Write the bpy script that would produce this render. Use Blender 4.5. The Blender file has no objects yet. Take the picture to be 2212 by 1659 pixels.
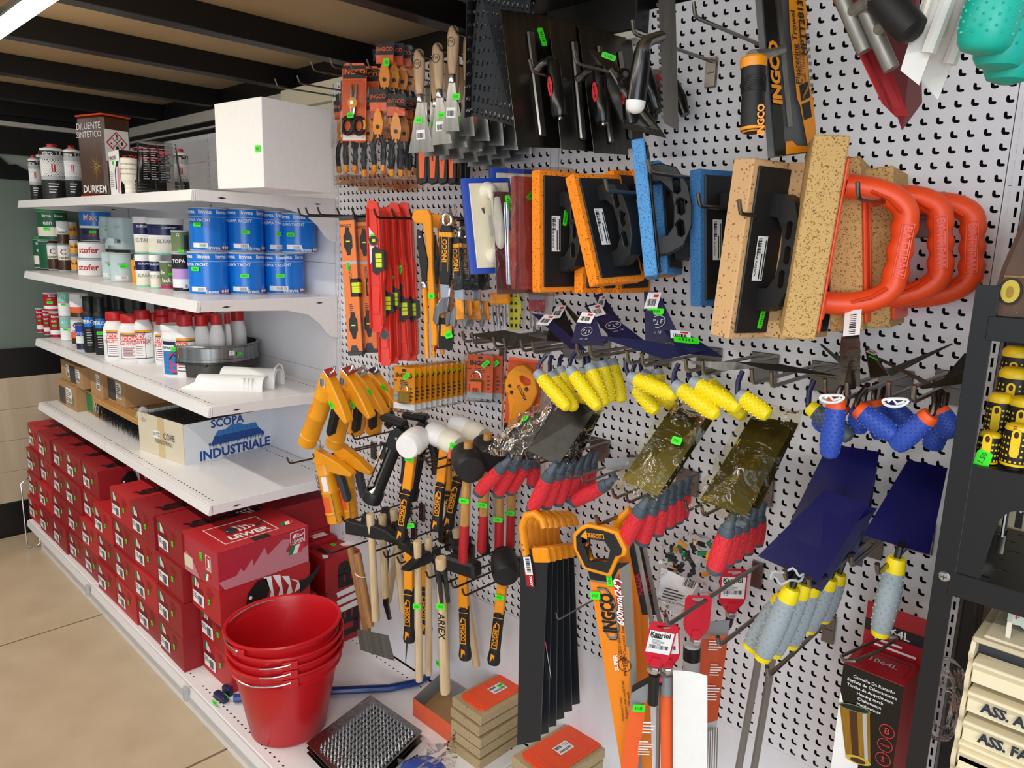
import bpy, bmesh, math, random
from mathutils import Vector as V, Matrix as MX, noise
from mathutils.geometry import tessellate_polygon
rnd = random.Random(7)
SC = bpy.context.scene
COL = SC.collection
PI = math.pi
# ------------------------------------------------ camera, world, lamps, exposure
CP = V((2.2734, -1.4644, 1.6618)); YAW, PIT, ROL = -0.76335, -0.19169, 0.02857; FPX = 1584.3
FW = V((math.sin(YAW)*math.cos(PIT), math.cos(YAW)*math.cos(PIT), math.sin(PIT)))
r0 = V((math.cos(YAW), -math.sin(YAW), 0)); u0 = r0.cross(FW)
CR = r0*math.cos(ROL) + u0*math.sin(ROL); CU = u0*math.cos(ROL) - r0*math.sin(ROL)
cam = bpy.data.objects.new('camera', bpy.data.cameras.new('camera')); COL.objects.link(cam)
cam.matrix_world = MX(((CR.x, CU.x, -FW.x, CP.x), (CR.y, CU.y, -FW.y, CP.y), (CR.z, CU.z, -FW.z, CP.z), (0, 0, 0, 1)))
cam.data.sensor_width = 36; cam.data.lens = FPX/2212*36; cam.data.clip_start = .02
SC.camera = cam
W = bpy.data.worlds.new('world'); SC.world = W; W.use_nodes = True
W.node_tree.nodes['Background'].inputs[0].default_value = (.80, .90, 1, 1)
W.node_tree.nodes['Background'].inputs[1].default_value = .55
def area(name, loc, aim, sx, sy, power, col):
    l = bpy.data.lights.new(name, 'AREA'); l.shape = 'RECTANGLE'; l.size = sx; l.size_y = sy; l.energy = power; l.color = col
    o = bpy.data.objects.new(name, l); COL.objects.link(o); o.location = loc
    o.rotation_euler = (V(aim)-V(loc)).to_track_quat('-Z', 'Y').to_euler(); return o
area('shop_window_light', (3.6, -3.2, 1.7), (.9, 0, 1.1), 2.6, 2.2, 62, (.88, .94, 1))
for tx in (-1.7, -.2, 1.5):
    area('ceiling_tube_light', (tx, -1.55, 2.28), (tx, -1.45, 0), 1.3, .05, 17, (1, .95, .87))
SC.view_settings.view_transform = 'Standard'; SC.view_settings.look = 'None'
SC.view_settings.exposure = .25; SC.view_settings.gamma = 1; SC.view_settings.use_curve_mapping = False
try: SC.cycles.transparent_max_bounces = 32
except Exception: pass
# ------------------------------------------------ points of the place seen along a sight line of the survey camera
def ray(x, y): return FW + CR*((x-1106)/FPX) - CU*((y-829.5)/FPX)
def Y(x, y, d): v = ray(x, y); return CP + v*((-d-CP.y)/v.y)       # at distance d from the panel wall
def Z(x, y, z): v = ray(x, y); return CP + v*((z-CP.z)/v.z)        # on a level z
def X(x, y, X0): v = ray(x, y); return CP + v*((X0-CP.x)/v.x)      # on a cross plane
# ------------------------------------------------ materials
MATS = {}
def lin(h):
    h = h.lstrip('#'); c = [int(h[i:i+2], 16)/255 for i in (0, 2, 4)]
    return tuple(v/12.92 if v <= .04045 else ((v+.055)/1.055)**2.4 for v in c) + (1,)
def mat(key, hexc, rough=.5, metal=0, kind='plain', hex2=None, scale=60, bump=.0, spec=.5, emit=0, coat=0, amt=.5):
    m = bpy.data.materials.new(key); m.use_nodes = True; MATS[key] = m
    nt = m.node_tree; N = nt.nodes; L = nt.links; p = N['Principled BSDF']
    p.inputs['Base Color'].default_value = lin(hexc); p.inputs['Roughness'].default_value = rough; p.inputs['Metallic'].default_value = metal
    p.inputs['Specular IOR Level'].default_value = spec; p.inputs['Coat Weight'].default_value = coat
    m.diffuse_color = lin(hexc)
    if emit: p.inputs['Emission Color'].default_value = lin(hexc); p.inputs['Emission Strength'].default_value = emit
    tc = N.new('ShaderNodeTexCoord'); mp = N.new('ShaderNodeMapping'); L.new(tc.outputs['Object'], mp.inputs[0])
    def mix(fac, a, b):
        x = N.new('ShaderNodeMix'); x.data_type = 'RGBA'; L.new(fac, x.inputs[0]); x.inputs[6].default_value = a; x.inputs[7].default_value = b
        L.new(x.outputs[2], p.inputs['Base Color']); return x
    def ramp(src, a, b):
        r = N.new('ShaderNodeMapRange'); L.new(src, r.inputs[0]); r.inputs[1].default_value = a; r.inputs[2].default_value = b; return r.outputs[0]
    def bmp(src, s, dist=.002):
        if s: b = N.new('ShaderNodeBump'); L.new(src, b.inputs['Height']); b.inputs['Strength'].default_value = s; b.inputs['Distance'].default_value = dist; L.new(b.outputs[0], p.inputs['Normal'])
    c1 = lin(hexc); c2 = lin(hex2) if hex2 else tuple(v*.965 for v in c1[:3]) + (1,)
    if kind in ('plain', 'noise'):
        n = N.new('ShaderNodeTexNoise'); L.new(mp.outputs[0], n.inputs['Vector']); n.inputs['Scale'].default_value = scale; n.inputs['Detail'].default_value = 3
        mix(ramp(n.outputs[0], .35, .75), c1, c2); bmp(n.outputs[0], bump)
    elif kind == 'speck':                                          # foam and cork: small dark pores
        v = N.new('ShaderNodeTexVoronoi'); L.new(mp.outputs[0], v.inputs['Vector']); v.inputs['Scale'].default_value = scale
        n = N.new('ShaderNodeTexNoise'); L.new(mp.outputs[0], n.inputs['Vector']); n.inputs['Scale'].default_value = scale*.5
        a = N.new('ShaderNodeMath'); a.operation = 'ADD'; L.new(v.outputs[0], a.inputs[0]); L.new(n.outputs[0], a.inputs[1])
        f = ramp(a.outputs[0], .42+.5*amt, .62+.5*amt); mix(f, c2, c1); bmp(f, bump)
    elif kind == 'wood':
        mp.inputs['Scale'].default_value = (1, 1, .07)
        n = N.new('ShaderNodeTexNoise'); L.new(mp.outputs[0], n.inputs['Vector']); n.inputs['Scale'].default_value = scale; n.inputs['Detail'].default_value = 5; n.inputs['Distortion'].default_value = .6
        mix(ramp(n.outputs[0], .35, .7), c1, c2); bmp(n.outputs[0], bump)
    elif kind == 'brush':
        mp.inputs['Scale'].default_value = (1, 1, .03)
        n = N.new('ShaderNodeTexNoise'); L.new(mp.outputs[0], n.inputs['Vector']); n.inputs['Scale'].default_value = scale; n.inputs['Detail'].default_value = 4
        mix(ramp(n.outputs[0], .3, .7), c1, c2); rr = N.new('ShaderNodeMapRange'); L.new(n.outputs[0], rr.inputs[0]); rr.inputs[3].default_value = rough*.75; rr.inputs[4].default_value = rough*1.3; L.new(rr.outputs[0], p.inputs['Roughness'])
    elif kind == 'film':                                           # clear plastic film, more mirror-like at folds and grazing angles
        o = N['Material Output']; t = N.new('ShaderNodeBsdfTransparent'); t.inputs[0].default_value = c1
        g = N.new('ShaderNodeBsdfGlossy'); g.inputs['Roughness'].default_value = rough; g.inputs['Color'].default_value = (1, 1, 1, 1)
        n = N.new('ShaderNodeTexNoise'); L.new(mp.outputs[0], n.inputs['Vector']); n.inputs['Scale'].default_value = scale; n.inputs['Detail'].default_value = 3; n.inputs['Distortion'].default_value = 1.5
        b = N.new('ShaderNodeBump'); L.new(n.outputs[0], b.inputs['Height']); b.inputs['Strength'].default_value = bump; b.inputs['Distance'].default_value = .01; L.new(b.outputs[0], g.inputs['Normal'])
        lw = N.new('ShaderNodeLayerWeight'); lw.inputs['Blend'].default_value = amt; L.new(b.outputs[0], lw.inputs['Normal'])
        ms = N.new('ShaderNodeMixShader'); L.new(lw.outputs['Fresnel'], ms.inputs[0]); L.new(t.outputs[0], ms.inputs[1]); L.new(g.outputs[0], ms.inputs[2]); L.new(ms.outputs[0], o.inputs[0])
    return m
for a in [
 ('white', 'e6e6e8', .35), ('panel', 'e4e4e8', .42), ('shelfw', 'eceaea', .3), ('paper', 'f2f2f0', .6), ('cream', 'e9e2d2', .5), ('black', '121214', .45), ('blackr', '151618', .55), ('hole', '060607', .9),
 ('blackg', '0d0d0e', .22), ('dkgrey', '3a3d42', .5), ('grey', '8c8f92', .5), ('ltgrey', 'b9bcbf', .5), ('red', 'c0141c', .4), ('redbox', 'a3141e', .5), ('redbox2', '94161f', .5), ('redbox3', 'b81f26', .5), ('redlid', '9c1820', .45), ('pinkbox', 'c96a72', .5),
 ('orange', 'f58a1e', .4), ('orangem', 'f59a12', .35), ('orangep', 'f0642c', .45), ('orangered', 'f2501e', .42), ('yellow', 'f2e21a', .45), ('yelcan', 'f0a01c', .3), ('green', '3df01a', .5), ('dgreen', '155c3a', .4), ('blue', '1c46b0', .42), ('bluecan', '0876da', .25),
 ('navy', '141a52', .35), ('navy2', '10104a', .25), ('navyf', '1c2048', .4), ('cyan', '12b8a4', .4), ('teal', '1e7f95', .35), ('mint', '84d4c0', .5), ('paleaq', 'bfd4d6', .35), ('olive', '66784a', .45), ('purple', 'c79ad6', .5), ('magenta', 'b51e60', .5), ('pink', 'd890b0', .5),
 ('bluegrip', '2a4cae', .5), ('orgrip', 'f05a1c', .5), ('redgrip', 'e0303c', .5), ('slate', '4a5662', .5), ('greygrip', '9aa6ac', .5), ('greycol', '98a2aa', .4), ('skyfoam', '3a7cc0', .8), ('brick', 'b05048', .7), ('carton', 'b08a5c', .75), ('tape', 'd0b98a', .4), ('brown', '4a2a18', .3), ('ivory', 'e6dcc2', .4), ('gold', 'c8b040', .35),
 ('leverred', 'e83018', .3), ('lime', 'e0ee2a', .3), ('salmon', 'ee5a4c', .4), ('yelgrip', 'f4dc10', .45), ('itgreen', '1a7a44', .5), ('flag', 'd8323c', .5), ('greyplate', '6c6a66', .6), ('creamw', 'f0ead8', .4), ('dkred', '7a1420', .5), ('cartplate', '26282c', .55), ('smoke', '55585c', .4)]:
    mat(*a)
mat('chrome', 'd8dade', .18, 1); mat('steel', 'a6a6a4', .3, 1, 'brush', '7c7c7a', 90); mat('dksteel', '686662', .30, 1, 'brush', '5c5a56', 80); mat('wire', '8a8682', .32, 1); mat('darkwire', '5c5652', .35, 1)
mat('blade', '6a665e', .36, .9, 'brush', '524e46', 70); mat('blackblade', '302f2c', .38, .7, 'noise', '242321', 40); mat('brass', 'caa850', .3, 1, 'brush', 'b89040', 120); mat('serr', '8a8680', .4, .9, 'brush', '6c6862', 60)
mat('woodl', 'd8bf98', .6, 0, 'wood', 'c4a678', 160, .08); mat('woodh', 'c89858', .5, 0, 'wood', 'b07c3c', 160, .08); mat('woodk', 'c8a988', .5, 0, 'wood', 'b08c68', 200); mat('woodd', 'a87848', .55, 0, 'wood', '8c5c30', 140, .1)
mat('foamo', 'ff9018', .9, 0, 'speck', 'a04404', 260, .7, amt=.32); mat('foamb', '5a9cd8', .9, 0, 'speck', '2a5c94', 520, .5, amt=.5); mat('foamb2', '3a74ac', .9, 0, 'speck', '24507c', 520, .5, amt=.5)
mat('foamt', 'd8ae7c', .9, 0, 'speck', '8a5c34', 140, .5, amt=.3); mat('foamc', 'c8a468', .9, 0, 'speck', '8a6434', 330, .5, amt=.5); mat('foamg', 'b09a74', .9, 0, 'speck', '6c5638', 260, .5, amt=.25); mat('foamr', 'b8584e', .9, 0, 'speck', '8a3a34', 480, .5, amt=.4)
mat('film', 'f6f6f8', .12, 0, 'film', scale=24, bump=.9, amt=.2); mat('filmo', 'e6c6b0', .12, 0, 'film', scale=40, bump=.8, amt=.15); mat('clear', 'f4f5f6', .08, 0, 'film', scale=9, bump=.15, amt=.1); mat('cupclear', 'fafafa', .1, 0, 'film', scale=9, bump=.1, amt=.05); mat('filmy', 'f0ecd4', .12, 0, 'film', scale=16, bump=1.0, amt=.26); mat('filmd', 'ece8e6', .14, 0, 'film', scale=26, bump=1.0, amt=.28); mat('olblade', '4c451c', .3, .7, 'noise', '3a3414', 8)
# ------------------------------------------------ mesh builder
class B:
    def __init__(s, T=None): s.v = []; s.f = []; s.m = []; s.names = []; s.T = T or MX()
    def mi(s, m):
        if m not in s.names: s.names.append(m)
        return s.names.index(m)
    def add(s, vs, fs, m, T=None):
        T = s.T @ T if T else s.T; n = len(s.v); s.v += [T @ V(p) for p in vs]
        k = s.mi(m) if isinstance(m, str) else None
        for i, f in enumerate(fs): s.f.append([n+j for j in f]); s.m.append(k if k is not None else s.mi(m[i]))
        return s
    def box(s, x0, x1, y0, y1, z0, z1, m, T=None):
        return s.add([(x, y, z) for z in (z0, z1) for y in (y0, y1) for x in (x0, x1)], [(0, 2, 3, 1), (4, 5, 7, 6), (0, 1, 5, 4), (2, 6, 7, 3), (0, 4, 6, 2), (1, 3, 7, 5)], m, T)
    def cbox(s, x0, x1, y0, y1, z0, z1, c, m, T=None):            # box with chamfered edges
        lo, hi = (x0, y0, z0), (x1, y1, z1); vs = []; ix = {}
        for sx in (0, 1):
            for sy in (0, 1):
                for sz in (0, 1):
                    e = [(lo, hi)[k][i] for i, k in enumerate((sx, sy, sz))]; d = [c if k == 0 else -c for k in (sx, sy, sz)]
                    for a in range(3):
                        q = [e[i] + (0 if i == a else d[i]) for i in range(3)]; ix[sx, sy, sz, a] = len(vs); vs.append(q)
        fs = []
        for a in range(3):
            b, c2 = (a+1) % 3, (a+2) % 3
            for k in (0, 1):
                def key(p, q, k=k):
                    t = [0, 0, 0]; t[a] = k; t[b] = p; t[c2] = q; return tuple(t)
                f = [ix[key(0, 0)+(a,)], ix[key(1, 0)+(a,)], ix[key(1, 1)+(a,)], ix[key(0, 1)+(a,)]]; fs.append(f if k else f[::-1])
            for p in (0, 1):
                for q in (0, 1):
                    def kk(t0):
                        t = [0, 0, 0]; t[a] = t0; t[b] = p; t[c2] = q; return tuple(t)
                    f = [ix[kk(0)+(b,)], ix[kk(1)+(b,)], ix[kk(1)+(c2,)], ix[kk(0)+(c2,)]]; fs.append(f if p == q else f[::-1])
        for sx in (0, 1):
            for sy in (0, 1):
                for sz in (0, 1):
                    f = [ix[sx, sy, sz, i] for i in range(3)]; fs.append(f if (sx+sy+sz) % 2 else f[::-1])
        return s.add(vs, fs, m, T)
    def prism(s, pts, h0, h1, m, T=None, ax='z', holes=()):        # outline in two axes, thickness along the third
        mp = {'z': lambda p, h: (p[0], p[1], h), 'y': lambda p, h: (p[0], h, p[1]), 'x': lambda p, h: (h, p[0], p[1])}[ax]
        loops = [list(pts)] + [list(h) for h in holes]; flat = [p for l in loops for p in l]; n = len(flat)
        tri = tessellate_polygon([[V((p[0], p[1], 0)) for p in l] for l in loops]) if (holes or len(pts) > 4) else [tuple(range(n))]
        def area2(f): return sum(flat[f[i]][0]*flat[f[(i+1) % len(f)]][1] - flat[f[(i+1) % len(f)]][0]*flat[f[i]][1] for i in range(len(f)))
        tri = [tuple(f) if area2(f) > 0 else tuple(f)[::-1] for f in tri]
        fs = [tuple(n+i for i in f) for f in tri] + [f[::-1] for f in tri]; o = 0
        for li, l in enumerate(loops):
            k = len(l); a = sum(l[i][0]*l[(i+1) % k][1]-l[(i+1) % k][0]*l[i][1] for i in range(k)); ccw = (a > 0) == (li == 0)
            for i in range(k):
                j = (i+1) % k; f = (o+i, o+j, n+o+j, n+o+i); fs.append(f if ccw else f[::-1])
            o += k
        if (ax == 'y'): fs = [f[::-1] for f in fs]
        return s.add([mp(p, h0) for p in flat] + [mp(p, h1) for p in flat], fs, m, T)
    def lathe(s, prof, n, m, T=None, sy=1, caps=True, a0=0, a1=2*PI):  # profile [(r, z)] about z
        full = abs(a1-a0-2*PI) < 1e-6; k = n if full else n+1
        vs = [(r*math.cos(a0+(a1-a0)*i/n), sy*r*math.sin(a0+(a1-a0)*i/n), z) for r, z in prof for i in range(k)]; fs = []; mm = []
        for j in range(len(prof)-1):
            for i in range(n):
                i2 = (i+1) % k; fs.append((j*k+i, j*k+i2, (j+1)*k+i2, (j+1)*k+i)); mm.append(m if isinstance(m, str) else m[j])
        if caps and full:
            if prof[0][0] > 1e-6: fs.append(tuple(range(k))[::-1]); mm.append(mm[0])
            if prof[-1][0] > 1e-6: fs.append(tuple((len(prof)-1)*k+i for i in range(k))); mm.append(m if isinstance(m, str) else m[-1])
        return s.add(vs, fs, mm, T)
    def tube(s, pts, r, m, n=8, T=None, ry=None, up=None, closed=False):   # swept round (or oval) section
        P = [V(p) for p in pts]; k = len(P); R = r if isinstance(r, (list, tuple)) else [r]*k; RY = ry if isinstance(ry, (list, tuple)) else [ry if ry else None]*k
        u = None; vs = []
        for i in range(k):
            a = P[i-1] if (i > 0 or closed) else P[i]; b = P[(i+1) % k] if (i < k-1 or closed) else P[i]; t = (b-a).normalized()
            if u is None: u = V(up) if up else (V((0, 0, 1)) if abs(t.z) < .9 else V((1, 0, 0)))
            if up: u = V(up)
            w = t.cross(u).normalized(); u = w.cross(t).normalized()
            for j in range(n):
                c = 2*PI*j/n; vs.append(P[i] + u*(R[i]*math.cos(c)) + w*((RY[i] or R[i])*math.sin(c)))
        fs = []
        for i in range(k if closed else k-1):
            for j in range(n): a = i*n; b = ((i+1) % k)*n; fs.append((a+j, a+(j+1) % n, b+(j+1) % n, b+j))
        if not closed: fs += [tuple(range(n))[::-1], tuple((k-1)*n+j for j in range(n))]
        return s.add(vs, [f[::-1] for f in fs], m, T)
    def rect(s, T, x, y, w, h, m, lift=.0005):                     # print on a face: x right, y up, z out of it
        return s.add([(x, y, lift), (x+w, y, lift), (x+w, y+h, lift), (x, y+h, lift)], [(0, 1, 2, 3)], m, T)
    def poly(s, T, pts, m, lift=.0005):
        f = tessellate_polygon([[V((p[0], p[1], 0)) for p in pts]]); g = []
        for t in f:
            a = sum(pts[t[i]][0]*pts[t[(i+1) % 3]][1]-pts[t[(i+1) % 3]][0]*pts[t[i]][1] for i in range(3)); g.append(tuple(t) if a > 0 else tuple(t)[::-1])
        return s.add([(p[0], p[1], lift) for p in pts], g, m, T)
    def barcode(s, T, x, y, w, h, seed=0, lift=.0008, n=11, m='black'):
        q = random.Random(seed)
        for i in range(n): s.rect(T, x+w*(i+.15)/n, y, w/n*q.choice((.3, .5, .75)), h, m, lift)
        return s
    def lines(s, T, x, y, w, h, n, m='black', lift=.0007, seed=1):     # rows of small print
        q = random.Random(seed)
        for i in range(n): s.rect(T, x, y+h*(n-1-i)/n, w*q.uniform(.55, 1), h/n*.42, m, lift)
        return s
    def mesh(s, name):
        me = bpy.data.meshes.new(name); me.from_pydata([tuple(p) for p in s.v], [], s.f)
        for k in s.names: me.materials.append(MATS[k])
        me.polygons.foreach_set('material_index', s.m); me.polygons.foreach_set('use_smooth', [True]*len(me.polygons))
        me.set_sharp_from_angle(angle=math.radians(38)); me.update(); return me
def link(name, data, parent=None, M=None):
    o = bpy.data.objects.new(name, data); COL.objects.link(o)
    if parent is not None: o.parent = parent
    if M is not None: o.matrix_basis = M
    return o
def part(parent, name, b, M=None, bev=0, label=None, seg=2):
    o = link(name, b.mesh(name) if isinstance(b, B) else b, parent, M)
    if bev:
        m = o.modifiers.new('bevel', 'BEVEL'); m.width = bev; m.segments = seg; m.limit_method = 'ANGLE'; m.angle_limit = math.radians(40)
    if label: o['label'] = label
    return o
def tag(o, label, cat, group=None):
    o['label'] = label; o['category'] = cat
    if group: o['group'] = group
    return o
def thing(name, label, cat, M=None, group=None):
    o = link(name, None, None, M if M is not None else MX()); o.empty_display_size = .03; return tag(o, label, cat, group)
def struct(name, b, M=None, bev=0): o = part(None, name, b, M, bev); o['kind'] = 'structure'; return o
def dup(root, M, label, group=None):
    r = root.copy(); COL.objects.link(r); r.matrix_basis = M; r['label'] = label
    if group: r['group'] = group
    for c in [o for o in root.children]:
        d = c.copy(); COL.objects.link(d); d.parent = r
        for g in c.children: e = g.copy(); COL.objects.link(e); e.parent = d
    return r
def T3(x=0, y=0, z=0): return MX.Translation((x, y, z))
def RX(a): return MX.Rotation(math.radians(a), 4, 'X')
def RY(a): return MX.Rotation(math.radians(a), 4, 'Y')
def RZ(a): return MX.Rotation(math.radians(a), 4, 'Z')
def frame(o, z, face):                                             # local z along z, local -y towards face
    z = V(z).normalized(); y = -V(face); x = y.cross(z).normalized(); y = z.cross(x)
    return MX(((x.x, y.x, z.x, o[0]), (x.y, y.y, z.y, o[1]), (x.z, y.z, z.z, o[2]), (0, 0, 0, 1)))
def flatf(o, right, up):                                           # print frame: x right, y up, z out
    r = V(right).normalized(); u = V(up); n = r.cross(u).normalized(); u = n.cross(r)
    return MX(((r.x, u.x, n.x, o[0]), (r.y, u.y, n.y, o[1]), (r.z, u.z, n.z, o[2]), (0, 0, 0, 1)))
FRONT = flatf((0, 0, 0), (1, 0, 0), (0, 0, 1))                     # face looking to -y
SIDE = flatf((0, 0, 0), (0, 1, 0), (0, 0, 1))                      # face looking to +x
TOPF = flatf((0, 0, 0), (1, 0, 0), (0, 1, 0))                      # face looking up
TXT = {}
def text_mesh(s, bold, shear, m, bend):
    k = (s, bold, shear, m, bend)
    if k not in TXT:
        c = bpy.data.curves.new('t', 'FONT'); c.body = s; c.size = 1; c.offset = bold; c.shear = shear; c.resolution_u = 2; c.align_x = 'CENTER'; c.align_y = 'CENTER'
        o = bpy.data.objects.new('t', c); COL.objects.link(o); dg = bpy.context.evaluated_depsgraph_get()
        me = bpy.data.meshes.new_from_object(o.evaluated_get(dg)); bpy.data.objects.remove(o)
        if bend:
            for v in me.vertices: x = v.co.x/bend; v.co = (bend*math.sin(x), v.co.y, bend*(math.cos(x)-1))
        me.materials.clear(); me.materials.append(MATS[m]); TXT[k] = me
    return TXT[k]
def text(parent, s, T, size, m='black', bold=.01, shear=0, sx=1, bend=0, name='lettering', lift=.001):
    me = text_mesh(s, bold, shear, m, round(bend/size, 2) if bend else 0)
    return link(name, me, parent, T @ T3(0, 0, lift) @ MX.Diagonal((size*sx, size, size, 1)))
TAGM = {}
def price(parent, T, w=.026, h=.012):                              # green price label
    k = (w, h)
    if k not in TAGM:
        b = B(); b.prism([(-w/2, -h*.35), (-w*.42, -h/2), (w*.42, -h/2), (w/2, -h*.35), (w/2, h*.35), (w*.42, h/2), (-w*.42, h/2), (-w/2, h*.35)], 0, .0006, 'green')
        q = random.Random(len(TAGM))
        for i in range(5): b.rect(MX(), -w*.28+i*w*.12, -h*.2, w*.05, h*.4, 'dgreen', .0009)
        TAGM[k] = b.mesh('price_tag')
    return part(parent, 'price_tag', TAGM[k], T)
ORD = ['first', 'second', 'third', 'fourth', 'fifth', 'sixth', 'seventh', 'eighth', 'ninth', 'tenth', 'eleventh', 'twelfth', 'thirteenth', 'fourteenth', 'fifteenth', 'sixteenth']
def circ(r, n=16, cx=0, cy=0, ry=None): return [(cx+r*math.cos(2*PI*i/n), cy+(ry or r)*math.sin(2*PI*i/n)) for i in range(n)]
# ================================================ the room
mat('floor', 'c4b094', .32, 0, 'noise', 'b8a286', 6); mat('grout', '8f7a5c', .8); mat('ceil', 'b49a74', .7, 0, 'noise', 'a88e6a', 3); mat('joist', '0b0a0c', .4); mat('wallw', 'cfc8bc', .7); mat('lath', 'cbb9a0', .55, 0, 'wood', 'b8a488', 14, .05)
mat('frost', '8e9490', .25); mat('rail', 'cfc9bc', .4); mat('cloth', '0e0e10', .85, 0, 'noise', '1a1a1d', 30, .4); mat('tubeglow', 'fff0d8', .4, emit=9); mat('alu', '9a9a98', .35, 1); mat('glassp', 'f4f8f6', .05, 0, 'film', scale=2, bump=0, amt=.04)
struct('floor', B().box(-2.6, 5, -5, .6, -.06, -.006, 'grout'))
fl = bpy.data.objects['floor']; tile = B().cbox(-.599, .599, -.599, .599, -.006, 0, .0015, 'floor').mesh('tile')
for i in range(-1, 5):
    for j in range(-4, 1): part(fl, 'tile', tile, T3(-1.06+.6+1.21*i-1.21, -1.0+1.2*j+1.2, 0))
struct('wall_back', B().box(-2.6, 5, .14, .2, 0, 3, 'wallw').box(-2.3, 2.6, .10, .139, 1.9, 2.168, 'joist').box(-2.3, -.42, .075, .12, 2.160, 2.205, 'rail').box(-2.3, -.42, .088, .12, 2.138, 2.159, 'joist').box(-2.3, -.42, .08, .12, 2.128, 2.137, 'rail').box(-2.3, 2.6, .09, .139, 2.205, 2.285, 'joist'))
struct('trim_1', B().box(-.45, 0, .05, .12, 2.135, 2.205, 'ivory').box(-.45, -.37, .055, .12, 1.9, 2.134, 'ivory').box(-.365, -.34, .06, .12, 1.9, 2.134, 'ivory').box(-.335, .3, .075, .12, 1.9, 2.134, 'cream'))
struct('wall_left', B().box(-2.36, -2.3, -4, .14, .876, 1.018, 'joist').box(-2.36, -2.3, -4, .14, 2.03, 2.165, 'joist').box(-2.36, -2.27, -4, .14, 2.165, 2.187, 'rail').box(-2.36, -2.3, -4, .14, 2.187, 2.29, 'joist').box(-2.7, -2.36, -4, .14, 0, 3, 'wallw'))
wl = bpy.data.objects['wall_left']
for k in range(4):
    part(wl, 'plank', B().cbox(-2.36, -2.3, -4, .14, .19+k*.1715+.001, .19+(k+1)*.1715, .002, 'lath', RX(0)))
struct('baseboard_left', B().cbox(-2.36, -2.292, -4, .14, 0, .19, .003, 'joist'))
struct('window_1', B().box(-2.325, -2.318, -4, .14, 1.018, 2.03, 'glassp'))
w1 = bpy.data.objects['window_1']; part(w1, 'frosted_sheet', B().box(-2.345, -2.335, -4, .14, 1.018, 1.93, 'frost')); part(w1, 'glazing_bead', B().box(-2.318, -2.295, -4, .14, 1.018, 1.03, 'joist'))
b = B(); q = random.Random(4); n = 22
pts = [(-.75+.72*i/n, 1.93+max(0, .085*math.sin(PI*min(1, (i+4)/n*1.2))*q.uniform(.55, 1.25)*(1 if i < n-3 else .3))) for i in range(n+1)] + [(-.03, 1.905), (-.75, 1.905)]
b.prism(pts, -2.334, -2.326, 'cloth', ax='x'); tag(part(None, 'cloth_bundle', b), 'black crumpled cloth lying behind the glass at the far left', 'cloth')
struct('ceiling', B().box(-2.4, 2.6, -4, .14, 2.285, 2.36, 'ceil'))
cl = bpy.data.objects['ceiling']
jm = B().cbox(-.03, .03, -4, .089, 2.214, 2.285, .002, 'joist').mesh('joist')
for x in (-2.25, -1.725, -1.085, -.435, .105, .68, 1.23, 1.8, 2.3): part(cl, 'joist', jm, T3(x))
struct('trim_2', B().cbox(1.0, 1.262, -.05, .05, 2.125, 2.29, .003, 'joist').box(.9, 1.25, -.6, -.05, 2.205, 2.284, 'joist').box(1.14, 1.262, -.048, .05, 2.108, 2.124, 'rail'))
# the ceiling tube in view
p0, p1 = Z(-60, 103, 2.17), Z(120, -12, 2.17); yy = (p0.y+p1.y)/2
tb = thing('ceiling_lamp', 'glowing bar lamp under the dark joists in the upper left corner', 'lamp', T3(.25, yy, 2.17))
part(tb, 'diffuser', B().lathe([(.013, -.9), (.016, -.89), (.016, .89), (.013, .9)], 14, 'tubeglow', RY(90))); part(tb, 'housing', B().cbox(-.92, .92, -.02, .02, .014, .034, .003, 'alu'))
for hx in (-.6, .6): part(tb, 'hanger', B().box(hx-.005, hx+.005, -.004, .004, .034, .112, 'alu'))
# ================================================ gondola shelving with panels
def upright(x, z1=2.175):
    b = B(); cols = (-.0145, -.0085, -.0045, .0045, .0085, .0145); z = .19
    for k in range(int((z1-z)/.025)):
        a = z+k*.025
        for i in range(5):
            if i in (1, 3): b.add([(cols[i], 0, a), (cols[i+1], 0, a), (cols[i+1], 0, a+.009), (cols[i], 0, a+.009)], [(0, 1, 2, 3)], 'panel')
            else: b.add([(cols[i], 0, a), (cols[i+1], 0, a), (cols[i+1], 0, a+.025), (cols[i], 0, a+.025)], [(0, 1, 2, 3)], 'panel')
    b.box(-.0145, -.0135, 0, .028, .05, z1, 'panel').box(.0135, .0145, 0, .028, .05, z1, 'panel').box(-.0134, .0134, .02, .028, .05, z1, 'hole').box(-.0145, .0145, -.0005, .0, .05, .19, 'panel')
    return b
def cell():                                                       # one perforation: hook-shaped slot in a 25 mm square
    out = [(-.0125, -.0125), (.0125, -.0125), (.0125, .0125), (-.0125, .0125)]; r = .0025
    h = [(-.0030+r*math.cos(math.radians(a)), .0036+r*math.sin(math.radians(a))) for a in (0, 60, 120, 180)] + [(-.0055, -.0012), (-.0042, -.0045), (-.0008, -.0063)]
    h += [(.0044+r*math.cos(math.radians(a)), -.0038+r*math.sin(math.radians(a))) for a in (-90, -30, 30, 90)] + [(.0014, -.0014), (-.0002, -.0004)]; h = h[::-1]
    return out, h
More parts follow.
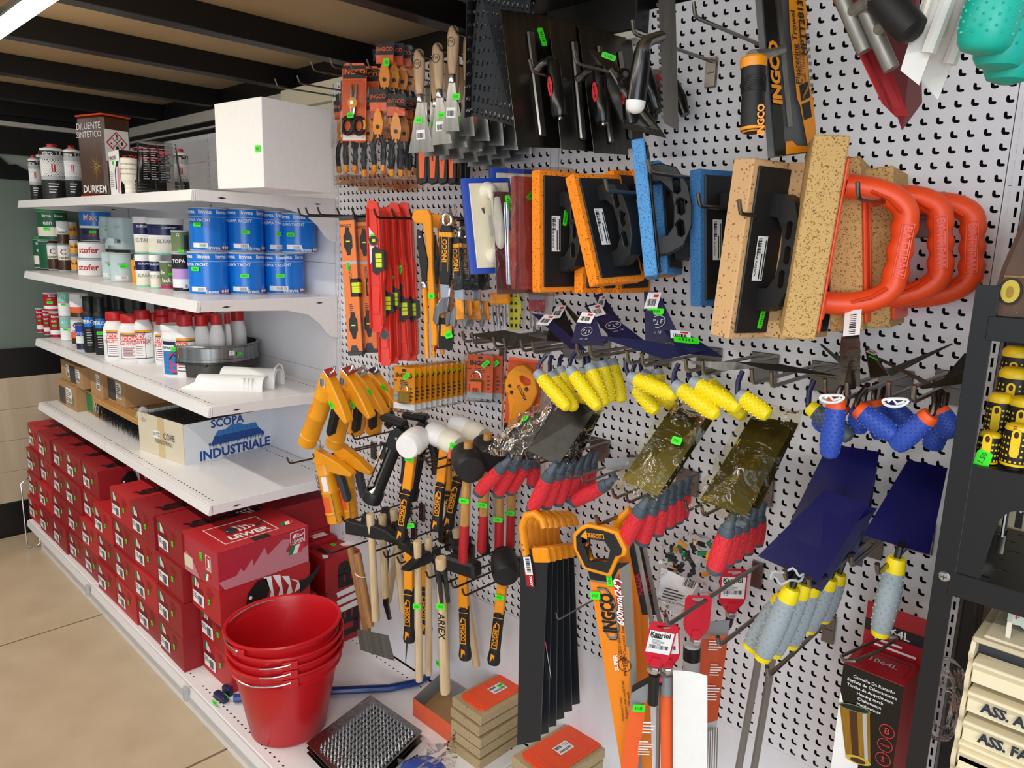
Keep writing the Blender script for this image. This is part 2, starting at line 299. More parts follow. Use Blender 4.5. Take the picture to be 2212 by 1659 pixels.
def perforated():
    out, h = cell(); tri = tessellate_polygon([[V((*p, 0)) for p in out], [V((*p, 0)) for p in h]]); fl_ = out+h
    tri = [t if (fl_[t[1]][0]-fl_[t[0]][0])*(fl_[t[2]][1]-fl_[t[0]][1])-(fl_[t[2]][0]-fl_[t[0]][0])*(fl_[t[1]][1]-fl_[t[0]][1]) > 0 else t[::-1] for t in tri]
    b = B()
    for r in range(16):
        for c in range(1, 40): b.add([(c*.025+p[0], 0, r*.025+.0125+p[1]) for p in fl_], tri, 'panel')
    b.box(.004, .0125, 0, .012, .0005, .3995, 'panel').box(.9875, .996, 0, .012, .0005, .3995, 'panel').box(.004, .996, .0005, .012, .0004, .0012, 'panel').box(.004, .996, .0005, .012, .3988, .3996, 'panel').box(.006, .994, .011, .013, .001, .399, 'hole')
    return b.mesh('perforated_panel')
pm = perforated()
pw = thing('tool_wall', 'white pegboard display bays with slotted uprights covered in hanging tools', 'display wall', T3(0, 0, 0))
for k in range(2):
    for r in range(4): part(pw, 'perforated_panel', pm, T3(k, 0, .575+.4*r-(.003 if k == 0 else 0)))
    part(pw, 'plain_panel', B().cbox(.004, .996, 0, .012, .183, .5745, .0015, 'panel'), T3(k))
for x in (0, 1, 2): part(pw, 'upright', upright(x, 2.17), T3(x, -.001))
def deck(x0, x1):
    b = B().cbox(x0+.001, x1-.001, -.592, -.001, .15, .18, .003, 'shelfw'); return b
def dots(x0, x1, y, z, step=.025, n=(('hole'),)):
    b = B(); x = x0+.03
    while x < x1-.02: b.box(x-.0032, x+.0032, y-.0025, y+.0025, z-.002, z+.0004, 'hole'); x += step
    return b
sh = thing('shelving_unit', 'white metal shelving bays with plain back panels behind the paint tins', 'shelves', T3(-2, 0, 0))
def sp(name, b, M=None, par=None, **k): return part(par or sh, name, b, (M or MX()) if par else (T3(2, 0, 0) @ (M or MX())), **k)
for k in range(2):
    x = -2+k
    for z0, z1 in ((.183, .3675), (.3685, .7675), (.7685, 1.1675), (1.1685, 1.5675), (1.5685, 1.9675), (1.9685, 2.083)): sp('back_panel', B().cbox(x+.004, x+.996, 0, .012, z0, z1, .0015, 'panel'))
for x in (-2, -1): sp('upright', upright(x, 2.08), T3(x, -.001))
SHELF = {1: (1.790, .495), 2: (1.453, .497), 3: (1.115, .477), 4: (.787, .492)}
LVN = {1: 'top', 2: 'second', 3: 'third', 4: 'fourth and lowest'}
for lv, (z, d) in SHELF.items():
    for k in range(2):
        x = -2+k; b = B().cbox(x+.002, x+.998, -d, -.004, z-.004, z, .001, 'shelfw').cbox(x+.002, x+.998, -d, -d+.003, z-.034, z-.002, .001, 'shelfw').box(x+.002, x+.998, -d+.003, -d+.016, z-.034, z-.031, 'shelfw')
        s_ = thing('shelf_board', 'white metal %s shelf board, %s bay' % (LVN[lv], ('far left', 'nearer right')[k]), 'shelf', MX(), 'white shelf boards')
        part(s_, 'board', b)
        if lv > 2: part(s_, 'slot_row', dots(x, x+1, -d+.022, z))['kind'] = 'stuff'
        part(s_, 'slot_row', dots(x, x+1, -.05, z))['kind'] = 'stuff'
        part(s_, 'price_rail', B().prism([(-d-.012, z-.034), (-d-.001, z-.036), (-d-.001, z-.003), (-d-.005, z-.001)], x+.003, x+.997, 'shelfw', ax='x'))
        big = [(-d+.004, z-.002), (-d+.004, z-.033), (-.36, z-.036), (-.2, z-.042), (-.12, z-.060), (-.075, z-.095), (-.05, z-.128), (-.03, z-.143), (-.004, z-.148), (-.004, z-.002)]
        small = [(-d+.004, z-.002), (-d+.004, z-.033), (-.2, z-.036), (-.004, z-.042), (-.004, z-.002)]
        for xx in ((x+.001, x+.003), (x+.997, x+.999)): part(s_, 'bracket', B().prism(big if lv < 3 else small, xx[0], xx[1], 'shelfw', ax='x').prism([(-d+.07, z-.021), (-d+.085, z-.018), (-d+.10, z-.021), (-d+.085, z-.024)], xx[1], xx[1]+.0004, 'black', ax='x').prism([(-.09, z-.021), (-.075, z-.018), (-.06, z-.021), (-.075, z-.024)], xx[1], xx[1]+.0004, 'black', ax='x'))
for x in (-2, -1, 0, 1):
    d_ = thing('base_deck', 'white base deck with kick plate, %s bay from the far left' % ORD[x+2], 'shelf', MX(), 'white base decks')
    part(d_, 'deck', deck(x, x+1)); e = part(d_, 'slot_row', dots(x, x+1, -.565, .18)); e['kind'] = 'stuff'; e = part(d_, 'slot_row', dots(x, x+1, -.045, .18)); e['kind'] = 'stuff'
    part(d_, 'kick_plate', B().cbox(x+.002, x+.998, -.548, -.543, 0.0, .149, .001, 'shelfw'))
    part(d_, 'deck_rail', B().prism([(-.604, .150), (-.593, .147), (-.593, .176), (-.598, .178)], x+.003, x+.997, 'shelfw', ax='x'))
    if x in (-1, 0): part(d_, 'rail_clip', B().cbox(x-.012, x+.012, -.618, -.605, .135, .182, .002, 'ltgrey'))
br = B(); br.tube([(-2.05, -.60, .02), (-2.05, -.60, .36), (-2.05, -.57, .385), (-2.05, -.54, .36), (-2.05, -.54, .02), (-2.05, -.57, .0), (-2.05, -.60, .02)], .004, 'chrome', 8)
tag(part(None, 'wire_bracket', br), 'bent chrome wire loop standing at the far end of the shoe boxes', 'bracket')
# ================================================ goods on the shelves
def foot(xl, xr, yb, z, yt=None, d=None):                          # round thing standing on level z: centre, radius, height
    xm = (xl+xr)/2; p = Z(xm, yb, z) if d is None else Y(xm, yb, d)
    if d is not None: p = V((p.x, p.y, z))
    h_ = V((p.x-CP.x, p.y-CP.y, 0)); r = (xr-xl)/2*(p-CP).dot(FW)/FPX
    zt = None
    if yt is not None: v = ray(xm, yt); zt = CP.z + v.z*h_.length/math.hypot(v.x, v.y) - z
    c = V((p.x, p.y, z)) + h_.normalized()*r; c.y = min(c.y, -r-.016); return c, r, zt
def yaw_to_cam(c, off=0): return math.degrees(math.atan2(CP.x-c.x, -(CP.y-c.y)))+off   # turns local -y towards the camera
def can(label, box, z, bands, texts=(), lid=None, name='paint_tin', cat='tin', group=None, d=None, off=0, tagp=None, body='ltgrey', rim=True, sy=1, code=None, n=28):
    xl, xr, yt, yb = box; c, r, h = foot(xl, xr, yb, z, yt, d)
    t = thing(name, label, cat, T3(*c) @ RZ(yaw_to_cam(c, off)), group)
    pr = []; ms = []
    if rim: pr += [(r*.97, 0), (r*1.0, .002), (r*1.0, .004)]; ms += [body]*3
    zs = .005 if rim else 0; ze = h-.006 if rim else h
    if not rim: pr += [(r*.96, 0)]; ms += [bands[0][1]]
    lo = zs
    for fr, m in bands: pr += [(r*.985, lo), (r*.985, zs+(ze-zs)*fr)]; ms += [m, m]; lo = zs+(ze-zs)*fr
    if rim: pr += [(r*1.0, ze+.001), (r*1.0, h-.001), (r*.96, h)]; ms += [body]*3
    b = B().lathe(pr, n, ms[1:] if len(ms) >= len(pr) else ms, None, sy)
    if rim: b.lathe([(r*.94, h-.004), (r*.93, h-.0035), (.0, h-.0035)], n, body, None, sy)
    F = T3(0, -r*sy*.985, 0) @ FRONT
    part(t, 'body', b)
    if code: # flat printed panel wrapped on the body
        p = B(); x0, z0, w, hh, m = code; a0 = -PI/2 + x0/r; a1 = a0 + w/r
        p.lathe([(r*.99, z0), (r*.99, z0+hh)], 6, m, None, sy, False, a0, a1)
        for i in range(7): k0 = a0+(a1-a0)*(.5+.06*i); p.lathe([(r*.994, z0+hh*.15), (r*.994, z0+hh*.8)], 1, 'black', None, sy, False, k0, k0+.02)
        part(t, 'label', p)
    for s, zf, size, m, ang in texts: text(t, s, RZ(ang) @ F @ T3(0, h*zf, 0), size*h, m, .02, 0, 1, r*sy)
    if lid: part(t, 'lid', B().lathe([(r*1.02, h-.004), (r*1.03, h), (r*1.03, h+lid[1]-.003), (r*1.0, h+lid[1]), (0, h+lid[1])], n, lid[0], None, sy))
    if tagp: price(t, RZ(tagp[0]) @ F @ T3(0, h*tagp[1], .002), min(.03, r*.7), min(.014, r*.32))
    t['h'] = h; t['zt'] = z+h+(lid[1] if lid else 0); return t
S1, S2, S3, S4, DK = 1.790, 1.453, 1.115, .787, .18
# --- top shelf
def bottle(label, box, z, d=None, off=0, group='black and white solvent bottles'):
    xl, xr, yt, yb = box; c, r, h = foot(xl, xr, yb, z, yt, d); h = min(h, .25)
    t = thing('solvent_bottle', label, 'bottle', T3(*c) @ RZ(yaw_to_cam(c, off)), group)
    part(t, 'body', B().lathe([(r*.95, 0), (r, .003), (r, h*.36), (r, h*.42), (r, h*.72), (r, h*.8), (r, h*.88), (r*.96, h*.92), (r*.5, h*.95), (r*.36, h*.955)], 24, ['black', 'black', 'ltgrey', 'paper', 'ltgrey', 'black', 'paper', 'paper', 'paper', 'paper']))
    part(t, 'cap', B().lathe([(r*.4, h*.94), (r*.4, h*1.0), (r*.36, h*1.01), (0, h*1.01)], 16, 'red'))
    F = T3(0, -r, 0) @ FRONT
    b = B()
    for i in range(9):
        for j in range(5):
            a = -PI/2+(i-4)*.22+(j % 2)*.11; s_ = .045*(1-j*.16); b.lathe([(r*1.004, h*(.43+.03*j)-s_*r), (r*1.004, h*(.43+.03*j)+s_*r)], 1, 'black', None, 1, False, a-s_, a+s_)
            b.lathe([(r*1.004, h*(.71-.03*j)-s_*r), (r*1.004, h*(.71-.03*j)+s_*r)], 1, 'black', None, 1, False, a-s_, a+s_)
    for k in range(4): b.lathe([(r*1.004, h*(.28-.05*k)), (r*1.004, h*(.295-.05*k))], 5, 'paper', None, 1, False, -PI/2-.5, -PI/2+.35-.1*k)
    for sx in (-1, 1): b.lathe([(r*1.006, h*.5), (r*1.006, h*.64)], 1, 'red', None, 1, False, -PI/2+.1*sx-.06, -PI/2+.1*sx+.06)
    part(t, 'print', b); text(t, 'nitro T.E.', F @ T3(0, h*.83, 0), h*.09, 'paper', .02, 0, 1, r)
    return t
bl = [((69, 92, 336, 428), .43, 'black and white solvent bottle with red cap at far left end of top shelf'), ((84, 112, 318, 427), .36, 'solvent bottle in the second rank behind the leftmost one, left of the brown tin'),
      ((97, 145, 311, 425), .44, 'foremost tall solvent bottle with red cap on top shelf, halftone black and white'), ((146, 178, 315, 422), .42, 'solvent bottle between the foremost bottle and the brown tin'), ((172, 200, 320, 418), .33, 'solvent bottle half hidden behind the left edge of the brown tin'),
      ((284, 312, 320, 412), .18, 'solvent bottle mostly hidden behind the clear stacked cups'), ((380, 409, 322, 412), .2, 'solvent bottle showing to the right of the clear stacked cups')]
for bx, d, l in bl: bottle(l, bx, S1, d)
def boxthing(name, label, cat, p0, w, dp, h, rz, mats, group=None, bev=.0008):   # p0 front-right-bottom corner; w along -x, dp along +y
    t = thing(name, label, cat, T3(*p0) @ RZ(rz), group); b = B().cbox(-w, 0, 0, dp, 0, h, bev, mats); part(t, 'body', b); return t
def P1(x, d): p = Y(x, 420, d); return V((p.x, -d, S1+.0005))
t = thing('thinner_can', 'tall brown metal thinner can with hazard label and bag over it, top shelf', 'can', T3(*P1(231, .43)) @ RZ(14))
part(t, 'body', B().cbox(-.175, 0, 0, .12, 0, .315, .012, 'brown'), bev=0); part(t, 'rim', B().cbox(-.177, .002, -.002, .122, .312, .318, .002, 'orangered').cbox(-.177, .002, -.002, .122, .0, .006, .002, 'orangered'))
part(t, 'label', B().rect(SIDE, .006, .14, .1, .12, 'paper', .0015).poly(SIDE @ T3(.056, .205, 0), [(0, .05), (.045, .005), (0, -.04), (-.045, .005)], 'flag', .002).poly(SIDE @ T3(.056, .205, 0), [(0, .044), (.0, .009), (-.019, .025)][:3] and [(0, .044), (.018, .026), (0, .009), (-.018, .026)], 'paper', .0025).poly(SIDE @ T3(.056, .21, 0), [(.02, .018), (.038, 0), (.02, -.018), (.002, 0)], 'paper', .0025).poly(SIDE @ T3(.056, .21, 0), [(-.02, .018), (-.002, 0), (-.02, -.018), (-.038, 0)], 'paper', .0025).poly(SIDE @ T3(.056, .21, 0), [(0, -.003), (.018, -.022), (0, -.04), (-.018, -.022)], 'paper', .0025)
     .poly(SIDE @ T3(.056, .21, 0), [(.02, .010), (.026, 0), (.02, -.008), (.013, 0)], 'black', .003).poly(SIDE @ T3(.056, .21, 0), [(-.028, .003), (-.016, -.006), (-.026, -.006)], 'black', .003).poly(SIDE @ T3(.056, .21, 0), circ(.007, 8, 0, -.018), 'black', .003))
text(t, '!', SIDE @ T3(.056, .232, .003), .03, 'black', .03)
text(t, 'DILUENTE', FRONT @ T3(-.09, .272, 0), .036, 'paper', 0); text(t, 'SINTETICO', FRONT @ T3(-.09, .24, 0), .034, 'paper', 0); text(t, 'DURKEM', FRONT @ T3(-.075, .03, 0), .04, 'paper', .01)
q = random.Random(3); b = B()
for i in range(26): a = q.uniform(0, 6.28); l = q.uniform(.02, .07); b.poly(FRONT @ T3(-.05, .12, .001) @ RZ(math.degrees(a)), [(.006, -.0006), (l, 0), (.006, .0006)], 'gold')
part(t, 'spark_print', b)
t = thing('sprayer_box', 'small black and white sprayer carton with pink bottle picture, in front of brown can', 'box', T3(*P1(262, .475)) @ RZ(-4))
part(t, 'body', B().cbox(-.135, 0, 0, .16, 0, .158, .001, ['paper']*6+['paper']*20 if 0 else 'paper').box(.0004, .0012, .001, .159, .001, .157, 'blackg'))
part(t, 'print', B().poly(FRONT, [(-.035, .01), (-.03, .09), (-.012, .105), (-.002, .09), (-.006, .02), (-.02, .004)], 'pink', .001).poly(FRONT, [(-.062, .02), (-.058, .085), (-.03, .12), (-.005, .118), (-.012, .1), (-.035, .1), (-.048, .08), (-.05, .02)], 'black', .0012).rect(SIDE, .012, .118, .014, .022, 'redlid', .002).lines(FRONT, -.125, .03, .05, .06, 8, 'grey'))
text(t, 'TYPHOON', FRONT @ T3(-.083, .132, 0), .02, 'black'); text(t, 'TYPHOON', SIDE @ T3(.09, .132, .0015), .025, 'flag'); price(t, FRONT @ T3(-.075, .115, .001), .018, .014)
c, r, h = foot(265, 301, 410, S1, 358, .47)
t = thing('nozzle_stack', 'stack of cream plastic nozzles beside the sprayer carton', 'nozzles', T3(*c))
for k in range(4): part(t, 'nozzle', B().lathe([(r*.62, 0), (r*.66, .004), (r*.66, .012), (r*.62, .016), (r*.6, .03), (r*.92, .044), (r, .05), (r, .072), (r*.9, .074), (r*.86, .05), (r*.5, .04)], 20, 'creamw', None, 1, False), T3(0, 0, .017*k+.0005))
c, r, h = foot(298, 392, 408, S1, 307, .43)
t = thing('measuring_cup_stack', 'upside-down stack of clear printed measuring cups on the top shelf', 'cups', T3(*c) @ RZ(yaw_to_cam(c)))
for k in range(4): part(t, 'cup', B().lathe([(r, 0), (r*1.03, .002), (r*1.02, .01), (r*.97, .012), (r*.82, h*.95-.03), (r*.80, h*.95-.025), (0, h*.95-.025)], 28, 'cupclear'), T3(0, 0, .012*k+.0005))
b = B()
for k in range(3):
    for i in range(14):
        z0 = h*(.28+.045*i); rr = r*(.995-.175*z0/h*.98); a = -PI/2-.75+.42*k; b.lathe([(rr, z0), (rr, z0+.0022)], 3, 'grey', None, 1, False, a, a+.22+.1*(i % 3 == 0))
part(t, 'scale_print', b)
for k in (0, 1): text(t, 'WÜRTH', T3(.012+.018*k-.004, -r*.9, h*.5) @ RX(10) @ FRONT @ RZ(-90), .026, 'black', .03)
part(t, 'emblem', B().rect(T3(.012, -r*.86, h*.72) @ RX(10) @ FRONT, 0, 0, .008, .02, 'red', .003).rect(T3(.012, -r*.86, h*.72) @ RX(10) @ FRONT, .011, 0, .008, .02, 'red', .003))
t = thing('white_box', 'large plain white carton alone at the right end of top shelf', 'box', T3(*P1(571, .43)) @ RZ(6))
part(t, 'body', B().cbox(-.235, 0, 0, .235, 0, .238, .0015, 'paper')); part(t, 'lid_flap', B().box(-.235, .001, 0, .2345, .2375, .2400, 'paper').box(.0002, .0012, .001, .234, .21, .2395, 'paper')); price(t, FRONT @ T3(-.022, .105, .001), .026, .018)
# --- second shelf: paint tins
TE = 'teal linvea'
def grn(l, bx, z, m1, m2, **k): return can(l, bx, z, [(.1, m1), (.42, 'creamw'), (1, m1)], [('linvea', .84, .12, 'paper', -8), ('een', .62, .2, 'paper', -5), ('ood', .46, .16, m2, -5)], name='paint_tin', group='green and teal varnish tins', **k)
a = grn('teal and cream varnish tin standing at far left end of second shelf', (60, 93, 494, 576), S2, 'teal', 'teal', lid=('dgreen', .012))
can('tall dark green varnish tin stacked highest at the left end of second shelf', (88, 146, 456, 520), 1.60, [(.12, 'dgreen'), (.45, 'creamw'), (1, 'dgreen')], [('linvea', .84, .13, 'paper', -22), ('linvea', .84, .13, 'paper', 25), ('een', .6, .2, 'paper', -20)], lid=('itgreen', .018), group='green and teal varnish tins', d=.33, tagp=(-25, .4))
can('tin under the tall green varnish tin, mostly hidden by white boxes', (90, 144, 520, 575), S2, [(1, 'dgreen')], group='green and teal varnish tins', d=.33)
grn('small dark green varnish tin with bright tag beside the teal tin', (78, 109, 516, 579), S2, 'dgreen', 'dgreen', lid=('itgreen', .012), tagp=(0, .62))
def casa(l, bx, z, m2, name='wood_stain_tin', tx='C', off=0, d=None):
    return can(l, bx, z, [(.42, m2), (.62, 'creamw'), (1, 'paper')], [(tx, .72, .3, 'redlid', -10), ('CASATI', .5, .12, 'black', -5)], name=name, group='white wood stain tins', off=off, d=d)
zc = []
for i, (bx, m2) in enumerate((((107, 131, 528, 583), 'brown'), ((130, 154, 529, 586), 'brown'))):
    u = casa('white and brown wood stain tin, lower layer, %s of two beside green tins' % ('left' if i == 0 else 'right'), bx, S2, m2); zc.append(u['zt'])
for i, bx in enumerate(((102, 127, 476, 527), (126, 150, 477, 528))): casa('white and brown wood stain tin stacked on another, upper layer, %s one' % ('left' if i == 0 else 'right'), bx, zc[i]+.0005, 'brown', tx='')
zz = S2
for i, (yt, yb) in enumerate(((554, 590), (519, 553), (480, 517))):
    u = can('small amber glue bottle with yellow label, %s of the stack of three' % ('bottom', 'middle', 'top')[i], (150+3*(2-i), 167+3*(2-i), yt, yb), zz, [(.2, 'clear' if 0 else 'grey'), (.8, 'yelcan'), (1, 'ltgrey')], [('holit', .6, .28, 'navy', 0)], name='glue_bottle', cat='bottle', rim=False, group='amber glue bottles', n=16); zz = u['zt']+.0005
zz = S2
for i, (yt, yb) in enumerate(((560, 597), (523, 559))):
    u = can('flat white tin with red lettering, %s one of two stacked' % ('lower', 'upper')[i], (173, 227, yt, yb), zz, [(1, 'paper')], [('stofer', .5, .5, 'red', -12)], name='putty_tin', group='flat white putty tins', off=-6, code=None); zz = u['zt']+.0005
can('blue and white filler tin with paper strip standing on flat white tins', (178, 241, 455, 521), zz, [(.42, 'navyf'), (.5, 'paper'), (1, 'bluecan')], [('Max', .76, .26, 'paper', -20), ('Max', .74, .27, 'flag', -20), ('Stuc', .2, .14, 'orangered', -15)], name='filler_tin', tagp=(-12, .3), code=(.012, .01, .022, .085, 'ivory'))
zz = []
for i, bx in enumerate(((224, 252, 545, 604), (242, 290, 547, 610))):
    u = can('pale aqua tin, lower layer, %s of the two' % ('left', 'right')[i], bx, S2, [(1, 'paleaq')], [('CLINK', .62, .1, 'grey', 0)], name='paint_tin', group='pale aqua tins', code=(-.03, .012, .05, .016, 'paper'), tagp=(8, .55)); zz.append(u['zt']+.0005)
for i, bx in enumerate(((220, 250, 468, 538), (237, 297, 470, 540))):
    can('pale aqua tin, upper layer, %s of the two' % ('left', 'right')[i], bx, zz[1], [(1, 'paleaq')], [('SEAL', .7, .1, 'ltgrey', -20)], name='paint_tin', group='pale aqua tins', code=(-.04, .03, .03, .02, 'grey'), tagp=(0, .6) if i == 0 else None)
can('narrow yellow and black tin with tag between aqua tins and white tubs', (287, 302, 549, 611), S2, [(.8, 'yelcan'), (1, 'black')], [('R', .5, .2, 'black', 0)], name='glue_bottle', cat='bottle', tagp=(0, .85), n=16, rim=False)
def tub(l, bx, z, lidm='paper', **k): return can(l, bx, z, [(.06, 'mint'), (.52, 'creamw'), (.62, 'paper'), (.97, 'navy'), (1, 'paper')], [('DUROPLAST', .86, .09, 'paper', 12), ('ELTAN', .42, .16, 'grey', -4)], name='plaster_tub', cat='tub', rim=False, lid=(lidm, .02), group='white and navy plaster tubs', **k)
zz = []
for i, bx in enumerate(((297, 331, 562, 620), (327, 352, 563, 624))): zz.append(tub('white and navy plaster tub, lower layer, %s of two' % ('left', 'right')[i], bx, S2)['zt']+.0005)
for i, bx in enumerate(((293, 330, 480, 548), (324, 397, 483, 550))): tub('white and navy plaster tub, upper layer, %s of two' % ('left', 'right')[i], bx, zz[0], tagp=None)
b = can('olive and red wax tin in lower layer left of the black tin', (349, 378, 564, 626), S2, [(.12, 'magenta'), (1, 'olive')], [('G', .85, .14, 'paper', 25), ('lack', .33, .2, 'paper', -10), ('de', .6, .18, 'paper', -40)], name='wax_tin', tagp=(25, .55))
b = can('tall black tin with lilac label next to the first blue tin', (376, 416, 546, 631), S2, [(.08, 'black'), (.32, 'paper'), (.6, 'purple'), (1, 'blackr')], [('TOPA', .78, .13, 'paper', -20)], name='wax_tin', code=(.0, .012, .018, .018, 'paper'))
k_ = b; b = can('small olive tin lying on the tall black tin', (384, 418, 498, 543), b['zt']+.0005, [(1, 'olive')], [('G', .78, .2, 'paper', -15)], name='wax_tin', code=(.012, .01, .02, .05, 'dkgrey'), tagp=(0, .06))
b.location.x, b.location.y = k_.location.x+.004, k_.location.y-.002
zz = []
LV = [('linvea', .89, .13, 'paper', -48), ('linvea', .89, .13, 'paper', 4), ('linvea', .89, .13, 'paper', 56), ('RUWA YACHT', .70, .095, 'paper', -22), ('linvea', .08, .13, 'paper', 26)]
BL = [('lower', (411, 496, 544, 638)), ('lower', (494, 573, 545, 637)), ('lower', (570, 641, 547, 635)), ('lower', (642, 713, 546, 633)), ('upper', (413, 493, 447, 543)), ('upper', (492, 571, 449, 544)), ('upper', (568, 638, 455, 546)), ('upper', (641, 713, 461, 547))]
hm = None
for i, (ly, bx) in enumerate(BL):
    k = i % 4; z = S2 if i < 4 else zz[k]
    t = can('bright blue yacht paint tin, %s row, %s from the left' % (ly, ORD[k]), bx, z, [(.8, 'bluecan'), (.805, 'paper'), (1, 'bluecan')], LV, group='blue yacht paint tins', off=(-18, -4, 6, -6)[k]+(0 if i < 4 else 5), code=(-.045, .012, .055, .016, 'paper'), tagp=((-20, 0, -4, -26)[k], (.6, .45, .45, .45)[k]))
    b = B(); r = t.children[0].dimensions.x/2; F = T3(0, -r, 0) @ FRONT
    for j in range(3): part(t, 'hazard_mark', B().poly(RZ(56+10*j) @ F @ T3(0, t['h']*.09, 0), [(0, .008), (.008, 0), (0, -.008), (-.008, 0)], 'flag', .001).poly(RZ(56+10*j) @ F @ T3(0, t['h']*.09, 0), [(0, .006), (.006, 0), (0, -.006), (-.006, 0)], 'paper', .0014))
    if i < 4: zz.append(t['zt']+.0005)
# --- third shelf
def redc(l, bx, z, **k): return can(l, bx, z, [(.12, 'redbox'), (.3, 'paper'), (1, 'redbox')], [('linvea', .84, .14, 'paper', 0), ('LUX', .66, .1, 'paper', -20)], group='red enamel tins', tagp=(-15, .5), **k)
for i, bx in enumerate(((82, 99, 666, 719), (97, 114, 671, 724), (112, 136, 675, 731))): u = redc('small red enamel tin, front row at left end of third shelf, %s of three' % ORD[i], bx, S3)
redc('small red enamel tin stacked above the three front ones', (98, 131, 633, 674), u['zt'], d=.40)
can('red enamel tin supporting the stacked one behind the front row', (99, 131, 675, 728), S3, [(1, 'redbox')], group='red enamel tins', d=.375)
WT = lambda z_: can('wide red tin at the back of the third shelf, only its rim showing', (142, 197, 612, 645), z_, [(1, 'redlid')], [('linvea', .5, .3, 'paper', -25), ('linvea', .5, .3, 'paper', 15)], d=.16)
u = can('grey tin carrying the wide red tin at the back of the third shelf', (142, 197, 646, 700), S3, [(1, 'grey')], d=.16); WT(u['zt']+.0005)
def mint(l, bx, z, **k): return can(l, bx, z, [(.55, 'paper'), (.6, 'pink'), (1, 'mint')], [('ATI', .8, .16, 'paper', -20)], group='mint and white tins', tagp=(-12, .5), **k)
u = mint('mint and white tin in the lower layer on third shelf', (134, 161, 686, 737), S3); mint('mint and white tin stacked on the lower mint tin', (129, 156, 631, 684), u['zt']+.0005)
u = can('white and orange wood stain tin in the lower layer on third shelf', (158, 188, 690, 745), S3, [(.25, 'brown'), (.5, 'orangep'), (1, 'paper')], [('C', .75, .28, 'redlid', -25), ('CASATI', .55, .1, 'black', -20)], group='white wood stain tins')
can('white and orange wood stain tin stacked on the lower one', (155, 192, 633, 688), u['zt']+.0005, [(.2, 'brown'), (.45, 'orangep'), (1, 'paper')], [('C', .85, .14, 'redlid', 15)], group='white wood stain tins')
can('small blue and white bottle with red cap before the black bottles', (168, 191, 700, 757), S3, [(.25, 'navyf'), (.55, 'paper'), (1, 'blue')], [('ATORE', .62, .14, 'paper', -10)], lid=('dkgrey', .004), name='thinner_bottle', cat='bottle')
def blackbottle(l, bx, z, d=None):
    xl, xr, yt, yb = bx; c, r, h = foot(xl, xr, yb, z, yt, d); t = thing('drain_cleaner_bottle', l, 'bottle', T3(*c) @ RZ(yaw_to_cam(c, -4)), 'black drain cleaner bottles')
    part(t, 'body', B().lathe([(r*.94, 0), (r, .004), (r, h*.66), (r*.97, h*.7), (r*.78, h*.735), (r*.74, h*.75)], 22, 'blackr')); part(t, 'cap', B().lathe([(r*.8, h*.745), (r*.8, h*.99), (r*.76, h), (0, h)], 20, 'black'))
    if d is None:
        b = B(); b.lathe([(r*1.005, h*.47), (r*1.005, h*.64)], 8, 'bluecan', None, 1, False, -PI/2-.75, -PI/2+.75); 
        for k in range(7): b.lathe([(r*1.005, h*(.4-.045*k)), (r*1.005, h*(.415-.045*k))], 4, 'ltgrey', None, 1, False, -PI/2-.5, -PI/2+.1+.07*(k % 3))
        part(t, 'label', b); text(t, 'ZEROX', T3(0, -r, h*.555) @ FRONT, h*.085, 'paper', .02, 0, 1, r)
    return t
blackbottle('black drain cleaner bottle with blue oval label, left of the front pair', (185, 213, 641, 762), S3); price(blackbottle('black drain cleaner bottle with blue oval label, right of the front pair', (209, 236, 643, 767), S3), T3(0, -.045, .1) @ FRONT, .03, .014)
for i, (bx, d) in enumerate((((249, 278, 638, 745), .3), ((289, 323, 640, 745), .27), ((336, 369, 648, 740), .2), ((226, 250, 638, 748), .25))): blackbottle('black drain cleaner bottle behind the soda bottles, %s black cap from the left' % ORD[i if i < 3 else 3] if i < 3 else 'black drain cleaner bottle standing behind the front pair', bx, S3, d)
def soda(l, bx, z, d=None, off=0):
    xl, xr, yt, yb = bx; c, r, h = foot(xl, xr, yb, z, yt, d); t = thing('soda_bottle', l, 'bottle', T3(*c) @ RZ(yaw_to_cam(c, off)), 'white soda bottles with red caps')
    part(t, 'body', B().lathe([(r*.93, 0), (r, .006), (r, h*.6), (r*.94, h*.68), (r*.78, h*.77), (r*.66, h*.81), (r*.64, h*.83)], 26, 'paper')); part(t, 'cap', B().lathe([(r*.72, h*.83), (r*.74, h*.85), (r*.72, h*.98), (r*.68, h), (0, h)], 26, 'red'))
    if d is None or d > .3:
        b = B(); A = -PI/2; b.lathe([(r*1.004, h*.1), (r*1.004, h*.64)], 12, 'navyf', None, 1, False, A-1.05, A+1.05).lathe([(r*1.008, h*.115), (r*1.008, h*.585)], 7, 'paper', None, 1, False, A-1.0, A+.12).lathe([(r*1.008, h*.115), (r*1.008, h*.585)], 5, 'paper', None, 1, False, A+.17, A+1.0).lathe([(r*1.008, h*.6), (r*1.008, h*.64)], 12, 'yelcan', None, 1, False, A-1.05, A+1.05).lathe([(r*1.012, h*.46), (r*1.012, h*.58)], 6, 'salmon', None, 1, False, A-.98, A+.1)
        for k in range(5): b.lathe([(r*1.012, h*(.32-.04*k)), (r*1.012, h*(.335-.04*k))], 4, ('red', 'navyf')[k % 2], None, 1, False, A-.9, A-.1-.1*(k % 2))
        for k in range(6): b.lathe([(r*1.012, h*(.52-.03*k)), (r*1.012, h*(.53-.03*k))], 3, 'grey', None, 1, False, A+.25, A+.75)
        part(t, 'label', b); text(t, 'SODA', RZ(-25) @ T3(0, -r, h*.515) @ FRONT, h*.12, 'paper', .02, 0, 1, r); text(t, 'CAUSTICA', RZ(-25) @ T3(0, -r, h*.41) @ FRONT, h*.085, 'flag', .02, 0, 1, r)
    return t
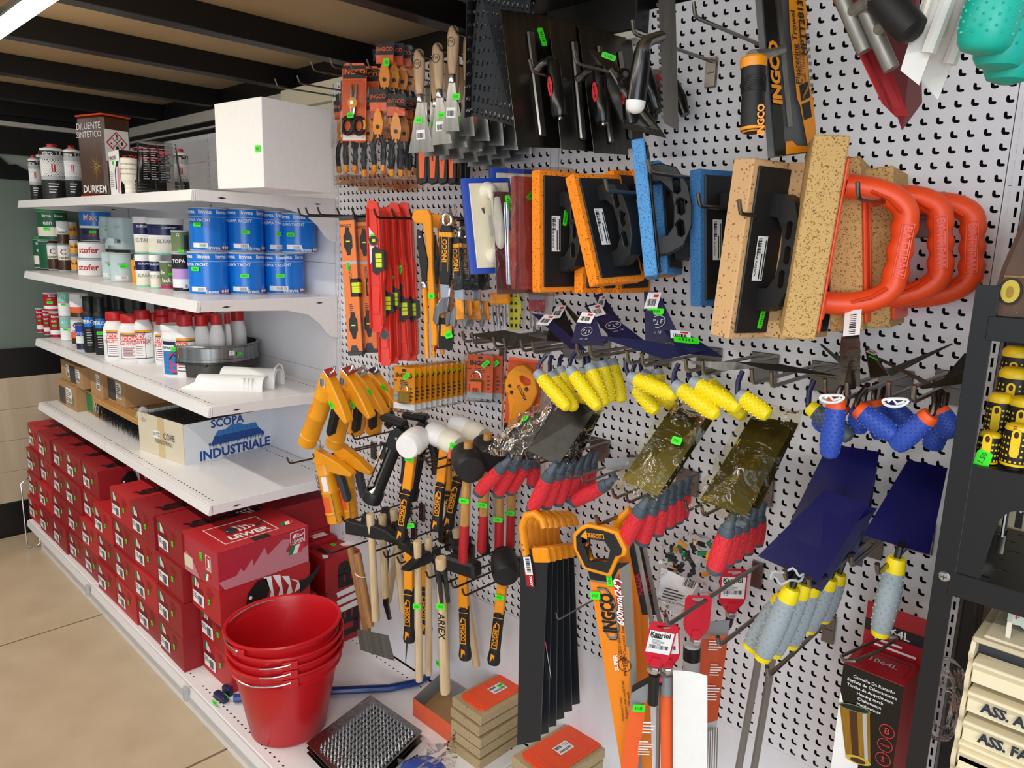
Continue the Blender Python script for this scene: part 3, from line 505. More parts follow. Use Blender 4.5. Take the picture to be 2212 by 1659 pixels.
soda('white soda bottle with red cap in the front pair, left one', (230, 281, 676, 780), S3, None, 12); soda('white soda bottle with red cap in the front pair, right one, label fully seen', (261, 321, 681, 786), S3, None, 8)
soda('white soda bottle third from the left, partly behind the front pair', (318, 355, 678, 781), S3, None, -30); soda('white soda bottle just left of the flip-flop wipes tub', (338, 380, 685, 789), S3, None, 0)
for i, (bx, d) in enumerate((((292, 334, 672, 775), .34), ((337, 378, 670, 770), .27), ((366, 404, 676, 775), .29), ((382, 425, 683, 780), .33), ((420, 458, 683, 775), .27), ((370, 408, 668, 762), .19), ((392, 432, 667, 760), .15), ((440, 470, 674, 765), .21), ((486, 502, 678, 760), .17), ((498, 533, 672, 755), .10), ((455, 487, 680, 768), .23), ((410, 448, 665, 755), .12))):
    soda('soda bottle in the rear crowd of red caps, %s counted from the left' % ORD[i], bx, S3, d)
xl, xr, yt, yb = 356, 420, 703, 814; c, r, h = foot(xl, xr, yb, S3, yt)
t = thing('wipes_tub', 'white round tub with picture of a red flip-flop on a pool floor', 'tub', T3(*c) @ RZ(yaw_to_cam(c, -18)))
part(t, 'body', B().lathe([(r*.95, 0), (r*.98, .004), (r*.98, h*.72), (r*1.0, h*.73), (r, h*.75), (r*.96, h*.77), (r*.96, h*.88)], 30, 'paper')); part(t, 'lid', B().lathe([(r*1.0, h*.88), (r*1.02, h*.9), (r*1.02, h*.98), (r*.98, h), (r*.9, h*.985), (0, h*.985)], 30, 'paper'))
A = -PI/2; b = B().lathe([(r*.984, h*.04), (r*.984, h*.5)], 10, 'skyfoam', None, 1, False, A-.85, A+.75).lathe([(r*.984, h*.5), (r*.984, h*.62)], 10, 'paper', None, 1, False, A-.85, A+.75).lathe([(r*.985, h*.62), (r*.985, h*.69)], 10, 'navyf', None, 1, False, A-.85, A+.75)
for k in range(5): b.lathe([(r*.988, h*(.1+.08*k)), (r*.988, h*(.108+.08*k))], 10, 'bluecan', None, 1, False, A-.85, A+.75)
for k in range(7): b.lathe([(r*.988, h*.05), (r*.988, h*.5)], 1, 'bluecan', None, 1, False, A-.8+.22*k, A-.785+.22*k)
for k in range(9): b.lathe([(r*.985, h*(.2+.05*k)), (r*.985, h*(.21+.05*k))], 5, 'ltgrey', None, 1, False, A+.95, A+1.5)
part(t, 'label', b)
sole = [(.012, 0), (.016, .012), (.013, .03), (.02, .05), (.017, .07), (.004, .076), (-.012, .07), (-.018, .05), (-.012, .03), (-.015, .012), (-.01, 0), (0, -.004)]
def wrapp(b, pts, m, dr, z0, s): 
    f = tessellate_polygon([[V((*p, 0)) for p in pts]]); f = [g if (pts[g[1]][0]-pts[g[0]][0])*(pts[g[2]][1]-pts[g[0]][1])-(pts[g[2]][0]-pts[g[0]][0])*(pts[g[1]][1]-pts[g[0]][1]) > 0 else g[::-1] for g in f]
    b.add([((r+dr)*math.sin(p[0]*s/r), -(r+dr)*math.cos(p[0]*s/r), z0+p[1]*s) for p in pts], f, m)
b = B(); wrapp(b, [(x*1.1+.003, y*1.04-.003) for x, y in sole], 'black', -.0002, h*.1, 1.0); wrapp(b, sole, 'flag', .0004, h*.1, 1.0); wrapp(b, [(-.015, .045), (0, .066), (.016, .045), (.018, .05), (.001, .072), (-.018, .05)], 'black', .0012, h*.1, 1.0); part(t, 'flip_flop_print', b)
text(t, 'INFRAZIONI', RZ(-8) @ T3(0, -r*.985, h*.56) @ FRONT, h*.075, 'black', .01, 0, 1, r); price(t, RZ(10) @ T3(0, -r-.001, h*.54) @ FRONT, .034, .016)
# sieves and gutter pieces
c, R_, h = foot(430, 618, 811, S3); c.y = min(c.y, -R_-.02)
t = thing('sieve_pan', 'dark round pan with side lugs under the steel sieve ring', 'pan', T3(*c))
part(t, 'body', B().lathe([(R_*.9, 0), (R_*.93, .004), (R_*.94, .05), (R_*1.0, .054), (R_*1.0, .058), (R_*.9, .058), (R_*.88, .006), (0, .005)], 40, 'dksteel'))
for a in (-38, 142): part(t, 'lug', B().cbox(R_*.97, R_*1.14, -.018, .018, .046, .054, .002, 'dkgrey'), RZ(a))
t = thing('sieve_ring', 'shiny steel sieve ring with price labels resting on the dark pan', 'sieve', T3(c.x, c.y, S3+.0585))
part(t, 'ring', B().lathe([(R_*.99, 0), (R_*1.0, .002), (R_*1.0, .012), (R_*.985, .014), (R_*.985, .055), (R_*1.0, .058), (R_*1.01, .062), (R_*1.0, .066), (R_*.96, .066), (R_*.96, .0), ], 48, 'steel', None, 1, False)); part(t, 'mesh_disc', B().lathe([(R_*.95, .01), (0, .0101)], 40, 'dksteel', None, 1, False))
rz = yaw_to_cam(c, 18); part(t, 'label', B().rect(RZ(rz) @ T3(0, -R_*1.0, .028) @ FRONT, 0, 0, .022, .018, 'paper', .001)); text(t, '1', RZ(rz) @ T3(.011, -R_*1.0, .037) @ FRONT, .014, 'black', 0, lift=.002); price(t, RZ(rz+14) @ T3(0, -R_*1.0-.001, .032) @ FRONT, .018, .012)
g = thing('gutter_spout', 'pair of white plastic gutter spouts lying nested at the front of the third shelf', 'spout', frame(Z(500, 835, S3)+V((0, .02, .0)), (0, 0, 1), V((.62, -.78, 0))))
def chan(L, w, h, t_, m):
    b = B(); n = 12; prof = [(-w/2*math.cos(PI*i/n)*-1 if 0 else w/2*math.cos(PI-PI*i/n), h*math.sin(PI*i/n)**.7) for i in range(n+1)]; inn = [((w/2-t_)*math.cos(PI-PI*i/n), (h-t_)*math.sin(PI*i/n)**.7) for i in range(n+1)]
    return b.prism(prof+inn[::-1], 0, L, m, ax='x')
pA = part(g, 'spout', chan(.21, .09, .065, .003, 'paper').prism([(-.05, 0), (-.05, .04), (-.03, .075), (0, .085), (.03, .075), (.05, .04), (.05, 0), (.047, 0), (.047, .038), (.028, .07), (0, .08), (-.028, .07), (-.047, .038), (-.047, 0)], .206, .210, 'paper', ax='x'), T3(-.06, .03, 0), label='rear white spout with flared end')
pB = part(g, 'spout', chan(.24, .085, .05, .003, 'paper').add([(0, -.042, 0), (0, .042, 0), (-.06, .03, .0), (-.06, -.03, 0), (0, -.04, .028), (0, .04, .028)], [(0, 4, 3), (1, 2, 5), (4, 5, 2, 3)], 'paper'), T3(-.11, -.055, 0) @ RZ(4), label='front white spout with ribbed end')
part(g, 'rib_band', B().box(.17, .175, -.0435, .0435, 0, .045, 'paper').box(.185, .19, -.0435, .0435, 0, .045, 'paper').box(.2, .205, -.0435, .0435, 0, .045, 'paper'), T3(-.11, -.055, 0) @ RZ(4))
# --- fourth shelf
def crt(label, x, y, w, dp, h, z, m='carton', tx=None, lab=None, rz=0, extra=None):
    t = thing('carton', label, 'box', T3(x, y, z) @ RZ(rz), 'cartons at the back of the fourth shelf'); part(t, 'body', B().cbox(0, w, 0, dp, 0, h, .001, m))
    b = B().rect(FRONT, w*.5, h*.25, w*.3, h*.6, 'paper').lines(FRONT, w*.52, h*.5, w*.24, h*.3, 4).barcode(FRONT, w*.53, h*.28, w*.24, h*.18)
    part(t, 'label', b)
    if extra: part(t, 'print', extra(w, h))
    return t
dk = lambda w, h: B().rect(FRONT, w*.02, h*.1, w*.45, h*.8, 'dkgrey', .0004)
crt('carton with white label in top layer at left end of the fourth shelf back row', -1.93, -.40, .17, .3, .1, S4+.125); crt('black printed carton with shipping label in top layer, second from the left', -1.755, -.41, .2, .3, .105, S4+.125, 'carton', extra=dk)
crt('large brown carton with open flap in bottom layer at the far left', -1.95, -.42, .3, .32, .122, S4, extra=lambda w, h: B().rect(FRONT, .03, .01, .1, h*.7, 'dkgrey', .0004).rect(FRONT, .2, .02, .06, h*.4, 'olive', .0004))
crt('brown carton with green patch in bottom layer, second from the left', -1.64, -.38, .26, .3, .11, S4, extra=lambda w, h: B().rect(FRONT, .01, .01, .09, h*.8, 'itgreen', .0004)); crt('brown carton with tall label in top layer, third from the left', -1.545, -.38, .17, .3, .12, S4+.111); crt('brown carton with dark pattern in top layer, fourth from the left', -1.37, -.36, .22, .3, .12, S4+.101, extra=dk); crt('dark printed carton low behind the broom', -1.372, -.33, .36, .3, .1, S4, 'carton', extra=dk)
w0, w1 = Z(203, 872, S4+.07), Z(302, 925, S4+.07); L = (w1-w0).length+.12; ang = math.degrees(math.atan2(w1.y-w0.y, w1.x-w0.x))
t = thing('broom', 'wooden broom head with long black bristles lying on the fourth shelf', 'broom', T3(w0.x, w0.y, S4) @ RZ(ang))
part(t, 'block', B().cbox(0, L, 0, .06, .075, .1, .004, 'woodh')); part(t, 'socket', B().lathe([(.016, -.01), (.018, 0), (.016, .06), (.013, .062)], 14, 'ltgrey', T3(L*.72, .03, .1) @ RY(50)))
b = B(); q = random.Random(5)
for i in range(900):
    x = q.uniform(.004, L-.004); y = q.uniform(.003, .057); dx = q.gauss(0, .008); dy = q.gauss(-.012, .008)
    b.add([(x-.0012, y, .078), (x+.0012, y, .078), (x+dx, y+dy, .002+q.random()*.008)], [(0, 1, 2)], 'blackr'); b.add([(x, y-.0012, .078), (x, y+.0012, .078), (x+dx, y+dy, .002)], [(0, 1, 2)], 'black')
part(t, 'bristles', b)['kind'] = 'stuff'
pR, pL = Z(399, 1006, S4), Z(303, 972, S4); pB = Z(596, 955, S4); w = (pL-pR).length; dp = (pB-pR).length; ang = math.degrees(math.atan2(pR.y-pL.y, pR.x-pL.x)); h = .162
mat('boxw', 'dfe3e8', .6); mat('boxside', 'd8cdb4', .7); mat('ink', '1c4a92', .6)
t = thing('broom_carton', 'open white carton with blue broom picture on the fourth shelf', 'box', T3(*pR) @ RZ(ang))
b = B().box(-w, 0, 0, .003, 0, h, 'boxside').box(-.003, 0, .003, dp, 0, h-.004, 'boxw').box(-w, -w+.003, .003, dp, 0, h, 'boxw').box(-w+.003, -.003, dp-.003, dp, 0, h+.01, 'boxw').box(-w+.003, -.003, .003, dp-.003, 0, .003, 'boxside'); part(t, 'body', b)
part(t, 'tape', B().rect(FRONT, -w*.55, 0, .045, h, 'tape', .0006)); part(t, 'label', B().rect(FRONT, -w*.66, h*.47, .05, .03, 'paper', .001).lines(FRONT, -w*.92, h*.78, .04, .02, 4, 'grey'))
text(t, '10 PZ', FRONT @ T3(-w*.58, h*.56, .0), .024, 'black', .0, 0, .8, lift=.0022); text(t, 'COPE', FRONT @ T3(-w*.3, h*.57, .001), .036, 'dkgrey', .0, 0, .9, lift=.0022); text(t, 'INDUSTRIALI', FRONT @ T3(-w*.42, h*.4, .001), .024, 'dkgrey', .0, 0, .9, lift=.0022)
text(t, 'SCOPA', SIDE @ T3(dp*.44, h*.86, 0), .046, 'ink', .03); text(t, 'INDUSTRIALE', SIDE @ T3(dp*.52, h*.12, 0), .052, 'ink', .035, 0, 1.02)
b = B(); q = random.Random(2); b.poly(SIDE, [(dp*.3, h*.55), (dp*.34, h*.68), (dp*.42, h*.68), (dp*.47, h*.76), (dp*.57, h*.76), (dp*.62, h*.69), (dp*.74, h*.70), (dp*.77, h*.55)], 'skyfoam', .001).poly(SIDE, [(dp*.26, h*.34), (dp*.3, h*.55), (dp*.77, h*.55), (dp*.83, h*.4), (dp*.7, h*.36), (dp*.5, h*.34)], 'ink', .0012)
for i in range(46): x = dp*(.245+.6*i/46); b.poly(SIDE, [(x-.003, h*.4), (x+.003, h*.4), (x-.002+q.uniform(-.004, .004), h*q.uniform(.24, .32))], 'ink', .0014)
for i in range(9): b.poly(SIDE, [(dp*(.34+.05*i), h*.58), (dp*(.344+.05*i), h*.58), (dp*(.354+.048*i), h*.67), (dp*(.350+.048*i), h*.67)], 'ink', .0016)
part(t, 'broom_print', b)
b = B(); q = random.Random(8)
for i in range(700): x = -w*q.uniform(.05, .92); y = dp*q.uniform(.03, .5); z = h*q.uniform(.96, 1.1)+.004; b.add([(x-.003, y, h*.6), (x+.003, y, h*.6), (x+q.gauss(0, .01), y+q.gauss(0, .01), z)], [(0, 1, 2)], 'blackr')
part(t, 'bristle_heads', b.box(-w+.01, -.01, .01, dp*.55, h*.5, h*.93, 'black'))['kind'] = 'stuff'
# --- shoe boxes on the deck
def shoebox(v):
    m = ('redbox3', 'redbox', 'redbox2')[v]; w, L, h = .212, .32, .124; b = B().cbox(-w/2, w/2, 0, L, 0, h, .0012, m).box(-w/2-.0006, w/2+.0006, -.0006, L, h-.014, h+.0006, m)
    me = b.mesh('body'); d = B(); F = T3(-w/2, -.0006, 0) @ FRONT
    d.rect(F, .012, .02, .085, .042, 'paper', .001).lines(F, .016, .038, .04, .02, 3, 'dkgrey', .0015).barcode(F, .052, .024, .03, .03, 3, .0016).lines(F, .12, .07, .05, .04, 5, 'redlid', .001)
    a0 = [(.012+.018, .112), (.018, .1), (.013, .082), (.03, .083)]
    d.poly(F, [(.03, .114), (.016, .108), (.012, .09), (.014, .08), (.03, .08)], 'itgreen', .001)
    for k in range(3): x = .033+.011*k; d.poly(F, [(x, .08), (x, .113-.006*k), (x+.008, .109-.009*k), (x+.008, .08)], 'paper', .001)
    Tp = T3(0, 0, h+.0006) @ TOPF
    return me, d.mesh('label')
SB = [shoebox(v) for v in range(3)]
def sbox(label, x1, y, z, v, h=.124, rz=0, tg=True, group='stacked red shoe boxes'):
    t = thing('shoe_box', label, 'box', T3(x1-.106, y, z) @ RZ(rz), group); part(t, 'body', SB[v][0]); part(t, 'label', SB[v][1]); F = T3(-.106, -.0006, 0) @ FRONT
    text(t, 'LEWER', F @ T3(.055, .071, 0), .022, 'dkred', .04); 
    if tg: price(t, F @ T3(.135, .055+.012*((x1*37) % 1), .001), .014, .018)
    return t
q = random.Random(11); top_of = ['bottom', 'second', 'third', 'top']
colx = [-1.825, -1.61, -1.385, -1.172, -.958, -.738, -.52, -.303, -.085]; nh = [4, 4, 4, 4, 4, 3, 4, 4, 4]
def armadillo(b, T, s=1, body='paper', dark='black'):              # the printed emblem: dark head, banded shell, curved tail
    b.poly(T, [(s*x, s*y) for x, y in ((-.10, -.005), (-.092, .03), (-.06, .062), (-.03, .06), (-.02, .02), (-.045, -.03), (-.08, -.035), (-.105, -.03), (-.112, -.018))], dark, .0012)
    for k in range(4):
        x = -.028+.031*k; b.poly(T, [(s*px, s*py) for px, py in ((x-.012, .066-.004*k*k), (x+.014, .062-.005*k*k), (x+.024, -.03+.006*k), (x-.002, -.036+.005*k), (x+.012, .01))], body, .0012)
    return b.poly(T, [(s*x, s*y) for x, y in ((.085, .015), (.105, .012), (.14, .03), (.175, .062), (.15, .02), (.115, -.015), (.085, -.03))], dark, .0012).poly(T, circ(.006*s, 8, -.085*s, .012*s), body, .0018)
for ci, x1 in enumerate(colx):
    for k in range(nh[ci]):
        yb = -.575 + .008*k*(1 if ci < 5 else .3) + q.uniform(-.006, .006); v = (ci*2+k) % 3 if ci not in (2, 3, 8) else 2
        t = sbox('red shoe box in the %s column from the far left, %s of the stack' % (ORD[ci], top_of[k] if k < nh[ci]-1 else 'topmost'), x1+q.uniform(-.006, .006), yb, DK+.0005+k*.1255, v, rz=q.uniform(-.8, .8))
        if k == nh[ci]-1:
            Tp = T3(0, 0, .1252) @ TOPF; text(t, 'LEWER', Tp @ T3(.05, .15, 0) @ RZ(-90), .07, 'black', .05)
            b = B(); armadillo(b, Tp @ T3(.05, .26, 0) @ RZ(-90), .5); part(t, 'emblem', b)
            if ci in (4, 5): b = B(); armadillo(b, T3(.1066, .17, .05) @ SIDE, .85); part(t, 'side_emblem', b)
for i, (x, y, z) in enumerate(((-.30, -.24, DK), (-.30, -.24, DK+.1255), (-.30, -.24, DK+.251), (-.30, -.24, DK+.3765), (-.085, -.245, DK+.3765), (-.085, -.245, DK+.251), (-.085, -.245, DK+.1255), (-.085, -.245, DK))):
    t = sbox('red shoe box in the second rank against the panel, %s, %s layer' % ('left pile' if i < 4 else 'right pile', top_of[i if i < 4 else 7-i]), x, y, z+.0005, 1, tg=False); 
# the open-lid pile at the right end
z = DK+.0005
for k, (xx, yy, v) in enumerate(((.135, -.515, 0), (.14, -.52, 1), (.145, -.545, 0))):
    t = sbox('red shoe box in the right-hand pile behind the buckets, %s from the deck' % ORD[k], xx, yy, z, v); z += .1255
    b = B(); armadillo(b, T3(.1066, .19, .055) @ SIDE, 1.05); part(t, 'side_emblem', b)
mat('fade', 'b42a3c', .4); mat('fadep', 'c9808c', .45)
t = thing('armadillo_box', 'pale red shoe box with emblem and tricolour flags on top of right-hand pile', 'box', T3(.15, -.548, z) @ RZ(2)); h = .128; w = .245; L = .325
part(t, 'body', B().cbox(-w, 0, 0, L, 0, h, .0015, 'fade')); part(t, 'lid', B().box(-w-.0008, .0008, -.0008, L, h-.0005, h+.0015, 'salmon' if 0 else 'redbox3'))
Fs, Ff, Ft = SIDE, T3(-w, 0, 0) @ FRONT, T3(0, 0, h+.0015) @ TOPF
wave = [(.02, .0), (.0, .03), (.06, .035), (.075, .055), (.085, .04), (.115, .075), (.12, .05), (.16, .1), (.17, .07), (.225, .108), (.26, .1), (.235, .06), (.28, .05), (.32, .06), (.322, .0)]
part(t, 'print', B().poly(Fs, wave, 'fadep', .0008).poly(Ff, [(.0, .0), (0, .05), (.03, .07), (.08, .045), (.12, .0)], 'fadep', .0008))
def flag(b, T, x, y, w, h):
    for k, m in enumerate(('itgreen', 'paper', 'flag')): b.add([(x+w*k/3+h*.3*0, y, .0014), (x+w*(k+1)/3, y, .0014), (x+w*(k+1)/3+h*.4, y+h, .0014), (x+w*k/3+h*.4, y+h, .0014)], [(0, 1, 2, 3)], m, T)
b = B(); flag(b, Fs, .245, .045, .05, .03); part(t, 'flag_print', b); b = B(); flag(b, Ff, .15, .012, .035, .025); part(t, 'flag_print', b); b = B(); flag(b, Ft @ T3(-.055, .255, 0) @ RZ(90), 0, 0, .05, .028); part(t, 'flag_print', b)
b = B().prism([(.255, .078), (.255, .122), (.31, .126), (.31, .08)], 0, .001, 'paper', Fs, holes=[[(.2565, .0795), (.2565, .1205), (.3085, .1245), (.3085, .0815)]]); armadillo(b, Fs @ T3(.28, .105, 0), .16, 'paper', 'paper'); part(t, 'emblem', b); text(t, 'LEWER', Fs @ T3(.283, .088, 0), .014, 'paper', .03)
b = B().prism([(-.2, .05), (-.2, .24), (-.045, .24), (-.045, .05)], .0002, .001, 'paper', Ft, holes=[[(-.198, .052), (-.198, .238), (-.047, .238), (-.047, .052)]]); armadillo(b, Ft @ T3(-.13, .15, 0) @ RZ(90), .55, 'paper', 'dkgrey'); part(t, 'emblem', b); text(t, 'LEWER', Ft @ T3(-.078, .15, 0) @ RZ(90), .045, 'paper', .04)
part(t, 'lid_slot', B().rect(Ft, -.035, .13, .03, .06, 'black', .001)); part(t, 'label', B().rect(Ff, .012, .016, .06, .042, 'ivory', .001).barcode(Ff, .04, .02, .03, .03).prism([(.165, .05), (.165, .1), (.2, .1), (.2, .05)], .0004, .001, 'paper', Ff, holes=[[(.1665, .0515), (.1665, .0985), (.1985, .0985), (.1985, .0515)]]).rect(Ff, .18, .06, .012, .03, 'paper', .001)); price(t, Ff @ T3(.135, .092, .001), .018, .013); price(t, Ff @ T3(.137, .077, .001), .018, .013); text(t, 'LEWER', Ff @ T3(.1825, .055, 0), .009, 'paper', .02)
# upright boxes against the panel
a, c_ = Z(711, 1395, DK), Z(753, 1385, DK)
def upbox(label, x, y, h, big):
    t = thing('shoe_box', label, 'box', T3(x, y, DK+.0005), 'stacked red shoe boxes'); w, dp = .13, .2; part(t, 'body', B().cbox(-w, 0, 0, dp, 0, h, .0015, 'redbox')); Ft = T3(0, 0, h) @ TOPF
    part(t, 'label', B().rect(Ft, -.09, .12, .06, .06, 'paper', .001).rect(Ft, -.11, .03, .06, .02, 'black', .001).poly(Ft, [(-.05, .02), (-.03, .035), (-.012, .02), (-.02, .005)], 'paper', .0012).poly(Ft, [(-.075, .11), (-.06, .13), (-.045, .15), (-.05, .12)], 'orangep', .0016)); price(t, Ft @ T3(-.1, .1, .001), .022, .016)
    if big:
        for ch, zz in (('L', .05), ('E', .1), ('E', .255), ('R', .31)): text(t, ch, SIDE @ T3(dp*.5, h*zz/.36, 0) @ RZ(90), .105, 'black', .06)
        b = B(); T_ = SIDE @ T3(dp*.5, h*.5, 0) @ RZ(90)
        for k in range(3): b.poly(T_, [(-.045+.032*k, -.045), (-.05+.032*k, .05), (-.03+.032*k, .055), (-.02+.032*k, -.045)], 'paper', .0012)
        part(t, 'emblem', b)
    return t
upbox('red shoe box standing on end with large black letters beside the buckets', a.x+.015, a.y-.02, .345, True); upbox('red shoe box standing on end against the panel behind the lettered one', a.x-.12, -.21, .36, False)
# --- buckets
c = Z(606, 1600, DK); r1 = .108; c = V((c.x-.050, c.y+.055, DK+.0005))
def bucket(label, z, tilt=0, ha=0, top=False):
    t = thing('bucket', label, 'bucket', T3(c.x, c.y, z) @ RZ(-75 if top else -25) @ RX(tilt), 'stacked red buckets'); H = .265; R2 = .162
    part(t, 'body', B().lathe([(r1*.2, .003), (r1, 0), (r1+.004, .004), (R2-.01, H*.84), (R2+.001, H*.845), (R2+.001, H*.85), (R2-.004, H*.86), (R2-.001, H*.95), (R2+.006, H*.96), (R2+.009, H*.985), (R2+.006, H), (R2-.001, H*.99), (R2-.006, H*.93), (r1, .008), (0, .008)], 56, 'redbox3' if 0 else 'redpl'))
    for s in (-1, 1): part(t, 'ear', B().cbox(s*(R2+.004)-.006, s*(R2+.004)+.006, -.022, .022, H*.86, H*.955, .003, 'redpl'))
    n = 30; P_ = [((R2+.006)*math.cos(PI*i/n)*1.02, -(R2-.004)*math.sin(PI*i/n)*math.cos(math.radians(ha)), H*.93+(R2-.004)*math.sin(PI*i/n)*math.sin(math.radians(ha))) for i in range(n+1)]
    part(t, 'handle', B().tube([(R2+.014, 0, H*.91)]+P_+[(-R2-.014, 0, H*.91)], .0026, 'chrome', 8)); return t
mat('redpl', 'c4141e', .33, spec=.5)
for k in range(4): bucket('red plastic bucket, %s in the nested stack on the deck' % ('lowest', 'second', 'third', 'uppermost')[k], DK+.0005+.028*k+.002, 0 if k < 3 else 2, 4 if k == 3 else -9, k == 3)
# ================================================ hooks and hanging tools, upper rows
HOOKS = []
def hook(px, py, L, label, dbl=0, r=.003, tip=.022, group='steel display hooks', block=True, m='wire'):
    p = Y(px, py, L); t = thing('display_hook', label, 'hook', T3(p.x, 0, p.z), group)
    for k in ([0] if not dbl else [-dbl/2, dbl/2]):
        part(t, 'wire', B().tube([(k, .001, .004), (k, -.01, .004), (k, -L+.012, 0), (k, -L+.004, .002), (k, -L, .007), (k, -L-.006, tip)], r, m, 8))
    w = .0125+(dbl/2 if dbl else 0)
    if block: part(t, 'base_plate', B().cbox(-w, w, -.009, -.001, -.048, .012, .0012, m).cbox(-w*.7, w*.7, -.0105, -.008, -.02, -.017, .0008, m))
    return p
def flt(top, bot, d, tz=0, d2=None):                                # board hanging edge-on: x = face with handle, y = depth, z = up; origin at the lower front corner
    a = Y(*top, d); b_ = Y(*bot, d if d2 is None else d2); z = (a-b_); L = z.length; z.normalize()
    w = V((math.sin(math.radians(tz)), math.cos(math.radians(tz)), 0)); x = w.cross(z).normalized(); w = z.cross(x)
    return MX(((x.x, w.x, z.x, b_.x), (x.y, w.y, z.y, b_.y), (x.z, w.z, z.z, b_.z), (0, 0, 0, 1))), L
def dgrip(L, m, hz=.085, reach=.070, w=.034):                       # black D-shaped float handle with finger slots
    o = [(.004, hz), (.022, hz), (.052, hz*.86), (reach, hz*.45), (reach+.004, 0), (reach, -hz*.45), (.052, -hz*.86), (.022, -hz), (.004, -hz)]
    i = [(.004, -hz*.62), (.022, -hz*.6), (.036, -hz*.4), (.040, 0), (.036, hz*.4), (.022, hz*.6), (.004, hz*.62)]
    def slot(cz, h): k = abs(cz)*.10; return [(.0475-k, cz-h*.75), (.0535-k, cz-h), (.0595-k, cz-h*.75), (.0595-k*1.1, cz+h*.75), (.0535-k*1.1, cz+h), (.0475-k*1.1, cz+h*.75)]
    b = B().prism(o+i, -w/2, w/2, m, ax='y', holes=[slot(c, .016) for c in (-.040, 0, .040)]); return b
def sponge_float(label, top, bot, d, tz, T, W, foam, plate, grip, group, d2=None, tagz=None, inset=.011, hz=.085, lbl=True, gy=.5):
    M, L = flt(top, bot, d, tz, d2); t = thing('sponge_float', label, 'float', M, group)
    part(t, 'foam_pad', B().cbox(-T, 0, 0, W, 0, L, .002, foam)); part(t, 'backing_plate', B().cbox(0.0002, .005, inset, W-inset, inset, L-inset, .0015, plate))
    part(t, 'handle', dgrip(L, grip, hz), T3(.0, W*gy, L/2), bev=.0035)
    F = T3(.005, 0, 0) @ SIDE
    if lbl: part(t, 'label', B().rect(F, W*.22, L*.34, .024, .075, 'paper', .0008).lines(F @ T3(W*.22+.022, L*.35, 0) @ RZ(90), 0, 0, .07, .012, 2, 'black', .0014).barcode(F @ T3(W*.22+.011, L*.35, 0) @ RZ(90), .04, 0, .03, .009, 1, .0014)); 
    if lbl: text(t, 'FRATTONE PLASTICA', F @ T3(W*.22+.003, L*.34+.0375, .001) @ RZ(-90), .0062, 'black', .02)
    if tagz is not None: price(t, F @ T3(W*.5, L*tagz, .001) @ RZ(82), .034, .011)
    return t
OG, BGp, TG = 'orange sponge floats', 'blue sponge floats', 'tan sponge floats'
sponge_float('orange sponge float with black backing, leftmost of its row, facing front', (1164, 366), (1165, 632), .285, 10, .026, .135, 'foamo', 'blackr', 'blackr', OG, tagz=.62)
sponge_float('tilted orange sponge float, second from the left, with large paper label', (1237, 374), (1291, 614), .295, 10, .026, .135, 'foamo', 'blackr', 'blackr', OG)
for i, (a, c, d, tz) in enumerate((((1324, 366), (1347, 600), .17, 8), ((1372, 364), (1392, 600), .115, 6))): sponge_float('orange sponge float behind the tilted one, %s' % ('nearer one', 'farther one')[i], a, c, d, tz, .026, .135, 'foamo', 'blackr', 'blackr', OG, lbl=False)
for i, (a, c, d) in enumerate((((1262, 396), (1258, 634), .215), ((1304, 396), (1296, 634), .165), ((1342, 398), (1335, 634), .12))): sponge_float('orange sponge float in the rear file, only its lower edge showing, %s' % ORD[i], a, c, d, 4, .026, .115, 'foamo', 'blackr', 'blackr', OG, lbl=False)
sponge_float('pale blue sponge float hanging highest with its slotted handle seen side-on', (1392, 297), (1421, 594), .30, -32, .024, .125, 'foamb', 'blackr', 'blackr', BGp)
sponge_float('pale blue sponge float behind the highest one', (1424, 345), (1442, 590), .19, -18, .024, .125, 'foamb', 'blackr', 'blackr', BGp, lbl=False)
sponge_float('darker blue sponge float right beside the tan ones, label on black plate', (1511, 364), (1512, 662), .215, 14, .026, .13, 'foamb2', 'blackr', 'blackr', BGp)
sponge_float('thick tan sponge float with black plate and handle, front one', (1629, 341), (1572, 733), .30, 17, .045, .135, 'foamt', 'blackr', 'blackr', TG, tagz=.12, hz=.098)
sponge_float('thick tan sponge float behind the front black-plated one', (1749, 350), (1694, 735), .225, 10, .045, .135, 'foamt', 'blackr', 'blackr', TG, hz=.098, lbl=False)
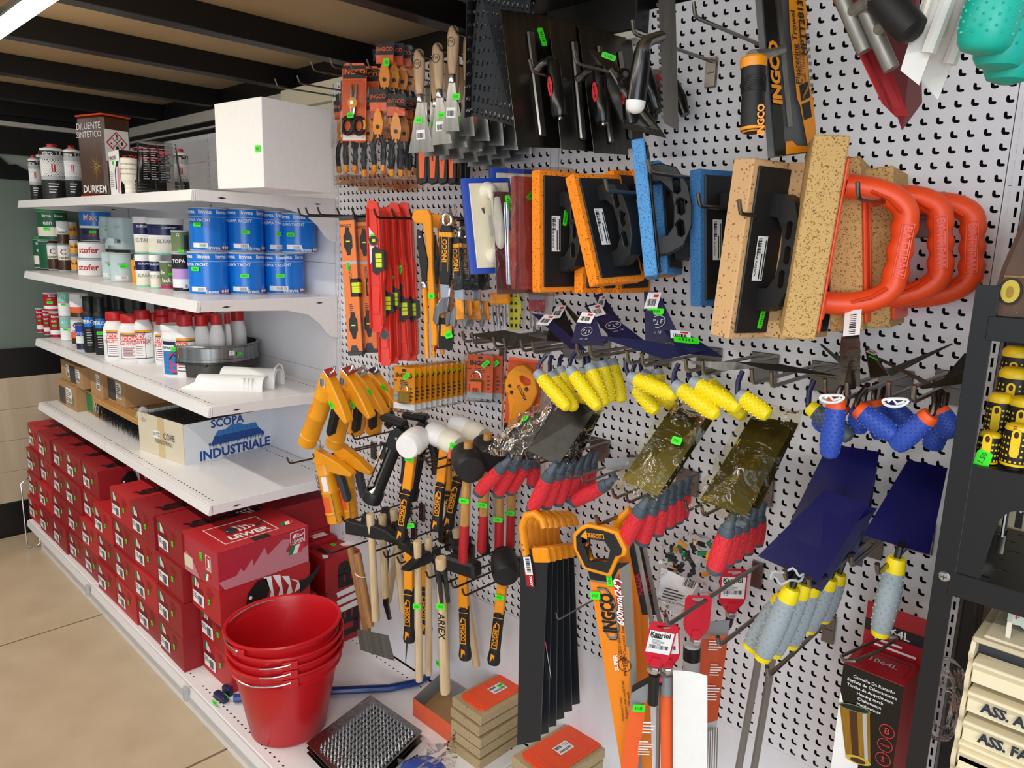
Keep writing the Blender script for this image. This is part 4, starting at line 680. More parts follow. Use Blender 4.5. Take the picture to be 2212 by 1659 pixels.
def orange_float(label, top, bot, d, tz):
    M, L = flt(top, bot, d, tz); t = thing('grout_float', label, 'float', M, 'tan floats with orange handles'); W = .14; T = .05
    part(t, 'foam_pad', B().cbox(-T, 0, 0, W, 0, L, .002, 'foamc')); part(t, 'backing_plate', B().cbox(.0002, .006, .008, W-.008, .012, L-.03, .002, 'orangered').cbox(.006, .011, W*.25, W*.75, .03, L*.22, .002, 'orangered').cbox(.006, .011, W*.25, W*.75, L*.8, L-.05, .002, 'orangered').cbox(.006, .009, W*.3, W*.34, L*.22, L*.8, .001, 'orangered').cbox(.006, .009, W*.66, W*.7, L*.22, L*.8, .001, 'orangered'))
    hz = L*.30; P_ = []; n = 40; R_ = []
    for i in range(n+1):
        u = -1+2*i/n
        if abs(u) < .42: x = .104; z = u/.42*hz*.52
        else: a = (abs(u)-.42)/.58*PI/2; x = .008+.096*max(0, math.cos(a))**.8; z = math.copysign(hz*.52+hz*.48*math.sin(a), u)
        P_.append((x, 0, z)); R_.append(.0185 + (.002*math.cos(u*PI/2*13) if abs(u) < .36 else 0))
    part(t, 'handle', B().tube(P_, [.020]*len(P_), 'orangered', 16, None, R_, (0, 1, 0)), T3(.004, W/2, L*.48))
    F = T3(.109, W/2-.0202, L*.48) @ FRONT
    for z0, z1, sx in ((-hz*.5, hz*.5, 1),): part(t, 'raised_frame', B().prism([(-.009, -.042), (.009, -.042), (.009, .042), (-.009, .042)], -.0004, .0012, 'orangered', F, holes=[[(-.0078, -.0408), (.0078, -.0408), (.0078, .0408), (-.0078, .0408)]]))
    text(t, 'BATTIPAV', F @ RZ(-90), .017, 'orangem' if 0 else 'salmon', .02, lift=.0012)
    for s in (-1, 1): part(t, 'groove', B().tube([(.045, -.0185, s*hz*.93), (.072, -.0195, s*hz*.82), (.092, -.0195, s*hz*.63)], .0085, 'orangered', 8, None, .003, (0, 1, 0)), T3(.004, W/2, L*.48))
    return t
orange_float('tan float with orange D-handle, nearest of the three and tilted', (1838, 293), (1761, 737), .305, -27)
orange_float('tan float with orange D-handle, middle of the three', (1859, 336), (1864, 715), .20, -12)
orange_float('tan float with orange D-handle, rightmost of the three', (1930, 357), (1922, 708), .135, -7)
# rubber floats, packaged trowels
def rubber(label, top, bot, d, tz, full=True):
    M, L = flt(top, bot, d, tz); t = thing('rubber_float', label, 'float', M, 'blue rubber floats'); W = .115
    part(t, 'rubber_pad', B().prism([(-.022, 0), (-.003, -.004), (0, .006), (0, W-.006), (-.003, W+.004), (-.022, W)], 0, L, 'blue'))
    part(t, 'backing_plate', B().cbox(.0002, .004, .012, W-.004, .012, L-.012, .0015, 'ivory')); part(t, 'handle', B().tube([(.004, 0, -.075), (.03, 0, -.07), (.048, 0, -.045), (.05, 0, 0), (.048, 0, .045), (.03, 0, .07), (.004, 0, .075)], [.022, .014, .012, .012, .012, .014, .022], 'creamw', 12), T3(.0, W*.5, L*.52))
    part(t, 'label', B().rect(T3(.004, 0, 0) @ SIDE, W*.45, L*.38, .012, .05, 'ltgrey', .0008)); return t
rubber('blue rubber float with cream plate and handle, front one of two', (1000, 385), (1021, 592), .28, 24); rubber('blue rubber float behind, only its top corner showing', (1062, 362), (1064, 560), .13, 24)
def bag(parent, pts, m='film', name='plastic_bag', wob=.006, seed=1, n=6):   # crumpled clear bag: four corners, sheet with folds
    q = random.Random(seed); P = [V(p) for p in pts]; nx = n; nz = n*2; nn = (P[1]-P[0]).cross(P[3]-P[0]).normalized(); vs = []
    for j in range(nz+1):
        for i in range(nx+1):
            u, v = i/nx, j/nz; p = (P[0]*(1-u)+P[1]*u)*(1-v)+(P[3]*(1-u)+P[2]*u)*v; e = 1.0+(.6 if v < .1 or v > .9 else 0)
            vs.append(p+nn*q.uniform(-wob, wob)*e+V((q.uniform(-1, 1), q.uniform(-1, 1), q.uniform(-1, 1)))*wob*.5)
    fs = [(j*(nx+1)+i, j*(nx+1)+i+1, (j+1)*(nx+1)+i+1, (j+1)*(nx+1)+i) for j in range(nz) for i in range(nx)]
    return part(parent, name, B().add(vs, fs, m))
M, L = flt((1070, 412), (1078, 636), .265, 22); t = thing('packaged_trowel', 'chrome plated trowel in a clear bag with orange label, between rubber floats and red pad', 'trowel', M)
part(t, 'plate', B().cbox(-.016, -.0145, 0, .11, 0, L, .0005, 'chrome')); part(t, 'rail', B().cbox(-.014, -.004, .03, .05, .02, L-.02, .003, 'chrome')); part(t, 'grip', B().lathe([(.012, 0), (.016, .01), (.015, .09), (.012, .1)], 14, 'black'), T3(.022, .055, L*.4)); part(t, 'stem', B().tube([(-.01, .04, L*.84), (.012, .05, L*.86), (.022, .055, L*.84)], .005, 'chrome'))
part(t, 'label', B().rect(T3(-.013, 0, 0) @ SIDE, .03, L*.12, .05, L*.5, 'orangep', .012).barcode(T3(-.013, .045, L*.2) @ SIDE @ RZ(90), 0, -.012, .05, .016, 4, .0125)); text(t, 'INGCO', T3(0, .065, L*.5) @ SIDE @ RZ(-90), .018, 'black', .02); price(t, T3(.03, .02, L*.86) @ SIDE @ RZ(-75), .04, .013)
bag(t, [(.032, -.004, -.01), (.032, .125, -.01), (.03, .125, L+.012), (.03, -.004, L+.012)]); bag(t, [(-.02, -.006, -.01), (.032, -.006, -.01), (.03, -.006, L+.012), (-.02, -.006, L+.012)], seed=2, n=3)
M, L = flt((1112, 380), (1113, 626), .27, 18); t = thing('packaged_float', 'brick red foam float sealed in clear bag, left of the orange sponge floats', 'float', M)
part(t, 'foam_pad', B().cbox(-.02, 0, 0, .12, 0, L, .002, 'foamr')); part(t, 'backing_plate', B().cbox(.0002, .005, .01, .11, .012, L-.012, .001, 'brick')); part(t, 'handle', dgrip(L, 'brown', .08, .05), T3(0, .06, L/2), bev=.003); part(t, 'label', B().rect(T3(.005, 0, 0) @ SIDE, .04, L*.34, .03, .08, 'orangep', .001)); price(t, T3(.03, .03, L*.85) @ SIDE @ RZ(45), .04, .013)
bag(t, [(.06, -.004, -.012), (.06, .13, -.012), (.05, .13, L+.015), (.05, -.004, L+.015)], 'filmo', seed=3); bag(t, [(-.024, -.006, -.012), (.06, -.006, -.012), (.05, -.006, L+.015), (-.024, -.006, L+.015)], 'film', seed=4, n=4)
# hooks of the float row
for i, (x, y, L) in enumerate(((1120, 428, .25), (1046, 470, .24), (1310, 412, .325), (1402, 372, .335), (1510, 445, .27), (1598, 462, .335), (1852, 428, .335))): hook(x, y, L, 'steel hook holding the floats, %s from the left' % ORD[i], r=.0036, group='hooks of the float row')
# ---- steel finishing trowels
def steel_trowel(label, top, bot, d, tz, W=.13, oval=True, tg=False, group='steel finishing trowels'):
    M, L = flt(top, bot, d, tz); t = thing('finishing_trowel', label, 'trowel', M, group)
    part(t, 'blade', B().cbox(-.0012, 0, 0, W, 0, L, .0004, 'dksteel')); part(t, 'rail', B().cbox(.0002, .008, W*.42, W*.56, L*.08, L*.86, .003, 'steel'))
    part(t, 'stem', B().tube([(.004, W*.5, L*.56), (.03, W*.52, L*.585), (.05, W*.55, L*.58), (.057, W*.55, L*.56)], [.011, .008, .008, .012], 'steel', 10))
    part(t, 'handle', B().lathe([(.004, 0), (.014, .002), (.0175, .012), (.0165, .04), (.0145, .075), (.0135, .105), (.0125, .112)], 20, 'blackg'), T3(.062, W*.56, L*.15)); part(t, 'end_cap', B().lathe([(.0, -.004), (.005, -.004), (.005, .004)], 12, 'chrome'), T3(.062, W*.56, L*.15))
    if oval: F = T3(.062, W*.56-.0158, L*.15+.062) @ FRONT; part(t, 'emblem', B().poly(F, circ(.0085, 18, 0, 0, .02), 'flag', .0004)); text(t, 'P\nT\nE', F @ RZ(8), .009, 'black', .02, lift=.0012)
    if tg: price(t, SIDE @ T3(W*.72, L*.83, .001) @ RZ(-78), .038, .014); text(t, 'art. 806/s', SIDE @ T3(W*.74, L*.66, 0) @ RZ(-90), .014, 'black', .01)
    return t
steel_trowel('large steel trowel with black handle and price tag, first in its row', (1081, 20), (1117, 317), .325, 17, tg=True)
steel_trowel('large steel trowel with black handle, second in its row', (1186, 42), (1212, 322), .255, 12, .12)
steel_trowel('large steel trowel with black handle, third in its row', (1249, 54), (1283, 330), .185, 12, .10)
steel_trowel('steel trowel fourth in its row, only the black handle and blade edge visible', (1300, 70), (1330, 318), .12, 10, .09, oval=False)
# margin trowel lying diagonally, notched trowel seen edge-on
def quad(b, p, m, t=.0012): n = (p[1]-p[0]).cross(p[3]-p[0]).normalized()*t; return b.add([*p, *[q_+n for q_ in p]], [(3, 2, 1, 0), (4, 5, 6, 7), (0, 1, 5, 4), (1, 2, 6, 5), (2, 3, 7, 6), (3, 0, 4, 7)], m)
def worldthing(name, label, cat, o, group=None): return thing(name, label, cat, T3(*o), group)
def rel(o, *ps): return [p-o for p in ps]
o = Y(1355, 200, .16); t = worldthing('margin_trowel', 'steel margin trowel hanging askew below the white-knobbed handle', 'trowel', o)
p = rel(o, Y(1272, 106, .2), Y(1318, 118, .16), Y(1440, 298, .10), Y(1346, 276, .16)); part(t, 'blade', quad(B(), p, 'dksteel'))
part(t, 'rail', B().tube(rel(o, Y(1318, 150, .19), Y(1360, 215, .17), Y(1408, 268, .13)), .005, 'steel')); part(t, 'stem', B().tube(rel(o, Y(1345, 195, .17), Y(1338, 170, .2), Y(1352, 160, .22)), .006, 'steel')); part(t, 'handle', B().tube(rel(o, Y(1395, 150, .12), Y(1405, 190, .12), Y(1418, 232, .11), Y(1424, 240, .11)), [.012, .015, .015, .009], 'blackg', 14)); price(t, flatf(rel(o, Y(1315, 122, .185))[0], (.7, .7, -.3), (.2, .1, 1)), .03, .011)
o = Y(1440, 140, .36); t = worldthing('notched_trowel', 'notched steel trowel seen edge-on, black handle with white knob at left', 'trowel', o)
bl0, bl1, bl2, bl3 = rel(o, Y(1416, -40, .345), Y(1458, -40, .315), Y(1466, 283, .31), Y(1430, 262, .335)); b = B(); n = 20; L_ = [bl0.lerp(bl3, i/n) for i in range(n+1)]; R_ = [bl1.lerp(bl2, i/n) for i in range(n+1)]; nn = (bl1-bl0).cross(bl3-bl0).normalized()*.0012
for i in range(n): 
    a, c_ = L_[i].lerp(R_[i], .12), L_[i+1].lerp(R_[i+1], .12); quad(b, [a, R_[i], R_[i+1], c_], 'serr'); quad(b, [L_[i], a, L_[i].lerp(L_[i+1], .5).lerp(R_[i].lerp(R_[i+1], .5), .12), L_[i].lerp(L_[i+1], .5)], 'serr')
part(t, 'blade', b); h0, h1 = rel(o, Y(1388, 110, .40), Y(1372, 232, .40)); part(t, 'stem', B().tube(rel(o, Y(1428, 78, .35), Y(1400, 88, .39), Y(1390, 100, .40), Y(1388, 113, .40)), [.009, .010, .012, .0135], 'steel', 14))
ax = (h1-h0).normalized(); part(t, 'handle', B().tube([h0, h0.lerp(h1, .3), h0.lerp(h1, .6), h0.lerp(h1, .9)], [.0135, .0155, .0165, .016], 'blackg', 20)); part(t, 'knob', B().tube([h0.lerp(h1, .88), h0.lerp(h1, .95), h0.lerp(h1, 1.04), h0.lerp(h1, 1.09), h0.lerp(h1, 1.115)], [.0162, .0162, .014, .009, .003], 'paper', 20))
o = Y(1400, 190, .08); t = worldthing('pointing_trowel', 'black handled trowel with red label behind the notched steel trowel', 'trowel', o); part(t, 'handle', B().tube(rel(o, Y(1392, 150, .09), Y(1408, 185, .085), Y(1425, 225, .08), Y(1430, 236, .08)), [.012, .016, .015, .009], 'blackg', 14)); part(t, 'card', quad(B(), rel(o, Y(1412, 168, .06), Y(1428, 155, .05), Y(1430, 200, .05), Y(1418, 188, .06)), 'redbox')); part(t, 'rear_handle', B().tube(rel(o, Y(1455, 180, .05), Y(1470, 215, .05), Y(1480, 248, .05)), [.012, .014, .010], 'blackg', 12)); part(t, 'blade', quad(B(), rel(o, Y(1385, 150, .05), Y(1450, 150, .03), Y(1460, 215, .03), Y(1400, 235, .05)), 'dksteel'))
for i, (x, y, L) in enumerate(((1148, 155, .33), (1243, 136, .30), (1368, 72, .29), (1500, 36, .29))): hook(x, y, L, 'steel hook of the trowel row, %s from the left' % ORD[i], r=.0036, group='hooks of the top trowel row')
# ---- rasp plates with teeth
def rasp(label, c4, group='toothed rasp plates', nr=11, nc=11):
    o = c4[0]; t = worldthing('rasp_plate', label, 'rasp', o, group); p = rel(o, *c4); part(t, 'plate', quad(B(), p, 'blackr', .001)); n = (p[3]-p[0]).cross(p[1]-p[0]).normalized(); b = B(); 
    if n.dot(CP-o) < 0: n = -n
    for j in range(nr):
        for i in range(nc):
            u, v = (i+.5)/nc, (j+.35+.04*(i % 2))/nr; a = p[0].lerp(p[1], u).lerp(p[3].lerp(p[2], u), v); e = (p[1]-p[0])/nc*.30; f_ = (p[3]-p[0])/nr*.26
            b.add([a-e+n*.0004, a+e+n*.0004, a+f_+n*.0004, a-f_*.5+n*.006], [(0, 1, 3), (1, 2, 3), (2, 0, 3)], 'chrome'); b.add([a+f_*.9-e+n*.0006, a+f_*.9+e+n*.0006, a+f_*1.5+e*.6+n*.0006, a+f_*1.5-e*.6+n*.0006], [(0, 1, 2, 3)], 'hole')
    part(t, 'teeth', b)['kind'] = 'stuff'; return t
rasp('black toothed rasp plate in front, tilted, rows of silver teeth', [Y(1034, -40, .30), Y(1150, -25, .20), Y(1110, 272, .215), Y(1006, 246, .30)])
rasp('black toothed rasp plate seen almost edge-on at left of the tilted one', [Y(1010, -40, .34), Y(1040, -40, .24), Y(1030, 250, .24), Y(1004, 254, .34)], nc=5); rasp('black toothed rasp plate behind the tilted one, upper edge showing', [Y(1070, -40, .2), Y(1160, -30, .12), Y(1140, 240, .12), Y(1060, 230, .2)], nc=9)
# ---- putty knives
def putty(L=.24, Wb=.07, hl=.105, m='woodk'):
    b = B().lathe([(.0075, 0), (.009, .006), (.0125, .03), (.0145, .06), (.0145, .085), (.012, .1), (.007, hl), (0, hl+.001)], 16, m, None, .72)
    f = B().lathe([(.0085, -.014), (.0088, -.012), (.0088, .003), (.0082, .004)], 14, 'chrome', None, .8)
    bl_ = B().prism([(-Wb/2, -L+hl), (Wb/2, -L+hl), (.008, -.012), (-.008, -.012)], -.0006, .0006, 'steel', ax='y')
    return b.mesh('handle'), f.mesh('ferrule'), bl_.mesh('blade')
PK = [putty(.235, .072), putty(.225, .058), putty(.225, .046)]
def pknife(v, top, bot, d, label, tg=True):
    a = Y(*top, d); z = Y(*top, d)-Y(*bot, d); t = thing('putty_knife', label, 'putty knife', frame(a-z.normalized()*.105, z, (.35, -.93, 0)), 'wood handled putty knives'); L = (.235, .225, .225)[v]
    part(t, 'handle', PK[v][0]); part(t, 'ferrule', PK[v][1]); part(t, 'blade', PK[v][2])
    if tg: text(t, 'PTE', T3(0, -.011, .07) @ FRONT, .0085, 'black', .0); price(t, T3(.004*v, -.001, -.05) @ FRONT, .018, .013); part(t, 'label', B().rect(T3(0, -.001, 0) @ FRONT, -.012, -L+.105+.025, .024, .02, 'paper', .0003).barcode(T3(0, -.001, 0) @ FRONT, -.009, -L+.105+.028, .018, .011, 5, .0006)); part(t, 'stamp', B().prism(circ(.010, 16), 0, .0006, 'black', T3(0, -.0106, .07) @ FRONT, holes=[circ(.0088, 16)]))
    return t
ROWP = [((905, 107), (910, 318), 0, 'left'), ((945, 94), (953, 306), 1, 'middle'), ((980, 57), (974, 266), 2, 'right')]
for (tp, bt, v, nm) in ROWP:
    for k in range(6):
        d = .29-.045*k; w0 = Y(*tp, .29); w1 = Y(*bt, .29); z = w0-w1; a = V((w0.x+.004*k, -d, w0.z+(-.004*k if v < 2 else -.006*k)))
        t = thing('putty_knife', 'wood handled putty knife, %s file, %s from the front' % (nm, ORD[k]), 'putty knife', frame(a-z.normalized()*.105, z, (.35, -.93, 0)), 'wood handled putty knives'); L = (.235, .225, .225)[v]
        part(t, 'handle', PK[v][0]); part(t, 'ferrule', PK[v][1]); part(t, 'blade', PK[v][2])
        if k == 0: text(t, 'PTE', T3(0, -.0115, .07) @ FRONT, .0085, 'black', .0); part(t, 'stamp', B().prism(circ(.010, 16), 0, .0006, 'black', T3(0, -.011, .07) @ FRONT, holes=[circ(.0088, 16)])); part(t, 'label', B().rect(T3(0, -.001, 0) @ FRONT, -.012, -L+.105+.03, .024, .022, 'paper', .0003).barcode(T3(0, -.001, 0) @ FRONT, -.009, -L+.105+.033, .018, .012, 5, .0006))
        if k < 2: price(t, T3(-.004+.008*v, -.001, -.055 if v < 2 else -.045) @ FRONT, .02, .014)
    hook(tp[0]+3, tp[1]+14, .30, 'steel hook through the putty knife handles, %s file' % nm, tip=.012, group='hooks of the putty knives')
for k in range(5):     # narrow scrapers behind the rasp plates
    t = thing('narrow_scraper', 'narrow steel scraper with orange sticker below the rasp plates, %s' % ORD[k], 'scraper', frame(Y(1027+15*k, 262+1*k, .2-.035*k), (0, 0, 1), (.3, -.95, 0)), 'narrow scrapers'); part(t, 'blade', B().prism([(-.013, -.045), (.013, -.045), (.010, .05), (-.010, .05)], -.0006, .0006, 'steel', ax='y')); part(t, 'sticker', B().rect(T3(0, -.0008, 0) @ FRONT, -.009, -.005, .018, .016, 'orangep', .0004)); part(t, 'handle', B().cbox(-.009, .009, -.006, .006, .05, .13, .003, 'black'))
for k, (x, w) in enumerate(((913, 26), (937, 20), (958, 22), (978, 18), (991, 12), (1003, 14))):
    t = thing('black_scraper', 'black scraper with orange inlay hanging below the putty knives, %s from the left' % ORD[k], 'scraper', frame(Y(x, 398, .16-.012*k), (0, 0, 1), (.5-.12*k, -.85, 0)), 'black scrapers with orange inlay')
    part(t, 'handle', B().prism([(-.014, .004), (-.006, -.002), (.004, .001), (.013, .004), (.016, .02), (.015, .15), (-.015, .15), (-.016, .02)], -.008, .008, 'blackr', ax='y'), bev=.002); part(t, 'inlay', B().poly(FRONT @ T3(0, 0, .008), [(-.006, .015), (.006, .015), (.009, .07), (.006, .12), (-.006, .12), (-.009, .07)], 'orangep', .0008).poly(FRONT @ T3(0, 0, .008), [(-.002, .06), (.002, .06), (.004, .11), (-.004, .11)] if k else [(0, .01), (.001, .01), (.001, .02)], 'blackr', .0012)); part(t, 'blade', B().box(-.012, .012, -.0008, .0008, .15, .21, 'steel'))
# ---- pliers in clear packs
def pliers(b_j, b_h, b_t):
    b_j.prism([(-.012, .10), (-.016, .125), (-.010, .15), (-.003, .165), (.003, .165), (.010, .15), (.016, .125), (.012, .10), (.006, .085), (-.006, .085)], -.005, .005, 'orangem', ax='y').lathe([(.006, -.0065), (.006, .0065)], 12, 'black', T3(0, 0, .115) @ RX(90))
    for s in (-1, 1):
        b_h.tube([(s*.004, 0, .095), (s*.014, 0, .07), (s*.017, 0, .04), (s*.014, 0, .012)], [.006, .0075, .008, .007], 'blackr', 8); b_t.tube([(s*.014, 0, .012), (s*.012, 0, -.004), (s*.010, 0, -.008)], [.0085, .008, .004], 'orangem', 8)
j, h_, e_ = B(), B(), B(); pliers(j, h_, e_); PL = (j.mesh('jaws'), h_.mesh('handles'), e_.mesh('handle_tips'))
def bagged(k, px, py, d, tw, label):
    t = thing('bagged_pliers', label, 'pliers', frame(Y(px, py, d), (0, 0, 1), (.55+tw, -.8, 0)), 'pliers in clear bags'); S_ = MX.Scale(.95, 4)
    part(t, 'jaws', PL[0], S_); part(t, 'handles', PL[1], S_); part(t, 'handle_tips', PL[2], S_); part(t, 'header_card', B().box(-.026, .026, -.0006, .0006, .168, .205, 'black').rect(T3(0, -.0008, 0) @ FRONT, -.024, .150, .048, .022, 'orangep', .0004)); text(t, 'INGCO', T3(0, -.001, .186) @ FRONT, .014, 'orangep', .03)
    bag(t, [(-.032, -.010, -.03), (.032, -.010, -.03), (.03, -.008, .205), (-.03, -.008, .205)], 'film', seed=k, wob=.004, n=4); bag(t, [(-.036, .012, -.045), (.036, .012, -.045), (.034, .011, -.012), (-.034, .011, -.012)], 'filmo', 'seal_strip', seed=k+30, wob=.006, n=4); return t
PB = [(740, 368, .14), (757, 366, .2), (778, 370, .15), (797, 376, .2), (818, 366, .24), (838, 372, .19), (856, 376, .21), (874, 378, .15), (889, 372, .1)]
for k, (x, y, d) in enumerate(PB): bagged(k, x, y, d, (-.2, .1, 0, .15, -.1)[k % 5], 'orange and black pliers in a clear bag under the packs, %s from the left' % ORD[k])
def snips(k, px, py, d, label, front=False):
    t = thing('snips_pack', label, 'blister pack', frame(Y(px, py, d), (0, .02, 1), (.5, -.85, 0)), 'orange tool packs at upper left')
    part(t, 'card', B().prism([(-.036, 0), (.036, 0), (.036, .19), (.028, .205), (-.028, .205), (-.036, .19)], 0, .001, 'orangep', ax='y')); part(t, 'header', B().rect(FRONT, -.034, .165, .068, .034, 'black', .0006).rect(FRONT, -.034, .004, .068, .012, 'paper', .0006)); text(t, 'INGCO', FRONT @ T3(0, .182, .0005), .02, 'orangep', .03)
    part(t, 'tool', B().tube([(-.006, -.006, .15), (-.004, -.006, .09), (.0, -.006, .06)], [.003, .006, .006], 'chrome', 8).tube([(.008, -.006, .15), (.004, -.006, .1), (.0, -.006, .07)], [.003, .006, .006], 'chrome', 8).lathe([(.014, -.006), (.014, .006)], 14, 'orangem', T3(0, -.007, .10) @ RX(90)).lathe([(.005, -.008), (.005, .008)], 10, 'chrome', T3(0, -.008, .10) @ RX(90)))
    for s in (-1, 1): n = 14; part(t, 'finger_ring', B().tube([(s*.017+.016*math.cos(2*PI*i/n), -.008, .04+.021*math.sin(2*PI*i/n)) for i in range(n)], .006, 'black' if s < 0 else 'blackr', 8, closed=True)); 
    part(t, 'orange_insert', B().tube([(.034, -.009, .03), (.036, -.009, .042), (.034, -.009, .055)], .005, 'orangem', 8)); price(t, FRONT @ T3(-.004, .066, .016), .02, .014)
    part(t, 'shell', B().cbox(-.034, .034, -.018, -.0006, .006, .16, .004, 'clear')); return t
for k, (x, y, d) in enumerate(((765, 305, .24), (792, 308, .19), (812, 308, .145))): snips(k, x, y, d, 'orange blister pack of snips on the left file, %s from the front' % ORD[k])
for k, (x, y, d) in enumerate(((832, 300, .21), (852, 300, .17), (870, 302, .13), (886, 304, .095))): bagged(20+k, x, y-35, d, .1*k, 'bagged pliers with dark header on the right file, %s from the front' % ORD[k])
price(bpy.data.objects['bagged_pliers.009'], FRONT @ T3(.01, .15, .016), .016, .02)
for i, (x, y, L) in enumerate(((748, 222, .2), (806, 226, .24), (852, 228, .24))): hook(x, y, L, 'steel hook hidden among the bagged pliers, %s from the left' % ORD[i], r=.0025, group='hooks at the upper left')
for i, (x, y, L) in enumerate(((598, 187, .23), (646, 180, .22), (676, 152, .27), (717, 144, .27), (761, 156, .27), (797, 148, .24), (891, 146, .2))): hook(x, y, L, 'steel hook at the top left of the pegboard, %s from the left' % ORD[i], r=.0027, group='hooks at the upper left', m='wire')
# ================================================ middle rows: levels, wrenches, guns, locks, mallets, hammers
def hang(top, bot, d, face=(.55, -.83, 0), d2=None):               # frame at the lower end, z up along the tool, -y facing out
    a = Y(*top, d); b_ = Y(*bot, d if d2 is None else d2); z = a-b_; return frame(b_, z, face), z.length
mat('alug', '9c9a94', .4, .6, 'brush', '86847e', 60); mat('viald', '2c2e2c', .25)
def box_level(label, top, bot, d, face):
    M, L = hang(top, bot, d, face); t = thing('spirit_level', label, 'level', M, 'orange box levels'); w, dp = .022, .03
    part(t, 'body', B().cbox(-w, w, 0, .0225, .012, L-.012, .001, 'orangep' if 0 else 'orlev').box(w+.0001, w+.0006, .001, .0215, .012, L-.012, 'alug')); part(t, 'end_cap', B().cbox(-w-.001, w+.0015, -.001, .0235, L-.013, L, .002, 'dkgrey').cbox(-w-.001, w+.0015, -.001, .0235, 0, .013, .002, 'dkgrey').prism([(-.015, .012), (.012, .012), (.006, .03), (-.009, .03)], -.0006, .0, 'dkgrey', ax='y'))
    ov = [(-.006, -.05), (.006, -.05), (.010, -.03), (.016, -.02), (.016, .02), (.010, .03), (.006, .05), (-.006, .05), (-.010, .03), (-.016, .02), (-.016, -.02), (-.010, -.03)]
    for zz in (.82, .22): part(t, 'vial_window', B().poly(FRONT @ T3(0, L*zz, 0) @ MX.Scale(.8, 4), ov, 'viald', .0008).rect(FRONT @ T3(0, L*zz, 0), -.006, -.002, .012, .004, 'lime', .0012))
    part(t, 'vial_frame', B().cbox(-.004, w+.004, -.002, .0245, L*.42, L*.56, .004, 'black')); part(t, 'vial', B().cbox(.002, w+.005, -.003, .017, L*.45, L*.53, .002, 'lime').box(.001, w+.0056, -.0034, .0175, L*.48, L*.482, 'black').box(.001, w+.0056, -.0034, .0175, L*.5, L*.502, 'black'))
    part(t, 'print', B().rect(SIDE @ T3(w+.0006, 0, 0), .003, L*.7, .016, L*.22, 'orangep', .0004).lines(SIDE @ T3(w+.0008, 0, 0), .006, L*.71, .010, L*.12, 4, 'dkgrey').lines(FRONT, -.008, L*.30, .012, L*.08, 6, 'dkgrey').rect(FRONT, -w, L*.66, w*2, .008, 'ltgrey', .0006)); text(t, 'INGCO', FRONT @ T3(-.004, L*.93, 0), .011, 'black', .02); text(t, 'INGCO', FRONT @ T3(0, L*.6, 0) @ RZ(-90), .012, 'dkgrey', .01); return t
mat('orlev', 'f08438', .45)
lv = box_level('orange and silver box level with black vials, leftmost and nearest', (748, 466), (768, 768), .235, (.62, -.78, 0)); price(lv, FRONT @ T3(-.004, .26, 0) @ RZ(85), .022, .010)
box_level('orange and silver box level, second behind the nearest', (784, 470), (800, 762), .185, (.62, -.78, 0)); box_level('orange and silver box level, third and half hidden by red levels', (812, 474), (822, 758), .13, (.62, -.78, 0))
def red_level(label, top, bot, d, v=.5, tw=0, wl=False, second=None):
    M, L = hang(top, bot, d, (.62+tw, -.78, 0)); t = thing('cast_level', label, 'level', M, 'red cast levels'); w = .019
    prof = [(-w*.85, 0), (w*.55, 0), (w, .03), (w*1.0, L*.35), (w*1.25, L*.42), (w*1.25, L*.6), (w*1.0, L*.67), (w*.8, L*.93), (w*.55, L-.004), (-w*.5, L), (-w*.9, L*.985), (-w*1.0, L*.9), (-w, L*.3)]
    part(t, 'body', B().prism(prof, 0, .014, 'leverred', ax='y').prism([(-w*.7, L*.62), (w*.5, L*.66), (w*.45, L*.9), (-w*.6, L*.93)], -.0035, 0, 'leverred', ax='y').prism([(-w*.6, .05), (w*.4, .05), (w*.6, L*.36), (-w*.7, L*.36)], -.0035, 0, 'leverred', ax='y').cbox(w*.62, w*1.02, -.008, .021, .02, L-.03, .002, 'leverred').cbox(-w*1.04, -w*.72, -.008, .021, .01, L-.02, .002, 'leverred'), bev=.002)
    c = L*v; part(t, 'vial_frame', B().prism([(w*.2, c-.038), (w*1.4, c-.024), (w*1.4, c+.024), (w*.2, c+.038), (-w*.3, c+.03), (-w*.3, c-.03)], -.010, .022, 'black', ax='y')); part(t, 'vial', B().cbox(w*.15, w*1.15, -.0115, .008, c-.019, c+.019, .002, 'lime').box(w*.1, w*1.18, -.012, .009, c-.006, c-.0045, 'black').box(w*.1, w*1.18, -.012, .009, c+.0045, c+.006, 'black'))
    if wl: part(t, 'white_panel', B().prism([(-w*.95, L*.82), (-w*.2, L*.76), (w*.5, L*.72), (w*.5, L*.5), (-w*.2, L*.56), (-w*.95, L*.5)], -.004, -.0036, 'paper', ax='y')); part(t, 'dial', B().prism(circ(.0155, 20, -w*.05, L*.70), -.006, -.004, 'leverred', ax='y').prism(circ(.0125, 20, -w*.05, L*.70), -.0075, -.006, 'viald', ax='y').prism([(-.004, L*.69), (.004, L*.69), (.004, L*.71), (-.004, L*.71)], -.0085, -.0075, 'lime', ax='y'))
    if second: part(t, 'dial', B().prism(circ(.0145, 18, 0, L*second), -.0065, -.004, 'leverred', ax='y').prism(circ(.012, 18, 0, L*second), -.0075, -.0065, 'viald', ax='y'))
    return t
RLV = [((806, 432), (816, 718), .285, .55, 0, True, None), ((822, 446), (834, 790), .235, .40, .05, False, .2), ((838, 446), (850, 786), .20, .42, .0, False, None), ((852, 436), (874, 779), .165, .33, -.04, False, .47), ((874, 436), (890, 780), .12, .33, 0, False, None)]
for i, (a, c, d, v, tw, wl, s2) in enumerate(RLV):
    t = red_level('red cast spirit level with lime vials, %s of five from the left' % ORD[i], a, c, d, v, tw, wl, s2)
    if i < 4: price(t, FRONT @ T3(-.006+.004*i, (.25, .24, .24, .26)[i], .006) @ RZ(70), .026, .012)
